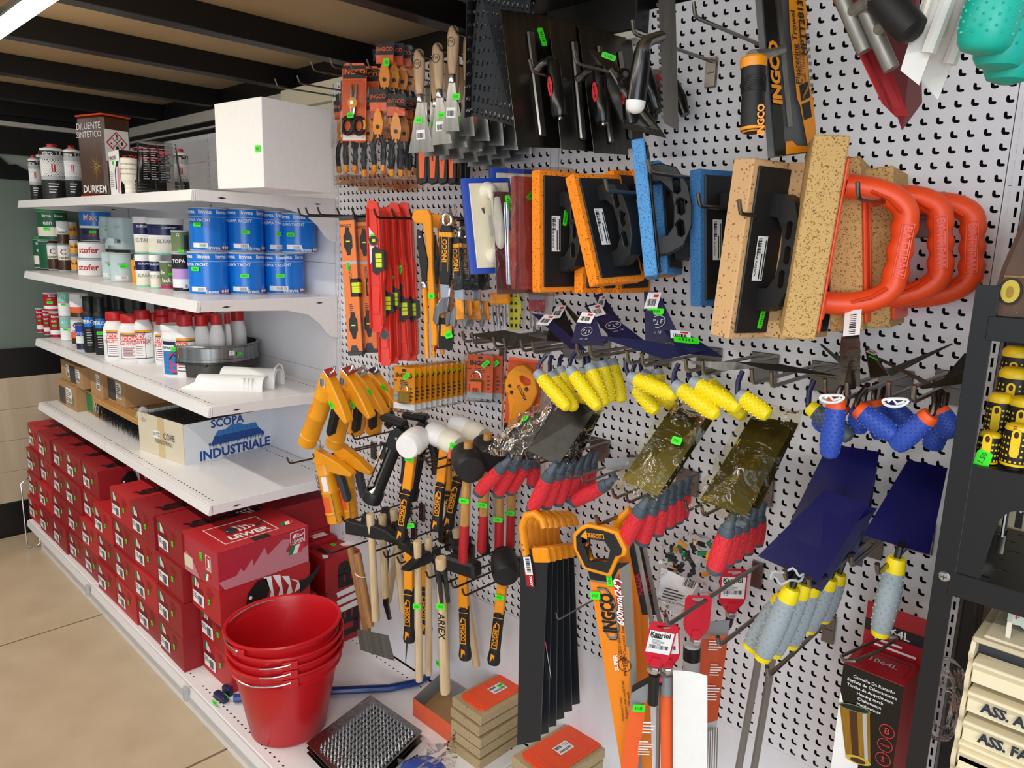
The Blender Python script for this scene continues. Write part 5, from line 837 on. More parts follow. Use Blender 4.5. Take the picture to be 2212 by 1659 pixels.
for i, (x, y, L) in enumerate(((648, 466, .25), (664, 464, .22), (690, 464, .26), (732, 466, .25), (764, 466, .21), (812, 470, .31), (850, 470, .26), (888, 470, .215))): hook(x, y, L, 'steel hook above the spirit levels, %s from the left' % ORD[i], group='hooks above the levels', m='darkwire')
# pipe wrenches
def pipe_wrench(label, top, bot, d, tw=0):
    M, L = hang(top, bot, d, (.45+tw, -.85, 0)); t = thing('pipe_wrench', label, 'wrench', M, 'orange pipe wrenches')
    part(t, 'jaw_arm', B().prism([(.0, 0), (.014, .002), (.017, .03), (.016, L*.6), (.02, L*.8), (.021, L*.95), (.014, L-.002), (-.026, L), (-.034, L-.02), (-.024, L-.034), (-.004, L-.036), (0, L*.8), (-.002, L*.5)], -.007, .007, 'orangem', ax='y'), bev=.003)
    part(t, 'adjusting_arm', B().prism([(-.014, L*.45), (-.004, L*.46), (.006, L*.62), (-.006, L*.84), (-.018, L*.86), (-.022, L*.8), (-.018, L*.6)], -.011, -.004, 'black', ax='y'), bev=.002); part(t, 'screw', B().lathe([(.0065, -.02)]+[(.0065+.001*(i % 2), .02+i*.0025) for i in range(int(L*.16/.0025))], 12, 'orangem', T3(-.011, -.004, L*.24))); part(t, 'handle', B().tube([(-.016, -.004, -.03), (-.014, -.004, L*.1), (-.011, -.004, L*.3)], [.006, .0065, .0055], 'orangem', 10)); part(t, 'collar', B().lathe([(.010, 0), (.011, .003), (.011, .014), (.009, .017)], 14, 'chrome', T3(-.010, -.004, L*.43))); part(t, 'rivet', B().lathe([(.004, 0), (.003, .003), (0, .0035)], 10, 'chrome', T3(-.012, -.011, L*.8) @ RX(90))); return t
t = pipe_wrench('orange pipe wrench with black adjusting arm, front one by the red levels', (916, 452), (935, 748), .235); price(t, FRONT @ T3(.008, .13, .008) @ RZ(88), .014, .018)
for i, (a, c, d) in enumerate((((948, 462), (950, 748), .17), ((966, 468), (968, 742), .12))): pipe_wrench('orange pipe wrench wrapped in clear film behind the front one, %s' % ('nearer', 'farther')[i], a, c, d, .1)
o = Y(955, 600, .1); t = thing('film_sleeve', 'clear film sleeve around the rear pipe wrenches', 'film', T3(*o)); bag(t, rel(o, Y(940, 760, .22), Y(985, 755, .1), Y(985, 440, .1), Y(935, 452, .22)), 'film', seed=12, wob=.008)
# adjustable wrenches
def adj_wrench(label, top, bot, d, tw=0, grip='blackr', jaw=True):
    M, L = hang(top, bot, d, (.4+tw, -.87, 0)); t = thing('adjustable_wrench', label, 'wrench', M, 'adjustable wrenches'); n = 16
    part(t, 'handle', B().prism([(-.013, L*.38), (.013, L*.38), (.016, L*.5), (.016, L*.86), (.013, L*.9), (-.013, L*.9), (-.016, L*.86), (-.016, L*.5)], -.008, .008, grip, ax='y'), bev=.003); part(t, 'grip_trim', B().prism([(-.017, L*.80), (.017, L*.80), (.017, L*.84), (-.017, L*.84)], -.0088, .0088, 'yelcan', ax='y').rect(T3(0, -.008, 0) @ FRONT, -.0095, L*.5, .001, L*.3, 'yelcan', .0006).rect(T3(0, -.008, 0) @ FRONT, .0085, L*.5, .001, L*.3, 'yelcan', .0006)); part(t, 'ring', B().tube([(.011*math.cos(2*PI*i/n), 0, L*.945+.014*math.sin(2*PI*i/n)) for i in range(n)], .0045, 'chrome', 8, closed=True))
    if jaw:
        part(t, 'shank', B().prism([(-.009, L*.22), (.009, L*.22), (.012, L*.385), (-.012, L*.385)], -.005, .005, 'chrome', ax='y')); part(t, 'jaw', B().prism([(.014, L*.27), (-.008, L*.26), (-.026, L*.16), (-.03, L*.05), (-.02, 0), (-.014, L*.03), (-.012, L*.1), (.004, L*.13), (.012, L*.13)], -.008, .008, 'steel', ax='y'), bev=.002); part(t, 'moving_jaw', B().prism([(.006, L*.13), (.016, L*.14), (.02, L*.09), (.012, L*.01), (.006, 0), (.004, L*.06)], -.006, .006, 'steel', ax='y'), bev=.001); part(t, 'knurl', B().lathe([(.005, -.006), (.006, -.004), (.006, .004), (.005, .006)], 12, 'chrome', T3(.004, 0, L*.165) @ RY(90)))
    text(t, 'INGCO', T3(0, -.0082, L*.68) @ FRONT @ RZ(90), .017, 'yelcan', .03); return t
t = adj_wrench('adjustable wrench with black and yellow grip and bare steel jaw', (966, 462), (960, 705), .26); part(t, 'hang_card', B().prism([(-.018, -.06), (.02, -.06), (.024, -.03), (.02, .02), (-.018, .02)], .006, .007, 'black', ax='y').rect(FRONT @ T3(0, -.03, -.006), -.012, .004, .03, .03, 'yelcan', .001)); price(t, FRONT @ T3(.012, -.02, .0) @ RZ(20), .02, .018)
for i, (x, d) in enumerate(((990, .24), (1008, .2), (1026, .16), (1044, .12))):
    t = adj_wrench('adjustable wrench in crinkled clear bag, %s behind the unwrapped one' % ORD[i], (x-8, 492), (x+8, 708), d, .1, 'blackr', i % 2 == 0); M = t.matrix_basis
    part(t, 'orange_foot', B().prism([(-.012, .02), (.012, .02), (.010, .07), (-.010, .07)], -.010, -.002, 'orangem', ax='y'), bev=.003)
    bag(t, [(-.03, -.014, -.01), (.03, -.014, -.01), (.03, -.010, .26), (-.03, -.010, .26)], 'film', seed=40+i, wob=.010, n=5)
hook(975, 470, .29, 'steel hook carrying the adjustable wrenches', group='hooks above the levels')
# hex key set, yellow rule, red card with screws
M, L = hang((1080, 642), (1084, 714), .10, (.4, -.9, 0)); t = thing('hex_key_set', 'set of silver hex keys in an orange holder', 'hex keys', M); part(t, 'holder', B().cbox(-.028, .028, -.008, .008, .068, .1, .004, 'orangem'))
for i in range(6): part(t, 'key', B().tube([(-.022+.0088*i, 0, .07), (-.020+.008*i, 0, -.005+.004*i)], .0022, 'chrome', 6))
M, L = hang((1110, 640), (1111, 712), .06, (.5, -.86, 0)); t = thing('measure_pack', 'narrow yellow pack with black figures beside the hex keys', 'pack', M); part(t, 'card', B().prism([(-.013, 0), (.012, 0), (.020, .05), (.020, .07), (.012, .1), (-.013, .12)], -.002, .002, 'yellow', ax='y')); b = B(); q = random.Random(2)
for i in range(5):
    for j in range(2): b.rect(T3(0, -.002, 0) @ FRONT, -.010+.012*j, .006+.02*i, .007, .010*q.uniform(.6, 1), 'black', .0006)
part(t, 'figures', b); part(t, 'shell', B().cbox(-.02, .032, -.012, -.003, -.004, .12, .003, 'clear'))
M, L = hang((1160, 640), (1160, 672), .045, (.5, -.86, 0)); t = thing('screw_card', 'small red and grey card with bagged screws under the red foam pad', 'pack', M); part(t, 'card', B().box(-.022, .022, 0, .001, 0, .075, 'redbox').rect(FRONT, -.022, .03, .044, .025, 'grey', .0006)); text(t, 'LEX', FRONT @ T3(0, .062, 0), .018, 'paper', .03)
for i in range(4): part(t, 'screw', B().lathe([(.0015, -.045), (.003, -.03), (.0024, -.01), (.005, -.002), (.005, 0)], 8, 'chrome', T3(-.015+.010*i, -.004, -.008*(i % 2))))
bag(t, [(-.024, -.007, -.055), (.024, -.007, -.055), (.024, -.006, .08), (-.024, -.006, .08)], 'film', seed=7, wob=.003, n=3)
# ---- caulking guns
def cgun(label, top, bot, d, hdir, d2=None, lever='black', sticker=False, housing=True):
    a = Y(*top, d); b_ = Y(*bot, d if d2 is None else d2); z = a-b_; L = z.length; M = frame(b_, z, hdir); t = thing('caulking_gun', label, 'caulking gun', M, 'yellow caulking guns'); R = .0275
    pr = [(R*.2, 0), (R*.9, .0), (R, .003), (R, .03), (R*1.06, .032), (R*1.06, .037), (R, .039), (R, L*.5), (R*1.05, L*.5+.003), (R*1.05, L*.5+.007), (R, L*.5+.010), (R, L-.04), (R*1.05, L-.037), (R*1.05, L-.033), (R, L-.03), (R*.98, L), (R*.3, L+.004), (0, L+.004)]
    t['L'] = L; part(t, 'barrel', B().lathe(pr, 26, 'yelcan'))
    if housing: part(t, 'trigger_housing', B().prism([(-R*1.05, L-.012), (-R*1.0, L+.035), (-R*.4, L+.048), (R*.7, L+.030), (R*2.6, L-.002), (R*4.1, L-.035), (R*4.0, L-.047), (R*2.2, L-.038), (R*1.1, L-.03)], -.015, .015, 'yelcan', FRm).prism([(-R*.9, L+.03), (-R*.6, L+.05), (R*.1, L+.058), (R*.1, L+.046)], -.012, .012, 'yelcan', FRm), bev=.004)
    part(t, 'trigger', B().prism([(R*1.5, L-.03), (R*2.3, L-.035), (R*2.75, L-.12), (R*2.5, L-.132), (R*2.0, L-.125)], -.011, .011, lever, FRm), bev=.004); part(t, 'rod', B().tube([(0, 0, L), (0, 0, L+.075), (0, -.012, L+.08)], .0032, 'chrome', 8)); part(t, 'catch', B().cbox(-.014, .014, -.03, .004, -.001, .001, .0006, 'chrome', T3(0, 0, L+.058) @ RY(15)))
    if sticker: part(t, 'label', B().lathe([(R*1.012, L*.52), (R*1.012, L*.82)], 8, 'yellow' if 0 else 'orangem', None, 1, False, -PI*.95, -PI*.25).lathe([(R*1.02, L*.56), (R*1.02, L*.80)], 4, 'paper', None, 1, False, -PI*.5, -PI*.3).lathe([(R*1.02, L*.53), (R*1.02, L*.60)], 4, 'redbox', None, 1, False, -PI*.93, -PI*.62).lathe([(R*1.012, L*.2), (R*1.012, L*.46)], 6, 'orangep', None, 1, False, -PI*.8, -PI*.35)); text(t, 'INGCO', RZ(-62+90-40) @ T3(-.012, -R*1.02, L*.7) @ FRONT @ RZ(90), .018, 'black', .02); part(t, 'needle', B().tube([(R*.75, -R*.75, .008), (R*.85, -R*.85, .02), (R*.8, -R*.8, .10)], .0015, 'chrome', 6).lathe([(0, -.004), (.004, 0), (0, .004)], 8, 'chrome', T3(R*.76, -R*.76, .01)))
    else: part(t, 'embossed_mark', B().prism([(-.004, -.022), (.004, -.022), (.004, .022), (-.004, .022)], 0, .0008, 'orangep', T3(-.008, -R*.97, L*.62) @ FRONT, holes=[[(-.0028, -.0208), (.0028, -.0208), (.0028, .0208), (-.0028, .0208)]]))
    return t
FRm = RX(90)
for i, (a, c, d, d2) in enumerate((((708, 836), (663, 958), .36, .36), ((752, 832), (722, 962), .29, .27), ((782, 832), (768, 932), .20, .17), ((812, 832), (806, 932), .13, .10))):
    t = cgun('yellow caulking gun with black trigger, upper row, %s from the left' % ORD[i], a, c, d, (.25, -.97, 0), d2); price(t, T3(.045, -.016, .20) @ FRONT @ RZ(-25), .022, .014)
    part(t, 'label', B().rect(T3(-.012, -.0155, t['L']+.014) @ FRONT @ RZ(-68), -.012, -.008, .04, .020, 'ltgrey', .001).lines(T3(-.012, -.0158, t['L']+.014) @ FRONT @ RZ(-68), -.010, -.006, .03, .016, 3, 'black', .0016))
for i, (a, c, d) in enumerate((((700, 1000), (727, 1128), .25), ((742, 985), (756, 1120), .20))): cgun('yellow caulking gun with grey lever and labels, lower row, %s one' % ('left', 'right')[i], a, c, d, (.3, -.95, 0), d-.02, 'dkgrey', True)
def skel(label, top, bot, d, d2):
    M, L = hang(top, bot, d, (.5, -.86, .1), d2); t = thing('skeleton_gun', label, 'caulking gun', M, 'black skeleton guns'); R = .029
    part(t, 'end_cup', B().lathe([(R*.8, -.004), (R, 0), (R*1.04, .03), (R*.96, .034)], 24, 'black')); part(t, 'frame_bar', B().lathe([(R*.95, .03), (R*.95, L*.72)], 4, 'blackr', None, 1, False, -PI*1.05, -PI*.72).lathe([(R*.95, .03), (R*.95, L*.72)], 4, 'blackr', None, 1, False, -PI*.42, -PI*.05).lathe([(R*.95, .03), (R*.95, L*.72)], 6, 'blackr', None, 1, False, PI*.25, PI*.75)); part(t, 'rod', B().tube([(-.004, 0, .02), (-.004, 0, L*1.02)], .0035, 'alug', 8)); part(t, 'plunger', B().lathe([(.02, .03), (.024, .034), (.01, .05)], 16, 'chrome'))
    part(t, 'body_block', B().prism([(-.02, L*.7), (.03, L*.7), (.034, L*.78), (.022, L*.95), (-.008, L*.98), (-.022, L*.86)], -.018, .018, 'blackr', FRm), bev=.005); part(t, 'grip', B().cbox(-.03, .05, -.022, .022, L*.97, L*1.05, .008, 'black', RY(-8))); part(t, 'trigger', B().tube([(.028, 0, L*.8), (.052, 0, L*.62), (.062, 0, L*.5), (.068, 0, L*.38)], [.008, .009, .008, .007], 'blackr', 8, None, .011, (0, 1, 0))); part(t, 'label', B().rect(RZ(-50) @ T3(-.01, -R*.97, L*.46) @ FRONT, 0, 0, .012, .06, 'paper', .001).rect(RZ(-50) @ T3(-.01, -R*.97, L*.46) @ FRONT, .001, .01, .010, .018, 'yelcan', .0016)); part(t, 'bolt', B().lathe([(.005, 0), (.004, .003), (0, .003)], 10, 'chrome', T3(.006, -.0185, L*.86) @ RX(90)).lathe([(.004, 0), (.003, .003), (0, .003)], 10, 'chrome', T3(.018, -.0185, L*.82) @ RX(90))); return t
skel('black skeleton caulking gun with open cradle, front left one', (868, 918), (802, 1082), .20, .25); skel('black skeleton caulking gun behind the white mallet', (915, 905), (882, 1076), .12, .15)
for i, (x, y, L) in enumerate(((624, 1002, .33), (680, 994, .27), (764, 950, .21), (858, 986, .22), (872, 992, .19))): hook(x, y, L, 'steel hook under the yellow guns, %s from the left' % ORD[i], group='hooks of the gun rows', m='darkwire')
# ---- padlock blisters
def padlock(label, px, py, d, W, H, group, big=False, seed=0, yaw=.5):
    o = Y(px, py, d); t = thing('padlock_pack', label, 'padlock pack', frame(o, (0, .0, 1), (yaw, -.86, 0)), group)
    part(t, 'card', B().box(-W/2, W/2, 0, .001, 0, H, 'orangem' if not big else 'orangep').rect(FRONT, -W/2, 0, W, H*.14, 'paper' if not big else 'ltgrey', .0006)); F = FRONT
    part(t, 'print', B().prism(circ(.007, 12, 0, H*.93, .004), 0, .0012, 'brown', F).lines(F, -W*.2, H*.6, W*.42, H*.12, 3, 'dkgrey').lines(F, W*.28, H*.22, W*.14, H*.36, 4, 'dkgrey').rect(F, -W*.46, H*.66, W*.12, H*.03, 'redbox', .001)); text(t, 'INGCO', F @ T3(0, H*.8, .0005), W*.24, 'black', .03)
    s = W/.07; b = B(); part(t, 'lock_body', B().cbox(-.018*s, .018*s, -.015*s, -.001, H*.16, H*.16+.032*s, .003*s, 'brass'), T3(.004 if not big else -.008)); part(t, 'shackle', B().tube([(.012*s*math.cos(a_)+(.004 if not big else -.008), -.008*s, H*.16+.032*s+.006*s+.016*s*math.sin(a_)) for a_ in [PI*i/10 for i in range(11)]], .0032*s, 'chrome', 8)); part(t, 'key', B().lathe([(.007*s, 0), (.007*s, .002)], 10, 'chrome', T3(-.022*s, -.004, H*.36) @ RX(90)).cbox(-.028*s, -.016*s, -.006, -.002, H*.2, H*.34, .001, 'chrome'))
    if big: part(t, 'sticker', B().rect(T3(-.008, -.015*s-.0004, 0) @ F, -.016*s, H*.17, .032*s, .026*s, 'orangep', .0006).barcode(T3(-.008, -.015*s-.0004, 0) @ F, -.008*s, H*.18, .016*s, .01*s, 3, .001))
    part(t, 'shell', B().cbox(-W*.55, W*.55, -.019*s, -.0016, -.006, H*1.04, .004, 'clear')); price(t, F @ T3(W*.28, H*.83, .018*s) @ RZ(40), W*.34, W*.16); return t
for i in range(11):
    k = i/10; d = .30-.025*i; o0 = Y(872, 884, .30)
    px = 873+118*k*.98; py = 884-22*k; 
    padlock('brass padlock in orange blister pack, %s from the front of its row' % ORD[i], px, py, d, .066, .112, 'padlock packs on one hook', seed=i, yaw=.42 if i else .3)
padlock('large padlock in orange blister pack right of the padlock row, front one', 1036, 861, .07, .075, .125, 'large padlock packs', True); padlock('large padlock pack behind the front large one', 1056, 861, .035, .075, .125, 'large padlock packs', True)
hook(1010, 764, .14, 'thin steel hook of the large padlock packs', r=.0022, group='hooks of the padlock packs')
# pipe cutter
o = Y(1120, 840, .10); M = frame(Y(1102, 925, .10), (.05, 0, 1), (.42, -.9, 0)); t = thing('pipe_cutter', 'orange hand pipe cutter on orange card below the trowel blades', 'pipe cutter', M)
part(t, 'card', B().box(-.02, .075, .008, .009, -.02, .19, 'orangep').rect(T3(0, .008, 0) @ FRONT, -.02, -.02, .04, .03, 'black', .0006)); part(t, 'body', B().prism([(.0, 0), (.018, .004), (.030, .04), (.060, .075), (.072, .11), (.064, .14), (.05, .165), (.03, .178), (.008, .172), (-.012, .15), (-.02, .12), (-.016, .1), (.002, .095), (.012, .085), (.004, .04)], -.014, .006, 'orangem', ax='y', holes=[[(.028, .15), (.05, .14), (.052, .128), (.038, .122), (.024, .132), (.02, .145)]]), bev=.003); part(t, 'lower_handle', B().prism([(-.014, .125), (-.002, .12), (.012, .08), (.016, .03), (.010, .0), (.002, -.012), (-.006, .0), (-.002, .04), (-.010, .085)], -.008, .004, 'orangem', ax='y'), bev=.002, label='narrow orange lower lever'); part(t, 'blade', B().prism([(.014, .08), (.024, .05), (.03, .085), (.02, .095)], -.003, .001, 'dksteel', ax='y')); part(t, 'rivet', B().lathe([(.005, 0), (.004, .002), (0, .002)], 10, 'black', T3(-.004, -.0142, .118) @ RX(90)).lathe([(.005, 0), (.004, .002), (0, .002)], 10, 'black', T3(.002, -.0142, .102) @ RX(90)).lathe([(.006, 0), (.004, .003), (0, .003)], 10, 'dksteel', T3(.042, -.0142, .115) @ RX(90))); text(t, 'COGFIX', T3(.03, -.0144, .104) @ FRONT @ RZ(-58), .012, 'black', .02); part(t, 'shell', B().cbox(-.022, .076, -.022, .007, -.01, .185, .006, 'clear'))
# ---- mallets and hammers
def head_mallet(b, r, L, m, bulge=1.12, T=None, edge=None): return b.lathe([(r*.9, -L/2), (r, -L/2+.004), (r*bulge, -L*.12), (r*bulge, L*.12), (r, L/2-.004), (r*.9, L/2)], 28, m, T)
def ingco_handle(t, L, top=0, w=.0135, txt=True):                  # fibre handle: orange neck, black grip with orange outline; hangs down from z = top
    part(t, 'neck', B().prism([(-w, top-L*.42), (w, top-L*.42), (w*.95, top), (-w*.95, top)], -w*.8, w*.8, 'orangem', ax='y'), bev=.003); part(t, 'grip', B().tube([(0, 0, top-L), (0, 0, top-L+.012), (0, 0, top-L*.85), (0, 0, top-L*.6), (0, 0, top-L*.40)], [w*1.2, w*1.4, w*1.15, w*1.1, w*1.15], 'blackr', 12, None, [w*1.0, w*1.2, w*.98, w*.95, w*1.0], (1, 0, 0)))
    F = T3(0, -w*1.0-.0016, top) @ FRONT; part(t, 'grip_outline', B().prism([(-w*.62, -L*.80), (w*.6, -L*.80), (w*.6, -L*.52), (-w*.1, -L*.50), (-w*.62, -L*.55)], 0, .0008, 'orangem', F, holes=[[(-w*.5, -L*.79), (w*.48, -L*.79), (w*.48, -L*.53), (-w*.1, -L*.512), (-w*.5, -L*.56)]]).poly(F, [(-w*.62, -L*.56), (-w*.1, -L*.5), (-w*.1, -L*.56)], 'orangem', .001).poly(F, [(-w*.6, -L*.96), (w*.2, -L*.965), (w*.3, -L*.88), (-w*.5, -L*.86)], 'orangem', -.0004).rect(F, -w*1.1, -L*.455, w*2.2, .002, 'orangem', .0002))
    if txt: text(t, 'INGCO', F @ T3(-w*.05, -L*.67, 0) @ RZ(-90), w*1.15, 'orangem', .03)
def mallet(label, hp, hb, d, axis, r, Lh, m, kind, group, d2=None, tagz=None, two=False):
    a = Y(*hp, d); b_ = Y(*hb, d if d2 is None else d2); z = a-b_; t = thing('mallet', label, 'mallet', frame(a, z, (.5, -.86, 0)), group); L = z.length; Mi = t.matrix_basis.inverted().to_3x3(); ax = (Mi @ V(axis)).normalized(); R_ = ax.to_track_quat('Z', 'X').to_matrix().to_4x4()
    part(t, 'head', head_mallet(B(), r, Lh, m, 1.1, R_) if not two else B().lathe([(r*.9, -Lh/2), (r, -Lh/2+.004), (r*1.08, -Lh*.2), (r*.98, -Lh*.02), (r*.98, .0)], 28, 'paper', R_).lathe([(r*.96, 0), (r*1.1, Lh*.12), (r*1.1, Lh*.25), (r*.9, Lh/2)], 28, 'creamw', R_))
    if not two: part(t, 'groove', B().lathe([(r*1.035, -Lh*.33), (r*1.05, -Lh*.325), (r*1.04, -Lh*.32)], 28, m, R_, 1, False).lathe([(r*1.06, Lh*.28), (r*1.07, Lh*.285), (r*1.055, Lh*.29)], 28, m, R_, 1, False))
    if kind == 'ingco': ingco_handle(t, L, -r*.8)
    else: part(t, 'handle', B().tube([(0, 0, r*1.5), (0, 0, 0), (0, 0, -L*.5), (0, 0, -L*.62)], [.0115, .0115, .012, .0125], 'woodh', 12, None, [.0145, .0145, .0135, .014], (1, 0, 0))); part(t, 'painted_end', B().tube([(0, 0, -L*.62), (0, 0, -L*.98), (0, 0, -L)], [.0127, .013, .010], 'redbox3', 12, None, [.0142, .0145, .012], (1, 0, 0)))
    if tagz: price(t, T3(0, -.016, -L*tagz) @ FRONT, .026, .014)
    return t
PA = (.25, -.93, -.1)
mallet('white round mallet with orange neck and black grip, nearest the black guns', (893, 955), (868, 1150), .24, (.42, -.88, -.12), .034, .085, 'paper', 'ingco', 'white mallets', .26, .17)
mallet('white and cream mallet in clear wrap with orange price label, second from left', (962, 948), (944, 1128), .17, (.9, -.0, -.12), .031, .125, 'paper', 'ingco', 'white mallets', .19, two=True); mallet('white and cream mallet at the back, above the black mallets', (1012, 930), (970, 1125), .09, (.9, .05, -.14), .03, .12, 'paper', 'ingco', 'white mallets', .1, two=True)
o = Y(985, 962, .215); t = thing('mallet_sticker', 'orange price sticker with barcode on the wrapped cream mallet', 'sticker', flatf(Y(967, 985, .212), (.85, .5, -.12), (0, .1, 1))); part(t, 'label', B().rect(MX(), 0, -.006, .062, .030, 'orangep', 0).barcode(MX(), .02, .008, .02, .012, 5)); price(t, T3(.018, .03, 0), .034, .018)
mallet('black rubber mallet with wooden handle and red painted end, front one', (1010, 998), (1000, 1214), .245, (.8, -.5, -.1), .036, .105, 'blackr', 'wood', 'black rubber mallets', None, .36)
mallet('black rubber mallet with wooden handle, behind the front one', (1052, 978), (1040, 1192), .165, (.8, -.5, -.1), .035, .10, 'blackr', 'wood', 'black rubber mallets', None, .5)
for i, (a, c, d) in enumerate((((1080, 1000), (1078, 1196), .12), ((1108, 985), (1102, 1182), .07))): mallet('black rubber mallet almost hidden by red trowel grips, wooden handle with red end, %s' % ('nearer', 'farther')[i], a, c, d, (.8, -.5, -.1), .03, .08, 'blackr', 'wood', 'black rubber mallets', None, .6)
mallet('black rubber mallet with orange neck and black grip, lower right by the saws', (1090, 1222), (1068, 1414), .14, (.72, -.62, -.28), .034, .088, 'blackr', 'ingco', 'black rubber mallets', .15, .32)
for i, (x, y, L) in enumerate(((912, 1005, .25), (932, 1012, .22), (1000, 1030, .23), (1066, 985, .2))): hook(x, y-(2 if i else 8), L, 'steel hook under a mallet head, %s from the left' % ORD[i], group='hooks of the mallets', dbl=.03, m='darkwire')
def whammer(label, top, bot, d, head, r=.012, d2=None, wood='woodl', axis=(.8, -.6, 0), group='wooden handled hammers and hatchets', hz=.05, tagz=None, txt=None, hm='blackr'):
    M, L = hang(top, bot, d, (.5, -.86, 0), d2); t = thing('hammer', label, 'hammer', M, group)
    part(t, 'handle', B().tube([(0, 0, 0), (0, 0, .01), (0, 0, L*.35), (0, 0, L-hz-.02), (0, 0, L-.004), (0, 0, L)], [r*.9, r*1.02, r*.95, r*.9, r*1.05, r*.95], wood, 14, None, [r*1.15, r*1.3, r*1.15, r*1.0, r*1.35, r*1.2], (1, 0, 0)))
    Mi = M.inverted().to_3x3(); ax = (Mi @ V(axis)).normalized(); R_ = T3(0, 0, L-hz) @ ax.to_track_quat('X', 'Z').to_matrix().to_4x4()
    if head == 'hatchet': part(t, 'head', B().prism([(-.10, -.012), (-.06, .010), (-.02, .018), (.02, .016), (.06, .018), (.085, .024), (.085, -.022), (.02, -.02), (-.03, -.022)], -.012, .012, hm, R_ @ RX(90)), bev=.003)
    elif head == 'claw': part(t, 'head', B().prism([(-.05, -.014), (-.05, .014), (-.018, .018), (.018, .018), (.04, .012), (.085, -.018), (.08, -.026), (.03, -.012), (.012, -.02), (-.02, -.02)], .003, .013, hm, R_ @ RX(90)).prism([(-.05, -.014), (-.05, .014), (-.018, .018), (.018, .018), (.04, .012), (.085, -.018), (.08, -.026), (.03, -.012), (.012, -.02), (-.02, -.02)], -.013, -.003, hm, R_ @ RX(90)).cbox(-.062, .018, -.014, .014, -.015, .017, .004, hm, R_), bev=.0015)
    elif head == 'sledge': part(t, 'head', B().cbox(-.055, .055, -.021, .021, -.022, .022, .008, hm, R_)); 
    elif head == 'square': part(t, 'head', B().cbox(-.05, .012, -.012, .012, -.014, .014, .003, hm, R_).prism([(.01, -.012), (.01, .012), (.06, .002), (.06, -.004)], -.012, .012, hm, R_ @ RX(90))); part(t, 'clamp', B().cbox(-.016, -.004, -.018, -.0135, -.03, .0, .001, 'ltgrey', R_).cbox(.004, .016, -.018, -.0135, -.03, 0, .001, 'ltgrey', R_))
    if tagz: price(t, T3(0, -r*1.05, L*tagz) @ FRONT, .024, .016)
    if txt: text(t, txt, T3(0, -r*1.02, L*.52) @ FRONT @ RZ(-90), .026, 'black', .02, .2)
    return t
HM = [((800, 1110), (812, 1340), .27, 'hatchet', 'pale wood handled hatchet with long black head, front left'), ((826, 1112), (832, 1290), .20, 'hatchet', 'pale wood handled hatchet just behind the front left one'), ((850, 1100), (872, 1322), .15, 'hatchet', 'pale wood handled hatchet with two handles to its left'), ((872, 1094), (838, 1300), .10, None, 'pale wooden handle slanting behind the hatchets')]
for i, (a, c, d, hd, l) in enumerate(HM): t = whammer(l, a, c, d, hd, .0115, axis=((-.55, -.2, -.02), (-.6, -.1, .1), (-.8, .2, .1), (1, 0, 0))[i]); (price(t, t.matrix_basis.inverted() @ flatf(Y(884, 1136, .25), (.75, .6, .2), (0, 0, 1)), .03, .014) if i == 0 else None)
whammer('pale wood hammer with square head standing tall left of the lettered one', (902, 1168), (906, 1470), .27, 'square', .0105, hz=.06, tagz=.55, axis=(.25, -.9, 0)); whammer('pale wood hammer with square head behind, seen between two others', (926, 1160), (926, 1456), .20, 'square', .0105, hz=.06, axis=(.3, -.9, 0))
whammer('long pale wood claw hammer with black lettering on its handle', (952, 1204), (962, 1496), .30, 'claw', .0135, hz=.045, tagz=.66, axis=(.75, -.5, -.25), txt='ARIEX')
whammer('pale wood handle with short top above the square hammers, at the right', (984, 1140), (1030, 1440), .06, 'sledge', .0115, axis=(.8, -.5, -.1)); 
a = Y(1000, 1222, .20); t = thing('sledge_hammer', 'black sledge hammer with orange neck and black grip left of rubber mallet', 'hammer', frame(a, Y(1000, 1222, .2)-Y(1004, 1378, .2), (.5, -.86, 0))); part(t, 'head', B().cbox(-.055, .055, -.021, .021, -.021, .021, .007, 'blackr', RZ(-25))); ingco_handle(t, .26, -.012)
for i, (a_, c_, d) in enumerate((((884, 1185), (884, 1380), .235), ((912, 1190), (922, 1362), .15))):
    z = Y(*a_, d)-Y(*c_, d); t = thing('ingco_hammer' if 0 else 'claw_hammer', 'claw hammer with orange neck and black grip, %s' % ('left one beside the square headed hammer', 'behind the square headed hammers')[i], 'hammer', frame(Y(*a_, d), z, (.5, -.86, 0))); part(t, 'head', B().cbox(-.045, .02, -.013, .013, -.012, .014, .004, 'blackr', RZ(-35)).prism([(.018, -.010), (.018, .012), (.07, -.012), (.07, -.018)], -.011, .011, 'blackr', RZ(-35) @ RX(90))); ingco_handle(t, z.length, -.008)
for i, (a_, c_, d) in enumerate((((1040, 1095), (1043, 1180), .06), ((965, 1060), (968, 1130), .06))): z = Y(*a_, d)-Y(*c_, d); t = thing('grip_hammer', 'black grip with orange outline behind the wooden mallet handles, %s' % ('right', 'left')[i], 'hammer', frame(Y(*a_, d)+V((0, 0, .1)), z, (.5, -.86, 0))); ingco_handle(t, .24, 0, .012); part(t, 'head', B().cbox(-.04, .04, -.012, .012, 0, .022, .004, 'blackr'))
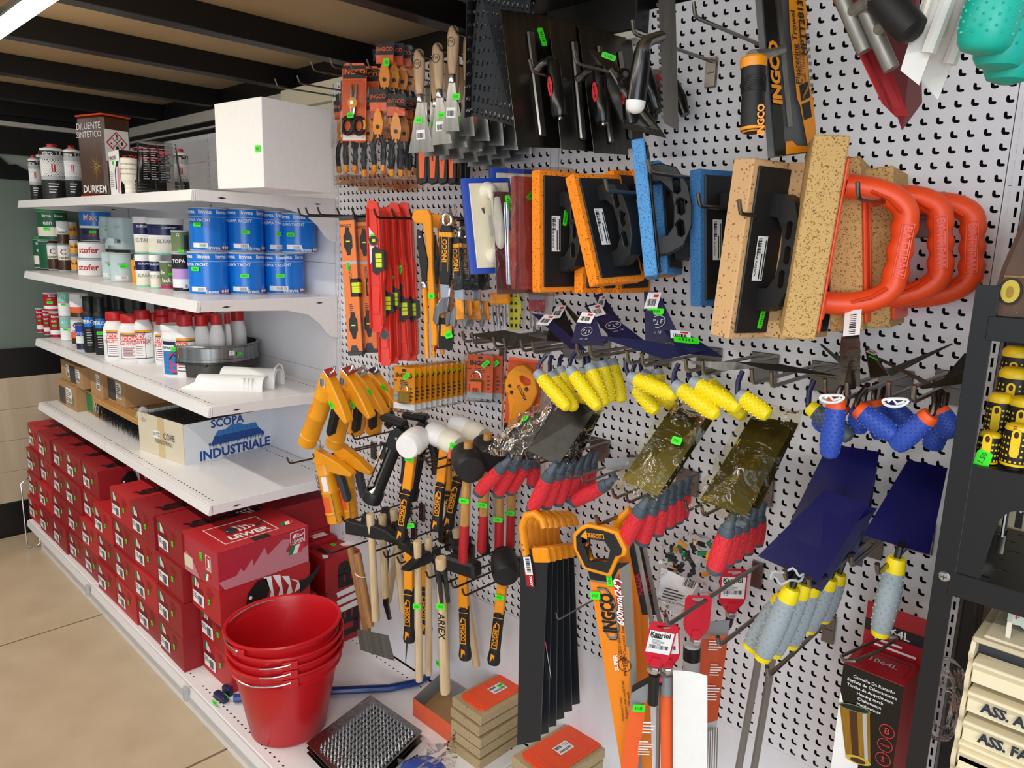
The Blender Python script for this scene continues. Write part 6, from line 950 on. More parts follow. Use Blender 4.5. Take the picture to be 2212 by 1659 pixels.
# flat mattock-like scrapers and a drill bit at the left
for i, (a_, c_, d, l) in enumerate((((757, 1182), (792, 1356), .20, 'brown wooden handle of a scraper at far left of the hammers'), ((771, 1196), (798, 1340), .25, 'brown wooden scraper with flat dark blade and white cord'))):
    M, L = hang(a_, c_, d, (.5, -.86, 0)); t = thing('flat_scraper', l, 'scraper', M, 'flat bladed scrapers'); part(t, 'handle', B().tube([(0, 0, -.02), (0, 0, .0), (0, 0, L*.5), (0, 0, L)], [.010, .013, .0125, .013], 'woodd', 14)); 
    if i: part(t, 'cord', B().tube([(.0155*math.cos(2*PI*k/16), .0155*math.sin(2*PI*k/16), L*.68-.008*math.cos(2*PI*k/16)) for k in range(16)], .0015, 'paper', 6, closed=True)); part(t, 'blade', B().prism([(-.045, -.02), (.05, -.055), (.055, -.135), (-.045, -.085)], -.001, .001, 'blade', ax='y'), RZ(10))
a_ = Y(836, 1225, .16); t = thing('glove_pack', 'limp black strap hanging between the pale hatchet handles', 'strap', T3(*a_)); part(t, 'body', B().tube(rel(a_, Y(836, 1190, .16), Y(832, 1260, .16), Y(834, 1305, .16), Y(842, 1338, .16)), [.009, .012, .016, .008], 'black', 8, None, [.006]*4, (1, 0, 0)))
a_ = Y(880, 1372, .22); t = thing('drill_bit', 'long thin drill bit hanging below the orange claw hammer grip', 'drill bit', T3(*a_)); part(t, 'shank', B().lathe([(.007, 0), (.009, .01), (.009, .035), (.007, .04)], 12, 'black', T3(0, 0, -.02))); q = Y(876, 1434, .22)-a_; part(t, 'bit', B().tube([(0, 0, -.02), q*.5, q], [.0028, .0028, .001], 'dksteel', 6))
for i, (x, y, L) in enumerate(((742, 1128, .26), (764, 1140, .27), (712, 1196, .33), (806, 1192, .27), (832, 1206, .25), (862, 1218, .27), (888, 1232, .24), (924, 1250, .28), (948, 1266, .27), (978, 1272, .26), (1002, 1288, .24))): hook(x, y, L, 'steel hook among the hammers, %s from the left' % ORD[i], group='hooks of the hammer row', m='darkwire')
hook(1203, 1340, .23, 'thin bent steel hook sticking out between the saws', r=.0022, group='hooks of the saws', m='wire')
# ================================================ saws, trowels, bagged trowels, lower right goods, things on the deck
def grip(t, c, e, r, mc, mg, me=None, n=16, dots_=True, cl=.13):    # tapered soft grip from collar c to end e (local points)
    L = (e-c).length; P_ = lambda k: c.lerp(e, k)
    part(t, 'collar', B().tube([P_(-.02), P_(.0), P_(cl), P_(cl+.02)], [r*.74, r*.8, r*.92, r*.9], mc, n)); ks = (cl, .25, .45, .7, .88, .96, 1.0); rs = (.9, .97, 1.04, 1.02, .92, .74, .3)
    if me: part(t, 'grip', B().tube([P_(k) for k in (cl, .25, .45, .7, .86)], [r*k for k in (.88, .97, 1.04, 1.02, .98)], mg, n)); part(t, 'end_cap', B().tube([P_(k) for k in (.855, .93, .985, 1.0)], [r*k for k in (.99, .96, .6, .2)], me, n))
    else: part(t, 'grip', B().tube([P_(k) for k in ks], [r*k for k in rs], mg, n))
    if dots_:
        b = B(); z = (e-c).normalized(); f = frame(c, z, (CP-(t.matrix_basis.translation)).normalized())
        for i in range(11):
            for j in (-2, -1, 0, 1, 2):
                k = cl+.06+.066*i; a = -PI/2+j*.5+(i % 2)*.25; rr = r*(.99+.05*math.sin(PI*min(1, k))); p = V((rr*math.cos(a), rr*math.sin(a), k*L)); s_ = min(r*.075, .0013)
                if k < (.84 if me else .9): b.add([p+V((-s_, 0, -s_)), p+V((s_, 0, -s_)), p+V((s_, 0, s_)), p+V((-s_, 0, s_)), p*1.0+V((math.cos(a)*s_, math.sin(a)*s_, 0))], [(0, 1, 4), (1, 2, 4), (2, 3, 4), (3, 0, 4)], mg, f)
        part(t, 'grip_bumps', b)['kind'] = 'stuff'
def mtrowel(label, c, e, nk, bl, d, dn=None, mc='greycol', mg='yelgrip', blm='navyf', neck='navyf', r=.0155, lab=None, logo=False, de=None, group='yellow handled masonry trowels', me=None, gtag=False, bd=None):
    o = Y(*c, d); t = worldthing('masonry_trowel', label, 'trowel', o, group); cc, ee = rel(o, Y(*c, d), Y(*e, d if de is None else de)); grip(t, cc, ee, r, mc, mg, me)
    if nk: nd = (d-.02) if dn is None else dn; a = Y(*nk, nd)-o; part(t, 'neck', B().tube([a, a.lerp(cc, .5)+(cc-ee).normalized()*.006, cc+(cc-ee).normalized()*.004, cc.lerp(ee, .05)], .0048, neck, 10))
    if bl:
        ds = bd or [d-.02]*4; P_ = [Y(*p, k)-o for p, k in zip(bl, ds)]; part(t, 'blade', quad(B(), P_, blm, .0013))
        if lab or logo:
            up = (P_[0]+P_[1])/2-(P_[3]+P_[2])/2; rt = P_[1]-P_[0]; w = rt.length; F = flatf((P_[0]+P_[1])/2, rt, up)
            if (F.to_3x3() @ V((0, 0, 1))).dot(CP-o) < 0: F = F @ RY(180)
            F = F @ T3(0, 0, .0022)
            m0, m1 = (P_[0]+P_[1])/2, (P_[3]+P_[2])/2; Lb = (m1-m0).length; w1 = (P_[2]-P_[3]).length; fo = F.to_3x3().to_4x4()
            at = lambda v_: (T3(*(m0.lerp(m1, v_))) @ fo @ T3(0, 0, .0024), w*(1-v_)+w1*v_)
            if lab: G, wv = at(.2); h_ = min(.3*Lb, wv*1.2); part(t, 'label', B().rect(G, -wv*.38, -h_/2, wv*.76, h_, 'paper', .0003).barcode(G, -wv*.28, -h_*.3, wv*.5, h_*.4, 3, .0008, 9).rect(G, wv*.0, h_*.2, wv*.28, h_*.18, 'flag', .0009))
            if gtag: G, wv = at(.42); price(t, G, wv*.8, wv*.26)
            if logo: G, wv = at(.62); e_ = min(wv*.30, Lb*.16); part(t, 'emblem', B().prism(circ(e_, 20, 0, 0, e_*.8), 0, .0004, 'ltgrey', G, holes=[circ(e_*.92, 20, 0, 0, e_*.72)])); text(t, 'P', G @ T3(-e_*.48, 0, 0), e_*.7, 'ltgrey', .02); text(t, 'E', G @ T3(e_*.5, 0, 0), e_*.7, 'ltgrey', .02); text(t, 'T', G @ T3(0, -e_*.08, 0) @ RZ(180), e_*.9, 'ltgrey', .0); text(t, 'cm. 18', G @ T3(e_*.2, -e_*1.35, 0), e_*.5, 'ltgrey', .0)
YT = [((1161, 806), (1229, 884), (1181, 766), [(1149, 677), (1180, 681), (1268, 757), (1232, 753)], .27, dict(lab=1, bd=[.2, .19, .25, .26])), ((1190, 808), (1244, 886), (1191, 768), [(1012, 722), (1090, 713), (1176, 733), (1110, 748)], .22, dict(blm='blade', bd=[.27, .22, .2, .24])),
 ((1209, 795), (1240, 882), (1214, 768), [(1195, 662), (1216, 660), (1246, 738), (1180, 736)], .19, dict(blm='blackblade', lab=1, bd=[.08, .08, .16, .16])), ((1231, 798), (1295, 884), (1243, 762), [(1252, 673), (1283, 676), (1306, 747), (1233, 741)], .27, dict(lab=1, logo=1, bd=[.2, .2, .25, .25])),
 ((1262, 796), (1260, 874), (1263, 768), [(1206, 644), (1213, 647), (1254, 690), (1243, 697)], .15, dict(blm='dksteel', bd=[.05, .05, .1, .1])), ((1273, 788), (1307, 878), (1275, 764), [(1262, 661), (1286, 655), (1397, 739), (1320, 731)], .22, dict(lab=1, logo=1, bd=[.14, .12, .16, .19])),
 ((1300, 781), (1319, 870), (1300, 760), [(1283, 637), (1300, 633), (1358, 722), (1325, 735)], .17, dict(lab=1, bd=[.05, .05, .12, .12])), ((1321, 777), (1344, 870), None, None, .12, {}),
 ((1362, 815), (1462, 857), (1352, 776), [(1282, 724), (1392, 735), (1527, 756), (1436, 776)], .27, dict(dn=.26, bd=[.29, .24, .18, .24])), ((1368, 832), (1420, 892), (1372, 785), [(1391, 630), (1421, 630), (1472, 736), (1394, 739)], .21, dict(lab=1, logo=1, gtag=1, bd=[.13, .13, .17, .19])),
 ((1389, 806), (1456, 882), (1385, 775), None, .15, {}), ((1418, 798), (1430, 878), (1422, 770), None, .09, {}), ((1458, 832), (1552, 900), (1466, 786), [(1434, 713), (1482, 718), (1563, 771), (1470, 762)], .27, dict(lab=1, gtag=1, bd=[.2, .17, .15, .22])),
 ((1496, 824), (1600, 884), (1490, 800), [(1470, 779), (1600, 783), (1704, 790), (1560, 801)], .26, dict(blm='blade', bd=[.28, .22, .16, .24])), ((1518, 816), (1610, 903), (1512, 798), None, .18, {}), ((1597, 853), (1663, 899), (1604, 802), [(1588, 781), (1690, 787), (1818, 813), (1660, 800)], .26, dict(blm='blackblade', bd=[.3, .24, .2, .26]))]
for i, (c, e, nk, bl, d, kw) in enumerate(YT): mtrowel('masonry trowel with dimpled yellow handle and grey collar, %s counted along the row' % ORD[i], c, e, nk, bl, d, **kw)
BT = [((1808, 862), (1790, 990), (1828, 815), [(1815, 742), (1858, 738), (1857, 834), (1812, 832)], .29, dict(blm='blade', bd=[.25, .25, .29, .29]), 'hanging straight down in front, blade upright'),
 ((1824, 876), (1762, 924), (1830, 840), None, .2, {}, 'pointing left behind the upright one'), ((1853, 884), (1936, 944), (1870, 838), [(1868, 748), (1890, 758), (1918, 810), (1880, 815)], .27, dict(blm='blackblade', lab=1, gtag=1, bd=[.1, .1, .22, .22]), 'slanting right, dark labelled blade'),
 ((1864, 868), (1850, 936), (1874, 830), [(1915, 798), (2057, 741), (2058, 744), (1925, 813)], .2, dict(blm='blade', bd=[.2, .12, .12, .2]), 'behind the slanting one, long blade to the right'), ((1888, 866), (1905, 950), (1895, 828), [(1893, 775), (1900, 772), (2012, 826), (2005, 833)], .15, dict(blm='blade', bd=[.18, .18, .26, .26]), 'third behind in the left file'),
 ((1908, 866), (1968, 915), (1920, 830), [(1770, 744), (1776, 743), (1816, 775), (1812, 783)], .11, dict(blm='dksteel', bd=[.06, .06, .12, .12]), 'farthest in the left file'), ((2010, 896), (1930, 968), (2018, 850), [(1985, 836), (2078, 806), (2080, 829), (1992, 841)], .27, dict(blm='blackblade', bd=[.29, .2, .2, .28]), 'slanting left under the right hook pair'),
 ((2028, 884), (2062, 945), (2035, 845), [(2084, 762), (2098, 770), (2080, 822), (2032, 824)], .2, dict(blm='blackblade', bd=[.1, .1, .18, .2]), 'leaning right, next to the black rack post'), ((2034, 905), (2012, 972), (2045, 850), None, .14, {}, 'behind the others at the right hook pair')]
for i, (c, e, nk, bl, d, kw, l) in enumerate(BT): t = mtrowel('blue handled pointing trowel with orange collar, %s' % l, c, e, nk, bl, d, mc='orgrip', mg='bluegrip', neck='darkwire', r=.0165, group='blue handled pointing trowels', **kw)
t = [o_ for o_ in bpy.data.objects if o_.get('label', '').endswith('hanging straight down in front, blade upright')][0]; o = t.matrix_basis.translation
part(t, 'blade_tip', B().add([p-o for p in (Y(1815, 742, .25), Y(1858, 738, .25), Y(1852, 705, .235), Y(1838, 672, .22), Y(1822, 705, .235))], [(0, 1, 2, 4), (4, 2, 3)], 'blade')); F = flatf(Y(1836, 770, .268)-o, Y(1858, 738, .25)-Y(1815, 742, .25), Y(1836, 700, .24)-Y(1836, 820, .285)) @ T3(0, 0, .0025)
text(t, 'P', F @ T3(-.011, 0, 0), .013, 'black', .02); text(t, 'E', F @ T3(.011, 0, 0), .013, 'black', .02); text(t, 'T', F @ RZ(180), .018, 'black'); text(t, 'TARGET' if 0 else 'YARDEY', F @ T3(0, -.023, 0), .008, 'black'); part(t, 'emblem', B().prism(circ(.0185, 20), 0, .0004, 'black', F, holes=[circ(.0172, 20)])); part(t, 'label', B().rect(F, -.013, .035, .026, .045, 'paper', .0).barcode(F @ T3(-.008, .037, 0) @ RZ(90), 0, -.014, .036, .010, 4)); part(t, 'socket', B().tube([Y(1836, 838, .293)-o, Y(1836, 812, .285)-o, Y(1836, 780, .272)-o], [.009, .006, .001], 'dksteel', 8))
mtrowel('masonry trowel with yellow collar and slate grey handle near the blue ones', (1750, 880), (1840, 948), (1758, 822), None, .22, mc='yelgrip', mg='slate', neck='navyf', group=None)
for i, (x, y) in enumerate(((1797, 860), (1934, 868))):
    o = Y(x, y, .315); t = thing('elastic_band', 'white elastic band around the hook tips, %s one' % ('left', 'right')[i], 'band', T3(*o)); w = CR*.0185; part(t, 'loop', B().tube([w*math.cos(a_)+V((0, 0, .001+.006*math.sin(a_)*(1-.4*math.sin(a_)))) for a_ in [2*PI*k/20 for k in range(20)]], .0022, 'paper', 6, closed=True)); part(t, 'knot', B().tube([w*-.6, w*-.2+V((0, -.003, .005)), w*.2+V((0, -.003, -.003)), w*.7], .002, 'paper', 6))
DBL = [(1012, 740, .27), (1080, 752, .27), (1140, 760, .27), (1262, 770, .29), (1372, 788, .29), (1500, 806, .29), (1645, 832, .29), (1805, 856, .30), (1945, 864, .30)]
for i, (x, y, L) in enumerate(DBL): hook(x, y, L, 'double steel hook carrying masonry trowels, %s from the left' % ORD[i], dbl=.034, r=.0038, group='double hooks of the trowel row', tip=.026)
# ---- red handled finishing trowels in film
def rtrowel(label, c, e, bl, d, nk=True, blm='blackblade', film=None, de=None, bd=None, r=.0165, group='red handled plastering trowels', seed=1, gtag=None):
    o = Y(*c, d); t = worldthing('plastering_trowel', label, 'trowel', o, group); cc, ee = rel(o, Y(*c, d), Y(*e, d if de is None else de)); grip(t, cc, ee, r, 'slate', 'redgrip', 'slate', dots_=False)
    b = B(); z = (ee-cc).normalized(); L = (ee-cc).length; f = frame(cc, z, (CP-o).normalized())
    for i in range(5):
        for j in (-1, 0, 1): a = -PI/2+j*.62+(i % 2)*.31; b.box(-.003, .003, -.0006, .0006, -.006, .006, 'redgrip', f @ T3(r*1.03*math.cos(a), r*1.03*math.sin(a), L*(.24+.12*i)) @ RZ(math.degrees(a)+90))
    part(t, 'grip_pads', b)['kind'] = 'stuff'
    part(t, 'neck', B().tube([cc.lerp(ee, .06), cc, cc+(cc-ee).normalized()*.012+V((0, .01, .008)), cc+V((.0, .018, .02))], [.012, .011, .008, .007], 'slate', 10))
    if bl:
        ds = bd or [d-.03]*4; P_ = [Y(*p, k)-o for p, k in zip(bl, ds)]; part(t, 'blade', quad(B(), P_, blm, .0014))
        if film:
            n = (P_[1]-P_[0]).cross(P_[3]-P_[0]).normalized(); n = n if n.dot(CP-o) > 0 else -n; m_ = sum(P_, V())/4; Q = [m_+(p-m_)*1.24+n*.010 for p in P_]; bag(t, Q, film, seed=seed, wob=.007, n=7)
        if gtag is not None: price(t, flatf(m_+n*.02 if film else P_[0], P_[1]-P_[0], P_[0]-P_[3]) @ T3(gtag, .02, 0), .02, .016)
    return t
k = 0
for (c, e, bl, d, kw) in [((1088, 1006), (1030, 1068), [(1135, 900), (1205, 872), (1128, 985), (1062, 972)], .26, dict(film='filmd', gtag=.01, bd=[.19, .17, .25, .27])), ((1112, 1002), (1072, 1072), [(1150, 905), (1215, 880), (1150, 985), (1085, 978)], .21, dict(bd=[.15, .13, .19, .2])), ((1140, 998), (1098, 1066), None, .17, {}), ((1156, 1000), (1150, 1052), None, .10, {}),
 ((1188, 1022), (1146, 1108), [(1218, 862), (1290, 880), (1206, 1004), (1137, 972)], .28, dict(bd=[.19, .17, .26, .28])), ((1207, 1020), (1176, 1098), [(1240, 880), (1297, 890), (1230, 1000), (1170, 980)], .235, dict(film='filmd', bd=[.14, .12, .2, .22])), ((1226, 1016), (1202, 1092), [(1258, 890), (1297, 895), (1250, 995), (1210, 985)], .195, dict(film='filmd', bd=[.1, .09, .17, .18])), ((1246, 1010), (1226, 1084), None, .155, {}), ((1263, 1004), (1246, 1078), None, .12, {}), ((1280, 1000), (1264, 1070), None, .085, {}),
 ((1312, 1046), (1234, 1086), [(1306, 990), (1385, 988), (1385, 1012), (1310, 1016)], .2, dict(blm='grey', bd=[.15, .1, .1, .15])),
 ((1386, 1098), (1340, 1184), [(1450, 882), (1532, 905), (1420, 1072), (1342, 1036)], .30, dict(blm='olblade', film='filmy', gtag=.02, bd=[.19, .17, .28, .30])), ((1409, 1094), (1385, 1178), [(1465, 880), (1545, 900), (1440, 1060), (1370, 1040)], .255, dict(blm='olblade', bd=[.15, .13, .24, .26])), ((1430, 1086), (1416, 1158), None, .21, {}), ((1447, 1076), (1441, 1142), None, .17, {}), ((1464, 1066), (1460, 1132), None, .135, {}), ((1480, 1056), (1470, 1122), None, .1, {}),
 ((1572, 1140), (1541, 1240), [(1622, 902), (1716, 912), (1612, 1116), (1512, 1080)], .31, dict(blm='olblade', film='filmy', bd=[.19, .17, .29, .31])), ((1588, 1134), (1565, 1222), [(1640, 900), (1725, 915), (1640, 1100), (1545, 1080)], .265, dict(blm='olblade', bd=[.15, .13, .25, .27])), ((1606, 1130), (1583, 1212), None, .22, {}), ((1622, 1122), (1608, 1198), None, .18, {}), ((1640, 1114), (1630, 1180), None, .14, {})]:
    g = 0 if k < 4 else 1 if k < 10 else 2 if k < 11 else 3 if k < 17 else 4
    rtrowel('plastering trowel with red grip, %s, %s' % (('leftmost bunch beside the black mallets', 'second bunch under the yellow handles', 'single one between the bunches', 'third bunch with olive film', 'rightmost bunch with olive film')[g], ('%s from the front' % ORD[k-(0, 4, 10, 11, 17)[g]]) if g != 2 else 'grip lying almost level'), c, e, bl, d, seed=k, **kw); k += 1
for i, (x, y, L) in enumerate(((1150, 998, .26), (1245, 1040, .24), (1340, 1082, .27), (1500, 1110, .28))): hook(x, y, L, 'double steel hook of the red grip trowels, %s from the left' % ORD[i], dbl=.034, group='double hooks of the plastering trowels')
# ---- blue plastering trowels with grey handles
def btrowel(label, c, e, bl, d, bd, de=None, mat_='navy2', group='blue plated trowels with grey handles'):
    o = Y(*c, d); t = worldthing('plastering_trowel', label, 'trowel', o, group); cc, ee = rel(o, Y(*c, d), Y(*e, d if de is None else de)); grip(t, cc, ee, .0178, 'yelgrip', 'greygrip', None, 18, cl=.14); part(t, 'end_cap', B().tube([cc.lerp(ee, .93), cc.lerp(ee, 1.0), cc.lerp(ee, 1.01)], [.0155, .013, .006], 'yelgrip', 14)); part(t, 'neck', B().tube([cc.lerp(ee, .05), cc, cc+(cc-ee).normalized()*.014+V((0, .004, .004)), cc+V((0, .02, .022))], .0055, 'black', 8))
    if bl: part(t, 'blade', quad(B(), [Y(*p, k)-o for p, k in zip(bl, bd)], mat_, .0015))
    return t
btrowel('blue plated trowel lying foremost, grey handle with yellow collar below', (1710, 1272), (1645, 1424), [(1782, 1057), (1876, 1090), (1768, 1260), (1637, 1201)], .32, [.22, .2, .31, .33], .33)
btrowel('blue plated trowel under the foremost one, turned to the right', (1735, 1262), (1670, 1414), [(1800, 1080), (1895, 1098), (1775, 1278), (1690, 1240)], .285, [.19, .17, .28, .3], .29); btrowel('blue plated trowel behind, its plate rising highest on the wall', (1756, 1258), (1706, 1396), [(1790, 958), (1900, 976), (1876, 1095), (1705, 1130)], .24, [.12, .1, .16, .22], .24)
btrowel('blue plated trowel fourth in the bunch, plate edge showing', (1692, 1290), (1618, 1402), [(1780, 985), (1890, 1000), (1850, 1210), (1740, 1190)], .27, [.1, .08, .14, .16], .30); btrowel('blue plated trowel fifth in the bunch, shaded grey handle', (1792, 1250), (1744, 1362), None, .16, None); btrowel('blue plated trowel last in the bunch by the wall', (1812, 1240), (1776, 1340), [(1800, 1000), (1895, 1010), (1862, 1225), (1790, 1200)], .11, [.06, .05, .09, .1])
btrowel('single blue plated trowel at right, grey handle hanging alone', (1937, 1208), (1900, 1372), [(1961, 993), (2047, 1011), (2008, 1198), (1864, 1156)], .22, [.11, .09, .19, .22], .22)
for i, (x, y, L) in enumerate(((1722, 1262, .33), (1866, 1232, .28))): hook(x, y, L, 'double steel hook of the blue plated trowels, %s' % ('left', 'right')[i], dbl=.04, r=.0042, group='double hooks of the blue trowels', tip=.02)
o = Y(1700, 1245, .335); t = thing('elastic_band', 'clear crumpled band around hook tips below the foremost blue plate', 'band', T3(*o)); part(t, 'loop', B().tube([CR*.026*math.cos(a_)+V((0, -.004*math.sin(3*a_), .010*math.sin(a_)+.004*math.cos(5*a_))) for a_ in [2*PI*k/24 for k in range(24)]], .0022, 'ltgrey', 6, closed=True))
# ---- hand saws in dark sleeves
mat('trayor', 'e8643c', .5)
mat('torchred', 'a81420', .35)
mat('tagred', 'cf1430', .4)
mat('yelstrip', 'b89a18', .3)
mat('bluem', '1c3c80', .35)
mat('cardor', 'c4502a', .45)
mat('sleeve', '1b2026', .35); mat('bladepaint', 'f08a1c', .4)
for i in range(6):
    d = .31-.045*i; k = i/5; tl = (1125+9*i, 1186-1.5*i); o = Y(1150+9*i, 1188, d); t = worldthing('sleeved_saw', 'hand saw in a dark sleeve with orange handle, %s from the front' % ORD[i], 'saw', o, 'sleeved hand saws')
    A_, B_, C_, D_ = rel(o, Y(1125+(14*i), 1186-2*i, d), Y(1183+11*i, 1186-2*i, d-.02), Y(1167+17*i, 1600-16*i, d-.01), Y(1117+16*i, 1610-16*i, d+.01)); part(t, 'sleeve', quad(B(), [A_, B_, C_, D_], 'sleeve', .004))
    rt = (B_-A_).normalized(); up = (A_-D_).normalized(); F = flatf(A_, rt, up); R3 = F
    hp = [(0, 0), (.0, .05), (.010, .075), (.03, .092), (.06, .096), (.085, .085), (.092, .065)]; P_ = [F @ V((x*.9, y, .0)) for x, y in hp]; part(t, 'handle', B().tube([F @ V((.012, -.012, 0)), F @ V((.012, .02, 0)), F @ V((.014, .055, 0)), F @ V((.028, .078, 0)), F @ V((.05, .082, 0)), F @ V((.066, .068, 0)), F @ V((.069, .05, 0))], [.014, .013, .012, .0115, .011, .011, .0115], 'orangem', 12, None, [.009]*7, (F.to_3x3() @ V((0, 0, 1)))[:]))
    part(t, 'ferrule', B().cbox(.030, .072, -.008, .008, -.004, .03, .003, 'orangem', F @ RX(-90) @ RX(90) @ T3(0, 0, 0) @ RX(90)))
    if i == 0:
        n_ = F @ T3(0, 0, .005); part(t, 'screw', B().lathe([(.003, 0), (.002, .002), (0, .002)], 8, 'chrome', n_ @ T3(.012, .014, .008))); part(t, 'screw', B().lathe([(.003, 0), (.002, .002), (0, .002)], 8, 'chrome', n_ @ T3(.012, .002, .008))); part(t, 'screw', B().lathe([(.003, 0), (.002, .002), (0, .002)], 8, 'chrome', n_ @ T3(.042, .010, .006)))
        part(t, 'label', B().rect(n_, .006, -.058, .018, .042, 'paper', .001).barcode(n_ @ T3(.008, -.054, 0) @ RZ(90), 0, -.013, .034, .010, 3, .0016).prism([(.004, -.085), (.022, -.088), (.026, -.04), (.003, -.04)], 0, .0006, 'redbox', n_)); text(t, 'ARIEX', n_ @ T3(.018, -.072, .001) @ RZ(90), .008, 'paper', .04)
        text(t, 'MADE IN ITALY', n_ @ T3(.022, -.28, 0) @ RZ(90), .008, 'black', .0); part(t, 'stripe_print', B().rect(n_, .029, -.3, .0012, .08, 'ltgrey', .001).rect(n_, .029, -.235, .0012, .02, 'flag', .0012))
hook(1290, 1135, .33, 'steel hook carrying the sleeved saws', group='hooks of the saws', r=.004)
# ---- concrete saw with printed orange blade
def csaw(label, o, q4, front):
    t = worldthing('concrete_saw', label, 'saw', o, 'orange printed saws'); A_, B_, C_, D_ = rel(o, *q4); part(t, 'blade', quad(B(), [A_, B_, C_, D_], 'bladepaint', .002)); rt = (B_-A_).normalized(); up = (A_-D_).normalized(); return t, flatf(A_, rt, up), (B_-A_).length, (A_-D_).length, A_, B_, C_, D_
o = Y(1300, 1250, .33); t, F, w, L, A_, B_, C_, D_ = csaw('large concrete saw with printed orange blade and black orange handle', o, [Y(1268, 1216, .335), Y(1362, 1214, .31), Y(1392, 1720, .31), Y(1352, 1720, .33)], True)
n = F.to_3x3() @ V((0, 0, 1)); F = F @ T3(0, 0, .0025)
def sk(u, v): p = A_.lerp(B_, u).lerp(D_.lerp(C_, u), v) + n*.003; return p
def sq(b, us, m, l=0): f = tessellate_polygon([[V((u, 1-v_, 0)) for u, v_ in us]]); b.add([sk(u, v_)+n*l for u, v_ in us], [tuple(g)[::-1] if (lambda q: (q[1][0]-q[0][0])*(-(q[2][1]-q[0][1]))-(q[2][0]-q[0][0])*(-(q[1][1]-q[0][1])) < 0)([us[i] for i in g]) else tuple(g) for g in f], m); return b
part(t, 'print', sq(sq(sq(sq(B(), [(0, 0), (1, 0), (.72, .03), (.55, .085), (.02, .07)], 'black'), [(.75, 0), (1, 0), (1, 1), (.78, 1)], 'alug'), [(.72, .03), (.76, .02), (.58, .09), (.02, .075), (.02, .068), (.55, .083)], 'alug', .0004), [(.60, .085), (.74, .045), (.755, .25), (.62, .25)], 'redbox', .0005))
def stx(s, u, v0, size, m='black', bold=.02, sh=0, sx=1): d_ = (sk(u, v0-.04)-sk(u, v0+.04)).normalized(); text(t, s, flatf(sk(u, v0)+n*.0016, d_, n.cross(d_)), size, m, bold, sh, sx)
part(t, 'logo_frame', sq(sq(sq(B(), [(.17, .10), (.40, .105), (.56, .15), (.6, .2), (.62, .28), (.5, .325), (.30, .325), (.2, .29)], 'black', .0008), [(.18, .103), (.39, .108), (.55, .152), (.59, .2), (.61, .278), (.495, .321), (.305, .321), (.21, .288)], 'alug', .0012), [(.24, .113), (.37, .116), (.46, .14), (.52, .2), (.53, .27), (.46, .308), (.33, .309), (.26, .285)], 'bladepaint', .0016))
stx('INGCO', .385, .21, .040, 'black', .05, 0, .62); stx('600mm(24")', .685, .165, .019, 'paper', .03, .2); stx('HCBS016001', .58, .355, .0105, 'black', .0, .2); stx('Light Concrete Saw', .71, .35, .0105, 'black', 0, .2); stx('SUPER', .42, .42, .012, 'paper', .04); stx('INDUSTRIAL', .66, .43, .008); stx('Thickness:1.5mm', .42, .62, .0075, 'black', 0, .2); stx('Tungsten steel teeth(YG8)', .56, .58, .0075, 'black', 0, .2); stx('Heat treatment teeth', .69, .61, .0075, 'black', 0, .2)
part(t, 'stamp', B().prism(circ(.014, 20), 0, .0004, 'black', flatf(sk(.66, .43)+n*.001, sk(.66, .40)-sk(.66, .45), n.cross(sk(.66, .40)-sk(.66, .45))), holes=[circ(.0128, 20)]))
price(t, flatf(sk(.50, .07)+n*.002, sk(.5, .05)-sk(.5, .1), n.cross(sk(.5, .05)-sk(.5, .1))), .026, .012); price(t, flatf(sk(.10, .135)+n*.002, B_-A_, up=(A_-D_)), .022, .016)
F0 = flatf(A_, B_-A_, A_-D_); s_ = w/.094; ho = [(-.004, -.012), (.052, -.028), (.078, .012), (.094, .016), (.098, .03), (.085, .065), (.06, .075), (.02, .085), (.004, .08), (-.016, .065), (-.02, .035)]; hi = [(.012, .008), (.052, .004), (.064, .03), (.055, .048), (.018, .055), (.008, .04)]
ho, hi = [[(x*s_*.97, y*s_*.97) for x, y in q_] for q_ in (ho, hi)]
part(t, 'handle', B().prism(ho, -.010, .012, 'orangem', F0, holes=[hi]), bev=.004); inn = [(x*.84+.006, y*.84+.006) for x, y in ho]; part(t, 'handle_pad', B().prism(inn, -.012, .016, 'blackr', F0, holes=[hi]), bev=.003); part(t, 'mark', B().poly(F0 @ T3(0, 0, .0165), [(.004, .06), (.018, .072), (.018, .067), (.055, .062), (.055, .052), (.018, .058), (.018, .053)], 'orangem').poly(F0 @ T3(0, 0, .017), [(.019, .066), (.053, .061), (.053, .0535), (.019, .0585)], 'blackr')); text(t, 'INGCO', F0 @ T3(.036, .0598, .0175) @ RZ(-7), .009, 'orangem', .03)
for i, (x0, x1, d) in enumerate(((1362, 1378, .26), (1378, 1394, .2))):
    o = Y(x0, 1200, d); t, F, w, L, A_, B_, C_, D_ = csaw('concrete saw behind the large printed one, only a narrow blade strip seen, %s' % ('nearer', 'farther')[i], o, [Y(x0-30, 1165, d), Y(x1, 1160, d-.02), Y(x1+16, 1700, d-.02), Y(x0, 1700, d)], False); part(t, 'back_strip', B().rect(F, w*.78, -L, w*.2, L, 'alug', .002).rect(F, w*.5, -L*.3, w*.28, L*.3, 'black', .003)); part(t, 'handle', B().tube([A_, A_+V((.0, 0, .04)), A_.lerp(B_, .5)+V((0, 0, .06)), B_+V((0, 0, .03)), B_], .011, 'orangem', 10))
    text(t, 'NAGA', F @ T3(w*.64, -L*.18, .003) @ RZ(90), .016, 'redbox', .04)
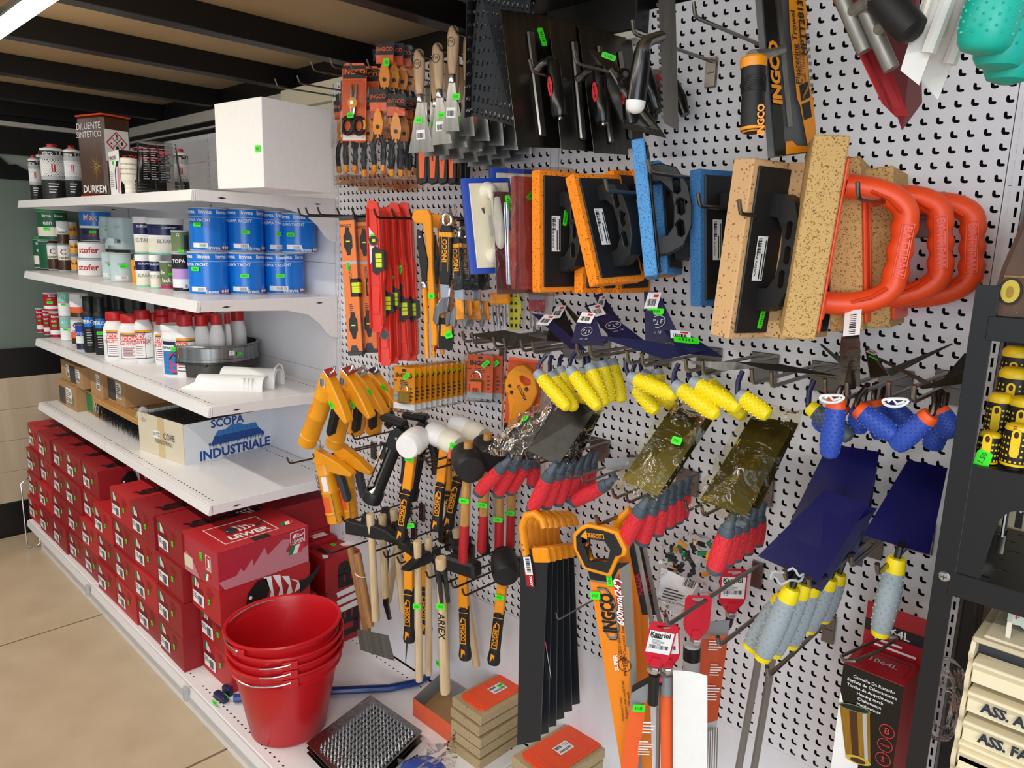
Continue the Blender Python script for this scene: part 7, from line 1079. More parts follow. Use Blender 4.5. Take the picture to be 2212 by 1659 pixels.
# ---- hang-tagged poles on the long rod
def hangtag(t, c, w, h, d, label=True, tilt=0, txt=True):
    F = flatf(c, (.72, .69, 0), (0, .0, 1)) @ RZ(tilt); ol = [(-w*.44, -h*.32), (-w*.2, -h*.5), (w*.2, -h*.5), (w*.44, -h*.32), (w*.5, -h*.2), (w*.5, h*.42), (w*.38, h*.5), (-w*.38, h*.5), (-w*.5, h*.42), (-w*.5, -h*.2)]
    part(t, 'hang_tag', B().prism(ol, -.001, .001, 'tagred', F, holes=[[(-w*.28, h*.40), (0, h*.35), (w*.28, h*.40), (w*.2, h*.45), (-w*.2, h*.45)]]).prism([(-w*.2, -h*.5), (w*.2, -h*.5), (w*.14, -h*.3), (-w*.14, -h*.3)], 0, .005, 'tagred', F)); 
    if label: part(t, 'label', B().rect(F, -w*.44, -h*.2, w*.88, h*.5, 'paper', .0014).barcode(F, -w*.36, -h*.1, w*.7, h*.09, 4, .002, 18).lines(F, -w*.3, h*.01, w*.5, h*.11, 4, 'grey', .002).rect(F, -w*.36, h*.14, w*.4, h*.03, 'black', .002)); text(t, 'Kapriol', F @ T3(-w*.04, h*.225, .0015), w*.25, 'black', .03)
    b = B().lathe([(w*.2, 0), (w*.22, .002), (w*.22, .010), (w*.2, .012)], 6, 'chrome', F @ T3(0, -h*.5-.012, .002) @ RX(-90)); part(t, 'nut', b); return F

o = Y(1424, 1392, .36); t = worldthing('tagged_pole', 'orange and grey pole with red hang tag and paper label, nearest of the tagged ones', 'pole', o, 'red tagged poles'); F = hangtag(t, V((0, 0, 0)), .052, .088, .36, tilt=-9); part(t, 'pole', B().tube(rel(o, Y(1413, 1458, .36), Y(1410, 1520, .36)), .010, 'black', 12)); part(t, 'printed_sleeve', quad(quad(quad(B(), rel(o, Y(1366, 1488, .36), Y(1403, 1468, .35), Y(1372, 1700, .35), Y(1335, 1700, .36)), 'orangep', .002), rel(o, Y(1366, 1488, .3605), Y(1403, 1468, .3505), Y(1398, 1515, .3505), Y(1357, 1535, .3605)), 'grey', .003), rel(o, Y(1366, 1482, .361), Y(1403, 1462, .351), Y(1402, 1475, .351), Y(1364, 1497, .361)), 'black', .004)); Fs_ = flatf(Y(1385, 1600, .362)-o, (.72, .69, 0), (.1, 0, 1)); part(t, 'print', B().lines(Fs_, -.005, -.03, .03, .035, 6, 'paper', .003).lines(Fs_, 0, .02, .025, .03, 4, 'paper', .003)); price(t, flatf(Y(1380, 1530, .364)-o, (.72, .69, 0), (0, 0, 1)), .024, .016)
o = Y(1440, 1395, .335); t = worldthing('tagged_pole', 'orange pole with red hang tag just behind the nearest one', 'pole', o, 'red tagged poles'); hangtag(t, V((0, 0, 0)), .05, .086, .33, tilt=6); part(t, 'pole', B().tube(rel(o, Y(1440, 1458, .33), Y(1440, 1500, .33)), .0115, 'grey', 14).tube(rel(o, Y(1440, 1500, .33), Y(1442, 1700, .33)), .0125, 'orangep', 14)); part(t, 'joint', B().tube(rel(o, Y(1425, 1462, .335), Y(1425, 1475, .335)), [.012, .010], 'black', 10).tube(rel(o, Y(1424, 1468, .35), Y(1426, 1469, .352)), .005, 'flag', 10)); part(t, 'rod', B().tube(rel(o, Y(1424, 1478, .33), Y(1420, 1700, .33)), .0045, 'alug', 8))
t = thing('white_sheet', 'blank white paper sheet hanging at the bottom beside the orange pole', 'paper sheet', T3(*Y(1492, 1552, .34))); o = Y(1492, 1552, .34); n_ = 8; vs = []
for j in range(2):
    for i in range(n_+1): x = 1454+74*i/n_; y = (1448+12*(i/n_)**2.2) if j == 0 else 1720; vs.append(Y(x, y, .345-.012*(i/n_)**2)-o)
part(t, 'sheet', B().add(vs, [(n_+1+i, n_+2+i, i+1, i) for i in range(n_)], 'paper'))
o = Y(1506, 1332, .24); t = worldthing('tagged_pole', 'clear tube with black band under a plain red hang tag', 'pole', o, 'red tagged poles'); hangtag(t, V((0, 0, 0)), .052, .09, .24, False); part(t, 'tube', B().tube(rel(o, Y(1495, 1392, .24), Y(1493, 1452, .24)), .0165, 'ltgrey', 16).tube(rel(o, Y(1492, 1452, .24), Y(1490, 1700, .24)), .0166, 'orangep', 16)); part(t, 'band', B().tube(rel(o, Y(1495, 1396, .24), Y(1494, 1424, .24)), .0172, 'black', 16))
o = Y(1583, 1274, .06); t = worldthing('tagged_pole', 'red hang tag with paper label closest to the pegboard', 'pole', o, 'red tagged poles'); hangtag(t, V((0, 0, 0)), .058, .098, .06); part(t, 'stem', B().tube(rel(o, Y(1578, 1330, .06), Y(1572, 1352, .06)), .009, 'black', 10))
o = Y(1545, 1460, .14); t = worldthing('tool_card', 'orange printed card with grey wires below, behind the clear tube', 'card', o); part(t, 'card', quad(quad(quad(B(), rel(o, Y(1515, 1346, .16), Y(1577, 1340, .12), Y(1548, 1572, .12), Y(1500, 1590, .16)), 'cardor', .002), rel(o, Y(1515, 1346, .161), Y(1577, 1340, .121), Y(1573, 1372, .121), Y(1513, 1382, .161)), 'grey', .003), rel(o, Y(1502, 1570, .161), Y(1550, 1556, .121), Y(1548, 1574, .121), Y(1500, 1590, .161)), 'ltgrey', .003)); Fc = flatf(Y(1540, 1400, .145)-o, (.72, .69, 0), (.08, 0, 1)); part(t, 'print', B().lines(Fc, -.012, .0, .03, .026, 4, 'paper', .008).lines(Fc, -.004, -.06, .026, .03, 5, 'paper', .008).lines(Fc, -.006, -.12, .03, .04, 6, 'paper', .008)); text(t, 'Kapriol', Fc @ T3(.004, .032, .007), .016, 'orangep', .02)
for i in range(5): part(t, 'wire', B().tube(rel(o, Y(1530+5*i, 1572, .15-.008*i), Y(1526+5*i, 1720, .15-.008*i)), .0014, 'alug', 6))

p = Y(1440, 1350, .37); hook(1440, 1352, .37, 'long grey rod carrying the red hang tags', r=.0042, group=None); hook(1552, 1396, .29, 'grey rod hook left of the grey trowel handles', r=.0042, group='grey rod hooks at lower right'); hook(1658, 1462, .29, 'grey rod hook with base plate at the right of the grey handles', r=.0042, group='grey rod hooks at lower right')
for i, (a_, c_) in enumerate((((1656, 1330), (1588, 1700)), ((1684, 1330), (1622, 1700)))):
    o = Y(*a_, .12); t = thing('steel_rod', 'square steel rod running down behind the grey handles, %s' % ('left', 'right')[i], 'rod', T3(*o), 'square steel rods'); part(t, 'bar', B().tube(rel(o, Y(*a_, .12), Y(*c_, .12)), .0078, 'alug', 4)); part(t, 'hanging_ring', B().tube([V((.008*math.cos(2*PI*k_/12), 0, .014+.008*math.sin(2*PI*k_/12))) for k_ in range(12)], .002, 'alug', 6, closed=True))
# bag of tile spacers
o = Y(1480, 1230, .12); t = worldthing('spacer_bag', 'clear bag of black, green and yellow plastic spacers with paper leaflet', 'bag', o); P_ = rel(o, Y(1432, 1130, .14), Y(1543, 1165, .09), Y(1540, 1310, .10), Y(1420, 1335, .16)); part(t, 'leaflet', quad(B(), rel(o, Y(1428, 1225, .15), Y(1508, 1262, .12), Y(1465, 1335, .13), Y(1421, 1302, .155)), 'paper', .0015)); Fl = flatf(Y(1466, 1268, .145)-o, (.72, .69, -.25), (.2, .1, 1)); part(t, 'print', B().lines(Fl, -.03, -.03, .05, .028, 4, 'dkgrey', .006).barcode(Fl, .004, .008, .026, .018, 3, .006)); text(t, 'PINZA IN ACCIAIO', Fl @ T3(-.005, -.036, .006) @ RZ(180), .007, 'dkgrey')
q = random.Random(9)
for i in range(26): x, y = q.uniform(1445, 1535), q.uniform(1168, 1250); c = Y(x, y, q.uniform(.09, .125))-o; part(t, 'spacer', B().cbox(-.010, .010, -.003, .003, -.005, .005, .001, ('blackr', 'blackr', 'itgreen', 'yelcan')[i % 4], T3(*c) @ RZ(q.uniform(0, 180)) @ RY(q.uniform(-60, 60))))
bag(t, P_, 'film', seed=51, wob=.008, n=8); bag(t, [p+V((.02, .035, 0)) for p in P_], 'film', 'bag_back', seed=52, wob=.006)
# ---- heating torch box
a, c_ = Y(1822, 1433, .20), Y(1955, 1481, .20); w = (c_-a).length; rz = math.degrees(math.atan2(c_.y-a.y, c_.x-a.x)); H = .36
t = thing('torch_box', 'tall black and red carton of a heating torch hanging at lower right', 'box', T3(a.x, a.y, (a.z+c_.z)/2-H) @ RZ(rz)); dp = .095; F = FRONT
part(t, 'body', B().cbox(0, w, 0, dp, 0, H, .001, 'torchred')); part(t, 'front_print', B().rect(F, .0005, .0005, w-.001, H-.001, 'blackg', .0008).poly(F, [(.001, .001), (w*.5, .001), (w*.45, H-w*1.75), (w*.16, H-w*.95), (.001, H-w*.55)], 'paper', .0012)); part(t, 'header', B().box(0, w, dp-.0015, dp, H, H+.085, 'torchred').box(0, w, dp-.0022, dp-.0015, H+.03, H+.052, 'black'))
text(t, '1064L', T3(w*.5, dp-.0024, H+.041) @ FRONT, .021, 'paper', .02); part(t, 'print', B().lines(T3(w*.2, dp-.002, H+.006) @ FRONT, 0, 0, w*.75, .02, 2, 'paper', .0008)); text(t, '1064L', T3(w*.5, dp*.5, H) @ TOPF, .02, 'ltgrey', .01); part(t, 'top_frame', B().prism([(w*.12, dp*.22), (w*.9, dp*.22), (w*.9, dp*.8), (w*.12, dp*.8)], .0004, .001, 'salmon' if 0 else 'redlid', T3(0, 0, H) @ TOPF, holes=[[(w*.13, dp*.235), (w*.89, dp*.235), (w*.89, dp*.785), (w*.13, dp*.785)]]))
for k_, s in enumerate(('Cannello Da Riscaldo', 'Soplete de Calentamiento', 'Torcha de Acqecimento', 'Heating torch', 'Chalumeaux', 'Heizbrenner')): text(t, s, F @ T3(w*(.53-.02*k_ if k_ < 3 else .5), H-w*(.17+.095*k_), .001), w*.078, 'paper', .012)
FT = F @ T3(w*.36, H-w*1.22, .002) @ RZ(10) @ MX.Scale(w/.105, 4); part(t, 'torch_picture', B().poly(FT, [(-.022, -.05), (.022, -.05), (.027, .05), (-.027, .05)], 'brass', .0002).poly(FT, [(-.010, -.05), (.002, -.05), (.004, .05), (-.010, .05)], 'brown', .0005).poly(FT, [(.012, -.05), (.018, -.05), (.021, .05), (.014, .05)], 'ltgrey', .0006).poly(FT, circ(.029, 20, 0, .05, .007), 'olive', .0008).poly(FT, circ(.025, 20, 0, .05, .005), 'black', .0011).poly(FT, circ(.023, 20, 0, -.05, .008), 'gold', .0008).poly(FT, circ(.014, 16, 0, -.051, .005), 'brown', .0011))
for k_ in range(3): part(t, 'badge', B().prism(circ(.0125, 20), 0, .0006, 'flag', F @ T3(w*.83, H-w*(.92+.27*k_), .001), holes=[circ(.0112, 20)])); text(t, ('B', 'MADE', 'S')[k_], F @ T3(w*.83, H-w*(.92+.27*k_), .001), (.016, .006, .014)[k_], 'flag', .02)
o = Y(1885, 1382, .20); p0 = Y(1905, 1372, .10); t = thing('loop_hook', 'grey wire loop hook in front of the torch carton header', 'hook', T3(*o)); part(t, 'wire', B().tube(rel(o, Y(1905, 1378, .12), Y(1855, 1400, .2), Y(1817, 1418, .26), Y(1822, 1426, .262), Y(1845, 1428, .258), Y(1895, 1408, .2), Y(1938, 1380, .12)), .0028, 'wire', 8)); part(t, 'plate', B().tube(rel(o, Y(1906, 1372, .12), Y(1938, 1380, .118)), .006, 'alug', 8)); t2 = hook(1945, 1352, .03, 'tiny wire hook above the torch carton header', r=.0014, block=False, group=None, tip=.008)
# ---- upper right: plastering trowel on card, red, white and turquoise trowels
o = Y(1690, 170, .25); t = worldthing('carded_trowel', 'plastering trowel on a black and orange card at top right, yellow ringed handle', 'trowel', o); p4 = rel(o, Y(1640, -60, .30), Y(1730, -60, .20), Y(1761, 326, .20), Y(1672, 338, .30)); A_, B_, C_, D_ = p4; part(t, 'tray', quad(B(), p4, 'smoke', .012)); n = (B_-A_).cross(A_-D_).normalized(); n = n if n.dot(CP-o) > 0 else -n; sk = lambda u, v_: A_.lerp(B_, u).lerp(D_.lerp(C_, u), v_)+n*.004
b = B(); sq(b, [(.0, 0), (.22, 0), (.27, .2), (.27, .4), (.22, 1), (0, 1)], 'blackg'); sq(b, [(.62, 0), (1.0, 0), (1.0, .28), (.92, .36), (.93, .62), (1, .72), (1, 1), (.78, 1), (.66, .74), (.6, .7), (.56, .3)], 'orangem', .0004); sq(b, [(.22, 1), (.24, .93), (.4, .93), (.5, .96), (.78, .97), (.78, 1)], 'orangem', .0006); sq(b, [(.30, .05), (.42, .05), (.46, .85), (.34, .85)], 'steel', -.001); part(t, 'card_print', b)
for i in range(18): part(t, 'notch', sq(B(), [(.995, .1+.04*i), (1.07, .1+.04*i), (1.07, .12+.04*i), (.995, .12+.04*i)], 'steel', -.003)) if i < 16 else None
stx('Plastering Trowel', .64, .42, .0165, 'black', .01); stx('HPTT281385', .84, .28, .02, 'black', .03); stx('Size: 280x130mm', .72, .53, .0095, 'black', .005); stx('Teeth: 10x10mm', .80, .53, .0095, 'black', .005); stx('INGCO', .12, .55, .03, 'orangem', .05); part(t, 'badge', sq(sq(B(), [(.67, .63), (.9, .61), (.92, .70), (.69, .72)], 'black', .001), [(.69, .735), (.9, .72), (.92, .81), (.72, .825)], 'black', .001)); text(t, 'STAINLESS', flatf(sk(.79, .67)+n*.0026, sk(1, .6)-sk(.6, .75), n.cross(sk(1, .6)-sk(.6, .75))), .006, 'orangem')
part(t, 'stem', B().tube(rel(o, Y(1690, 108, .26), Y(1655, 118, .30), Y(1625, 126, .34)), [.008, .009, .013], 'alug', 10)); h0, h1 = rel(o, Y(1628, 128, .345), Y(1626, 288, .345)); part(t, 'handle', B().tube([h0.lerp(h1, k_) for k_ in (.0, .2, .5, .8, .97, 1)], [.019, .0185, .0175, .019, .0185, .012], 'blackr', 18)); part(t, 'ring', B().tube([h0.lerp(h1, k_) for k_ in (-.03, .0, .12)], [.018, .0205, .020], 'orangem', 18).tube([h0.lerp(h1, k_) for k_ in (.92, .95, .99)], [.0195, .0195, .016], 'orangem', 18)); hz = h1-h0; Fh = flatf(h0.lerp(h1, .72)+(CP-(o+h0)).normalized()*.0192, hz, (CP-(o+h0)).cross(hz)); 
for k_ in range(10): part(t, 'grip_rib', B().tube([h0.lerp(h1, .24+.022*k_)-hz.normalized()*.0006, h0.lerp(h1, .24+.022*k_)+hz.normalized()*.0006], .0192, 'blackr', 18))
text(t, 'INGCO', Fh @ T3(.01, .012, 0) @ RZ(180), .014, 'orangem', .04)
o = Y(1900, 100, .30); t = worldthing('red_trowel', 'red plated trowels hanging in a V with grey rails and black handle, top right', 'trowel', o)
q1 = rel(o, Y(1772, -60, .42), Y(1830, -60, .36), Y(1938, 252, .34), Y(1907, 222, .38)); part(t, 'blade', quad(B(), q1, 'redbox3', .0015)); q2 = rel(o, Y(1835, -60, .38), Y(1985, -60, .24), Y(1992, 222, .24), Y(1950, 280, .34)); part(t, 'blade', quad(B(), q2, 'dkred', .0015), label='rear red blade'); q3 = rel(o, Y(1800, -60, .41), Y(1850, -60, .37), Y(1962, 252, .35), Y(1935, 250, .36)); part(t, 'blade', quad(B(), q3, 'redlid', .0015), label='middle red blade')
for a_, c_ in (((1812, -20), (1868, 112)), ((1868, 20), (1926, 150))): part(t, 'rail', B().tube(rel(o, Y(*a_, .42), Y(*c_, .41)), .010, 'alug', 10)); part(t, 'stem', B().tube(rel(o, Y(a_[0]+30, a_[1]+45, .42), Y(a_[0]+62, a_[1]+22, .44), Y(a_[0]+80, a_[1]+15, .45)), .008, 'alug', 10))
part(t, 'handle', B().tube(rel(o, Y(1880, -60, .44), Y(1905, -10, .44), Y(1945, 40, .44), Y(1972, 68, .44), Y(1980, 76, .44)), [.015, .019, .0205, .019, .010], 'blackr', 16))
for i, (q4, d) in enumerate((([(2010, -60), (2075, -60), (1985, 184), (1945, 152)], .42), ([(2062, -60), (2130, -60), (2026, 216), (1990, 172)], .38))):
    o = Y(2020, 60, d); t = worldthing('white_trowel', 'white plastic trowel at the top right, %s of two' % ('left', 'right')[i], 'trowel', o, 'white plastic trowels'); P_ = rel(o, *[Y(*p, d) for p in q4]); part(t, 'blade', quad(B(), P_, 'paper', .002)); part(t, 'rail', B().tube([P_[1].lerp(P_[2], k_)+V((.0, -.008, 0)) for k_ in (.0, .5, .72)], .009, 'paper', 8)); part(t, 'rail_foot', B().tube([P_[0].lerp(P_[3], k_)+V((.01, -.006, 0)) for k_ in (.2, .6)], .005, 'creamw', 8))
for i, (a_, c_, d) in enumerate((((2168, -60), (2118, 118), .50), ((2200, -60), (2152, 152), .46), ((2225, -50), (2172, 182), .42))):
    o = Y(*c_, d); t = worldthing('turquoise_grip_trowel', 'trowel with dimpled turquoise grip in the upper right corner, %s from the left' % ORD[i], 'trowel', o, 'turquoise grip trowels'); e_, c0 = rel(o, Y(*c_, d), Y(*a_, d)); grip(t, c0, e_, .028, 'cyan', 'cyan', None, 20, cl=.05)
# ---- on the deck at the right
def rect4(q, z): return [Z(*p, z) for p in q]
o = Z(790, 1640, DK); P0 = rect4([(662, 1601), (800, 1498), (908, 1570), (770, 1700)], DK+.05)
for k_ in range(3):
    t = thing('rasp_plate', 'toothed metal rasp plate lying on the deck, %s of the stack' % ('bottom', 'middle', 'top')[k_], 'rasp', T3(o.x, o.y, DK+.001+.02*k_), 'stacked rasp plates'); P_ = [V((p.x-o.x+.004*k_, p.y-o.y-.003*k_, 0)) for p in rect4([(662, 1601), (800, 1498), (912, 1576), (772, 1715)], DK+.04)]; part(t, 'plate', quad(B(), [p+V((0, 0, .001)) for p in P_], 'steel' if k_ == 2 else 'dksteel', .0012)); b = B(); nx, ny = (16, 12)
    for j in range(ny):
        for i in range(nx):
            u, v_ = .08+.86*(i+.5)/nx, .16+.8*(j+.5)/ny; p = P_[3].lerp(P_[2], 1-u).lerp(P_[0].lerp(P_[1], 1-u), 1-v_)+V((0, 0, .0022)); e = (P_[1]-P_[0])/nx*.26; f_ = (P_[3]-P_[0])/ny*.24; b.add([p-e, p+e, p+f_, p+V((0, 0, .014))], [(0, 1, 3), (1, 2, 3), (2, 0, 3)], 'chrome')
            if k_ == 2: b.add([p-e*1.2+f_*1.4, p+e*1.2+f_*1.4, p+e*1.2+f_*2.4, p-e*1.2+f_*2.4], [(0, 1, 2, 3)], 'hole')
    part(t, 'teeth', b)['kind'] = 'stuff'
# orange cardboard tray with clutter
o = Z(960, 1560, DK); t = worldthing('cardboard_tray', 'open orange and grey cardboard tray on the deck behind the rasp plates', 'box', V((o.x, o.y, DK+.001))); o = t.matrix_basis.translation
b0 = [Z(892, 1545, DK+.001), Z(1000, 1625, DK+.001), Z(1062, 1560, DK+.001), Z(950, 1490, DK+.001)]; hh = .06; b = B(); T_ = [p-o for p in b0]; up = V((0, 0, hh)); b.add(T_, [(0, 1, 2, 3)], 'carton')
for i in range(4): a_, c_ = T_[i], T_[(i+1) % 4]; n_ = (c_-a_).cross(V((0, 0, 1))).normalized()*.0015; b.add([a_, c_, c_+up, a_+up, a_-n_, c_-n_, c_-n_+up, a_-n_+up], [(0, 1, 2, 3), (5, 4, 7, 6), (3, 2, 6, 7)], ['trayor' if i == 0 else 'grey', 'grey', 'trayor'])
part(t, 'tray', b); 
for i in range(2): part(t, 'crumpled_wrap', B().lathe([(.0, 0), (.022, .004), (.028, .018), (.02, .034), (0, .04)], 9, 'ltgrey', T3(*(T_[2]*.5+T_[3]*.1+V((.03*i, .01*i, .02)))) @ RX(30*i)))
# long blue bar clamp
o = Z(720, 1478, DK); t = worldthing('bar_clamp', 'long blue metal bar clamp lying behind the red buckets with tagged jaw', 'clamp', V((o.x, o.y, DK+.001))); o = t.matrix_basis.translation; z_ = DK+.016
part(t, 'bar', B().tube(rel(o, Z(505, 1508, z_), Z(715, 1492, z_), Z(840, 1486, z_), Z(900, 1474, z_), Z(930, 1458, z_)), [.012]*5, 'bluem', 8, None, [.014, .014, .014, .013, .009], (0, 0, 1))); part(t, 'groove', B().tube(rel(o, Z(715, 1487, z_+.012), Z(840, 1481, z_+.012), Z(895, 1470, z_+.012)), .003, 'navy', 6)); part(t, 'jaw', B().cbox(-.03, .03, -.012, .012, 0, .024, .005, 'navyf', T3(*(Z(478, 1512, DK)-o)) @ RZ(8)).cbox(-.02, .02, -.010, .010, .0, .03, .004, 'navyf', T3(*(Z(492, 1500, DK)-o)) @ RZ(8))); price(t, T3(*(Z(472, 1514, DK+.012)-o)) @ RZ(8) @ T3(0, -.0128, 0) @ FRONT, .026, .014); price(t, T3(*(Z(495, 1500, DK+.02)-o)) @ RZ(8) @ T3(0, -.011, 0) @ FRONT, .022, .012)

# grout float sponges stacked
def sponge_stack(n_, q, z0, names, thick=.036):
    cs = rect4(q, z0+n_*thick); a_, b_, c_ = cs[0], cs[1], cs[2]   # left-front, right-front(near), right-back of the top face
    for k_ in range(n_):
        x = (c_-b_); L = .28; y = (a_-b_); W_ = y.length; y -= x.normalized()*y.dot(x.normalized()); M = MX(((x.normalized().x, y.normalized().x, 0, b_.x), (x.normalized().y, y.normalized().y, 0, b_.y), (0, 0, 1, z0+.0005+k_*thick), (0, 0, 0, 1))); j = random.Random(k_+n_)
        t = thing('spare_sponge', names % ('topmost' if k_ == n_-1 else ORD[k_]+' from below'), 'sponge', M @ T3(j.uniform(-.004, .004), j.uniform(-.004, .004), 0) @ RZ(j.uniform(-1.5, 1.5)), 'stacked spare sponges'); part(t, 'foam', B().cbox(0, L, 0, W_, 0, thick-.008, .0015, 'foamg')); part(t, 'plate', B().prism([(.025, .014), (L-.02, .014), (L-.012, .024), (L-.012, W_-.024), (L-.02, W_-.014), (.025, W_-.014), (.015, W_-.03), (.015, .03)], thick-.0082, thick-.003, 'orangered', None), bev=.001)
        if k_ == n_-1:
            part(t, 'moulded_ridge', B().prism([(.03, .025), (.045, .02), (.05, W_*.4), (.05, W_*.6), (.045, W_-.02), (.03, W_-.025), (.024, W_*.5)], thick-.003, thick-.0012, 'orangered').prism([(L*.4, .022), (L-.03, .022), (L-.026, .03), (L-.026, W_-.03), (L-.03, W_-.022), (L*.4, W_-.022)], thick-.003, thick-.002, 'orangered'), bev=.0006)
            Fl = T3(L*.42, W_*.5, thick-.002) @ RZ(180); part(t, 'label', B().rect(Fl, -.03, -.016, .052, .034, 'paper', .0006).barcode(Fl, -.004, -.012, .024, .010, 3, .0012).lines(Fl, -.026, -.010, .018, .012, 2, 'grey', .0012)); text(t, 'BATTIPAV', Fl @ T3(-.003, .009, .0006), .0095, 'black', .03)
            if n_ > 4: price(t, Fl @ T3(-.02, -.004, .001) @ RZ(25), .022, .012)
sponge_stack(5, [(965, 1507), (1038, 1544), (1118, 1497)], DK, 'spare sponge with orange plate in the left stack, %s'); sponge_stack(4, [(1095, 1632), (1188, 1690), (1324, 1600)], DK, 'spare sponge with orange plate in the right stack, %s', .038)
o = Z(915, 1655, DK); t = thing('blue_bundle', 'blue goods in a crinkled clear bag at the bottom edge', 'bag', T3(o.x, o.y, DK)); part(t, 'contents', B().lathe([(.05, 0), (.07, .006), (.066, .018), (.03, .026), (0, .028)], 11, 'bluegrip', T3(.03, -.03, 0))); bag(t, rel(V((o.x, o.y, DK)), Z(860, 1640, DK+.03), Z(985, 1590, DK+.05), Z(985, 1720, DK+.05), Z(850, 1720, DK+.02)), 'film', seed=70, wob=.012)
o = Y(962, 1440, .05); t = thing('yellow_strip_pack', 'translucent yellow packed strip standing against the panel behind lettered hammer', 'pack', T3(*o)); part(t, 'strip', B().cbox(-.014, .014, -.01, .0, -.0, .30, .003, 'yelstrip')); part(t, 'sleeve', B().cbox(-.022, .022, -.014, .004, -.005, .31, .004, 'clear')); price(t, T3(-.02, -.015, .01) @ FRONT, .016, .016)
# ================================================ black rack at the right edge and what stands on it
mat('rack', '131418', .4); mat('mintp', 'dfe8d8', .5); mat('chestw', '5a4030', .5, 0, 'noise', '4a3224', 25, .2); mat('beige', 'e2d4b4', .45); mat('beige2', 'cfc2a2', .5)
XR = 2.029; D0 = .30; x2 = 2.75
t = thing('tool_rack', 'black metal rack with perforated shelves cut off by the right edge of the picture', 'rack', T3(XR, -D0, 0))
for y in (0, D0-.04):
    part(t, 'post', B().prism([(0, 0), (.028, 0), (.028, .002), (.002, .002), (.002, .03), (0, .03)], 0, 1.622, 'rack', T3(0, y, 0)), bev=.0008); part(t, 'post', B().box(x2-XR-.03, x2-XR, y, y+.03, 0, 1.622, 'rack'))
part(t, 'top_shelf', B().cbox(.002, x2-XR, .002, D0-.02, 1.577, 1.581, .001, 'rack').cbox(.02, x2-XR, -.001, .002, 1.548, 1.581, .0008, 'rack'))
def slotted(x0, x1, y0, y1, z, m='rack'):
    b = B(); nx, ny = 10, 6; dx, dy = (x1-x0)/nx, (y1-y0)/ny
    for i in range(nx):
        for j in range(ny):
            a, c = x0+i*dx, y0+j*dy; o_ = [(a, c), (a+dx, c), (a+dx, c+dy), (a, c+dy)]; cx, cy = a+dx/2+(j % 2)*dx*.2, c+dy/2; h_ = [(cx+.011*math.cos(2*PI*k/8), cy+.0035*math.sin(2*PI*k/8)) for k in range(8)]; b.prism(o_, z-.002, z, m, holes=[h_])
    return b
part(t, 'lower_shelf', slotted(.02, x2-XR, .004, D0-.02, 1.207)); part(t, 'lower_rail', B().cbox(.02, x2-XR, -.001, .003, 1.175, 1.21, .0008, 'rack')); 
# tool holder: upright plate with a rounded cut-out and a shelf with holes
zt = Y(2112, 1008, D0).z; zo = Y(2130, 1085, D0).z
arc = [(.105-.03*math.cos(a*PI/10), zo-.03+.03*math.sin(a*PI/10)) for a in range(0, 6)]
part(t, 'front_plate', B().prism([(.024, 1.212), (.058, 1.212), (.064, zo-.05), (.068, zo-.03)]+[(.098-.03*math.cos(a*PI/10), zo-.03+.03*math.sin(a*PI/10)) for a in range(1, 6)]+[(x2-XR-.1, zo), (x2-XR-.06, 1.212), (x2-XR, 1.212), (x2-XR, zt), (.024, zt)], .0005, .003, 'rack', ax='y')); part(t, 'holder_shelf', B().cbox(.02, x2-XR, .003, D0*.8, zt-.004, zt, .001, 'rack'))
part(t, 'screw', B().lathe([(.008, 0), (.008, .001), (.006, .003), (0, .0035)], 14, 'chrome', T3(.014, 0, 1.2) @ RX(90)).box(-.004, .004, -.0042, -.0034, -.0006, .0006, 'dkgrey', T3(.014, 0, 1.2)).box(-.0006, .0006, -.0042, -.0034, -.004, .004, 'dkgrey', T3(.014, 0, 1.2))); part(t, 'label', B().cbox(.125, .2, -.0015, .0004, zt-.048, zt-.026, .0006, 'paper')); part(t, 'cable', B().tube([(.04, .1, 1.17), (.05, .12, 1.0), (.055, .14, .85), (.06, .16, .7)], .0025, 'black', 6))
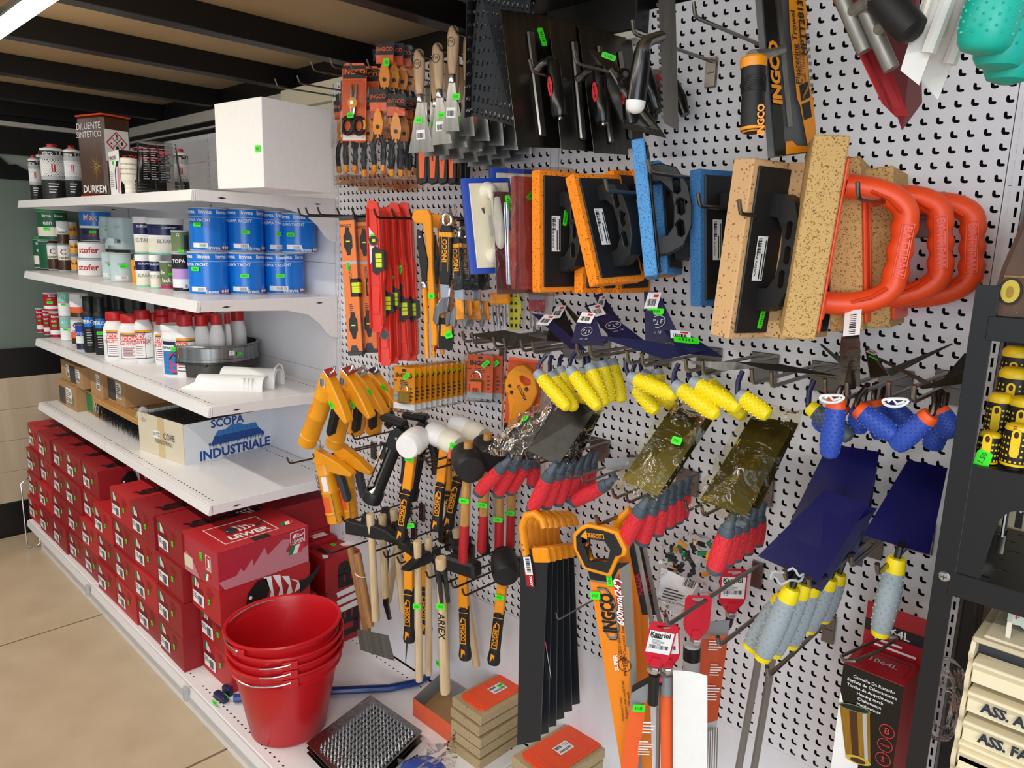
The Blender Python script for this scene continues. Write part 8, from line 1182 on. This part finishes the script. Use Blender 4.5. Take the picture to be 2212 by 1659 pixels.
def sdriver(label, px, pt, pb, d, w, tagt=None, strip=None, z0=None):
    a, c = Y(px, pt, d), Y(px, pb, d); L = a.z-c.z; t = thing('screwdriver', label, 'screwdriver', T3(c.x, c.y, c.z) @ RZ(-8), 'yellow and black screwdrivers'); r = w/2*(c-CP).dot(FW)/FPX
    part(t, 'grip', B().lathe([(r*.62, 0), (r*.7, .0), (r*.6, L*.1), (r*.62, L*.2), (r*.92, L*.25), (r*1.0, L*.5), (r*.98, L*.75), (r*.9, L*.9)], 22, 'blackr')); part(t, 'ring', B().lathe([(r*.93, L*.22), (r*.97, L*.23), (r*.97, L*.26), (r*.93, L*.27)], 22, 'yelsd', None, 1, False).lathe([(r*.66, -.001), (r*.73, 0), (r*.73, .003)], 20, 'yelsd', None, 1, False)); part(t, 'end_cap', B().lathe([(r*.92, L*.88), (r*.95, L*.9), (r*.9, L*.955), (r*.7, L*.99), (r*.5, L), (0, L)], 22, 'yelsd'))
    b = B(); ny = max(4, int(L*.6/.0078))
    for j in range(ny):
        for i in range(-4, 5):
            zz = L*(.31+.55*j/ny); a_ = -PI/2+i*.33; rr = r*(1.0-.05*abs(j/ny-.4)); s_ = .0014
            b.add([(rr*1.015*math.cos(a_+k*s_/r), rr*1.015*math.sin(a_+k*s_/r), zz+q_*s_) for q_ in (-1, 1) for k in ((-1, 1) if q_ < 0 else (1, -1))], [(0, 1, 2, 3)], 'yelsd')
    part(t, 'grip_dots', b)['kind'] = 'stuff'
    F = RZ(strip or 10) @ T3(0, -r*1.0, L*.72) @ FRONT; sl = [(.0055*math.cos(PI*k/6), .010+.0055*math.sin(PI*k/6)) for k in range(7)]+[(-.0055*math.cos(PI*k/6), -.018-.0055*math.sin(PI*k/6)) for k in range(7)]; part(t, 'hang_loop', B().prism(sl, 0, .003, 'yelsd', F, holes=[[(.003*math.cos(2*PI*k/10), .008+.005*math.sin(2*PI*k/10)) for k in range(10)]]).poly(F, [(.003*math.cos(2*PI*k/10), .008+.005*math.sin(2*PI*k/10)) for k in range(10)], 'brown', .0008))
    if tagt: Ft = F @ T3(-.002, -.020, .003) @ RZ(-10); part(t, 'price_tag', B().prism([(-.009, -.012), (.010, -.012), (.010, .010), (-.006, .012), (-.009, .008)], 0, .0006, 'green', Ft)); text(t, tagt, Ft @ RZ(80), .010, 'dgreen', .01)
    part(t, 'shaft', B().tube([(0, 0, .004), (0, 0, -.09)], .0028, 'chrome', 8).box(-.005, .005, -.0012, .0012, -.115, -.088, 'chrome')); return t
mat('yelsd', 'f4cc18', .4)
SD = [(2172, 745, 930, .10, 60, None), (2167, 790, 975, .15, 64, '2.00'), (2225, 800, 985, .15, 60, '2.00'), (2138, 845, 1010, .20, 48, None), (2190, 853, 1020, .20, 62, '1.50'), (2127, 930, 1016, .27, 44, '1.50'), (2186, 912, 1028, .27, 56, None)]
for i, (px, pt, pb, d, w, tg_) in enumerate(SD): 
    s_ = sdriver('yellow and black dotted screwdriver in the rack, %s' % ('topmost at the back', 'second from the top, tagged', 'cut by the right edge, tagged', 'plain one by the post', 'large tagged one in the middle', 'short tagged one in front by the post', 'front one with size lettering')[i], px, pt, pb, d, w, tg_)
    if i == 6: text(s_, '3x75mm', T3(0, -.019, .06) @ FRONT @ RZ(90), .008, 'black', .01)
# old chest on the top shelf
a = Y(2143, 692, D0-.01); L_ = Y(2212, 470, D0-.01); t = thing('old_chest', 'scuffed brown wooden chest with oval gold medallion on the rack', 'chest', T3(a.x, a.y, 1.5815)); CE = [(p.x-a.x, p.z-a.z) for p in (Y(x, y, D0-.01) for x, y in ((2143, 692), (2149, 640), (2164, 590), (2190, 530), (2230, 440)))]; part(t, 'body', B().prism([(0, 0), (.5, 0), (.5, CE[-1][1])]+CE[::-1], 0, .2, 'chestw', ax='y'), bev=.003); part(t, 'edge_strip', B().prism([(x+.004, z) for x, z in CE]+[(x-.0005, z+.001) for x, z in CE[::-1]], -.0015, .0005, 'brown', ax='y').box(.044, .047, -.001, 0, .0, .055, 'woodd').box(.006, .5, -.001, 0, .052, .0545, 'woodd'))
p = Y(2182, 640, D0-.01); Fm = T3(p.x-a.x, -.0005, p.z-a.z) @ FRONT; part(t, 'medallion', B().prism(circ(.0135, 24, 0, 0, .018), 0, .003, 'blackr', Fm).prism(circ(.0108, 24, 0, 0, .0152), .003, .0042, 'gold', Fm).prism(circ(.004, 12, 0, -.001, .008), .0042, .0056, 'brass', Fm)); q = random.Random(6); b = B()
for i in range(40): x, z = q.uniform(.004, .12), q.uniform(.002, .15); b.poly(T3(0, 0, 0) @ FRONT, [(x+.02*z/.1, z), (x+.02*z/.1+q.uniform(.002, .007), z+q.uniform(-.002, .002)), (x+.02*z/.1+.002, z+.0015)], 'woodh') if x > .03 or z < .05 else None
part(t, 'scuffs', b)['kind'] = 'stuff'
# beige drawer cabinets
def cabinet(label, px, py, n_, texts, W_=.34):
    a = Y(px, py, D0+.01); t = thing('drawer_cabinet', label, 'drawers', T3(a.x, a.y, a.z-.046*n_-.012), 'beige drawer cabinets'); H = .046*n_+.012
    prof = [(0, 0), (.26, 0), (.26, H), (.0, H), (-.006, H-.015)]
    for k in range(n_): z = H-.014-.046*k; prof += [(-.010, z-.004), (-.002, z-.02), (-.010, z-.040)] if k < n_-1 else [(-.010, z-.006), (-.004, z-.03)]
    part(t, 'side_panel', B().prism(prof, 0, .006, 'beige', ax='x')); part(t, 'side_panel', B().prism(prof, W_-.006, W_, 'beige', ax='x')); part(t, 'top', B().cbox(.0005, W_-.0005, -.004, .26, H-.002, H+.006, .002, 'beige2').cbox(.012, W_-.012, .006, .25, H+.004, H+.009, .002, 'beige')); part(t, 'carcass', B().box(.006, W_-.006, .02, .255, .002, H-.003, 'dkgrey'))
    for k in range(n_):
        z = H-.014-.046*(k+1); d_ = part(t, 'drawer', B().prism([(-.012, z+.002), (.016, z+.002), (.016, z+.036), (-.018, z+.036), (-.021, z+.033), (-.012, z+.022)], .008, W_-.008, 'creamd', ax='x'), bev=.0012)
        F = T3(.05, -.0122, z+.014) @ RX(-14) @ FRONT
        if k < len(texts) and texts[k]: text(d_, texts[k], T3(.072, -.0168, z+.0185) @ RX(-22) @ FRONT, .0185, 'ink2', .045)
    return t
mat('creamd', 'eee2c0', .4); mat('ink2', '1a2030', .7)
c1 = cabinet('beige plastic drawer cabinet with handwritten drawer labels under the rack shelf', 2100, 1380, 4, ['', 'ASS. AVUTI', 'ASS. FATTI', ''])
cabinet('second beige drawer cabinet standing below the labelled one', 2070, 1550, 4, []).location.z += 0
tz = c1.matrix_basis.translation; H1 = .046*4+.012
t = thing('paper_strip', 'scalloped paper strip with red print lying on top of the upper cabinet', 'paper', T3(tz.x+.030, tz.y+.05, tz.z+H1+.0095)); n_ = 26; vs = []
for i in range(n_+1): x = .2*i/n_; z0 = .012*math.sin(i*1.0)*.0+.012-.010*math.sin(PI*i/n_*1.2); vs += [(x, .0, z0+.0015*math.cos(i*PI)), (x, .004, z0+.024+.0015*math.cos(i*PI))]
part(t, 'strip', B().add(vs, [(2*i, 2*i+2, 2*i+3, 2*i+1) for i in range(n_)], 'mintp')); part(t, 'tail', B().add([(0, 0, .03), (.006, 0, .03), (.012, -.035, -.008), (.006, -.035, -.008)], [(0, 1, 2, 3)], 'creamw')); text(t, 'P', T3(.012, -.001, .022) @ RX(8) @ FRONT, .010, 'flag'); part(t, 'rosette', B().prism(circ(.007, 14), 0, .0004, 'flag', T3(.042, -.001, .019) @ RX(8) @ FRONT, holes=[circ(.0056, 14)])); text(t, 'R', T3(.066, -.001, .017) @ RX(8) @ FRONT, .010, 'flag')
t = thing('black_tray', 'black plastic tray on top of the upper beige cabinet', 'tray', T3(tz.x+.095, tz.y+.005, tz.z+H1+.0095)); part(t, 'body', B().prism([(0, 0), (.1, 0), (.1, .1), (0, .1)], 0, .03, 'black', holes=[[(.004, .004), (.096, .004), (.096, .096), (.004, .096)]]).box(.004, .096, .004, .096, 0, .003, 'black'), bev=.002)
o = Y(2036, 1500, .22); t = thing('bubble_bag', 'crinkled clear plastic bag bulging between rack post and beige cabinets', 'bag', T3(*o)); q = random.Random(4); part(t, 'bag', B().lathe([(.0, -.075), (.02, -.07), (.03, -.04), (.024, -.02), (.03, .01), (.022, .03), (.026, .045), (.012, .06), (0, .064)], 14, 'film')); part(t, 'inner_sheet', B().lathe([(.0, -.06), (.016, -.05), (.02, -.01), (.014, .03), (0, .05)], 9, 'film', RZ(20)))
struct('trim_3', B().box(2.035, 2.10, .0, .13, 0, 2.2, 'beige2').box(2.10, 3.0, .02, .13, 0, 2.6, 'wallw'))
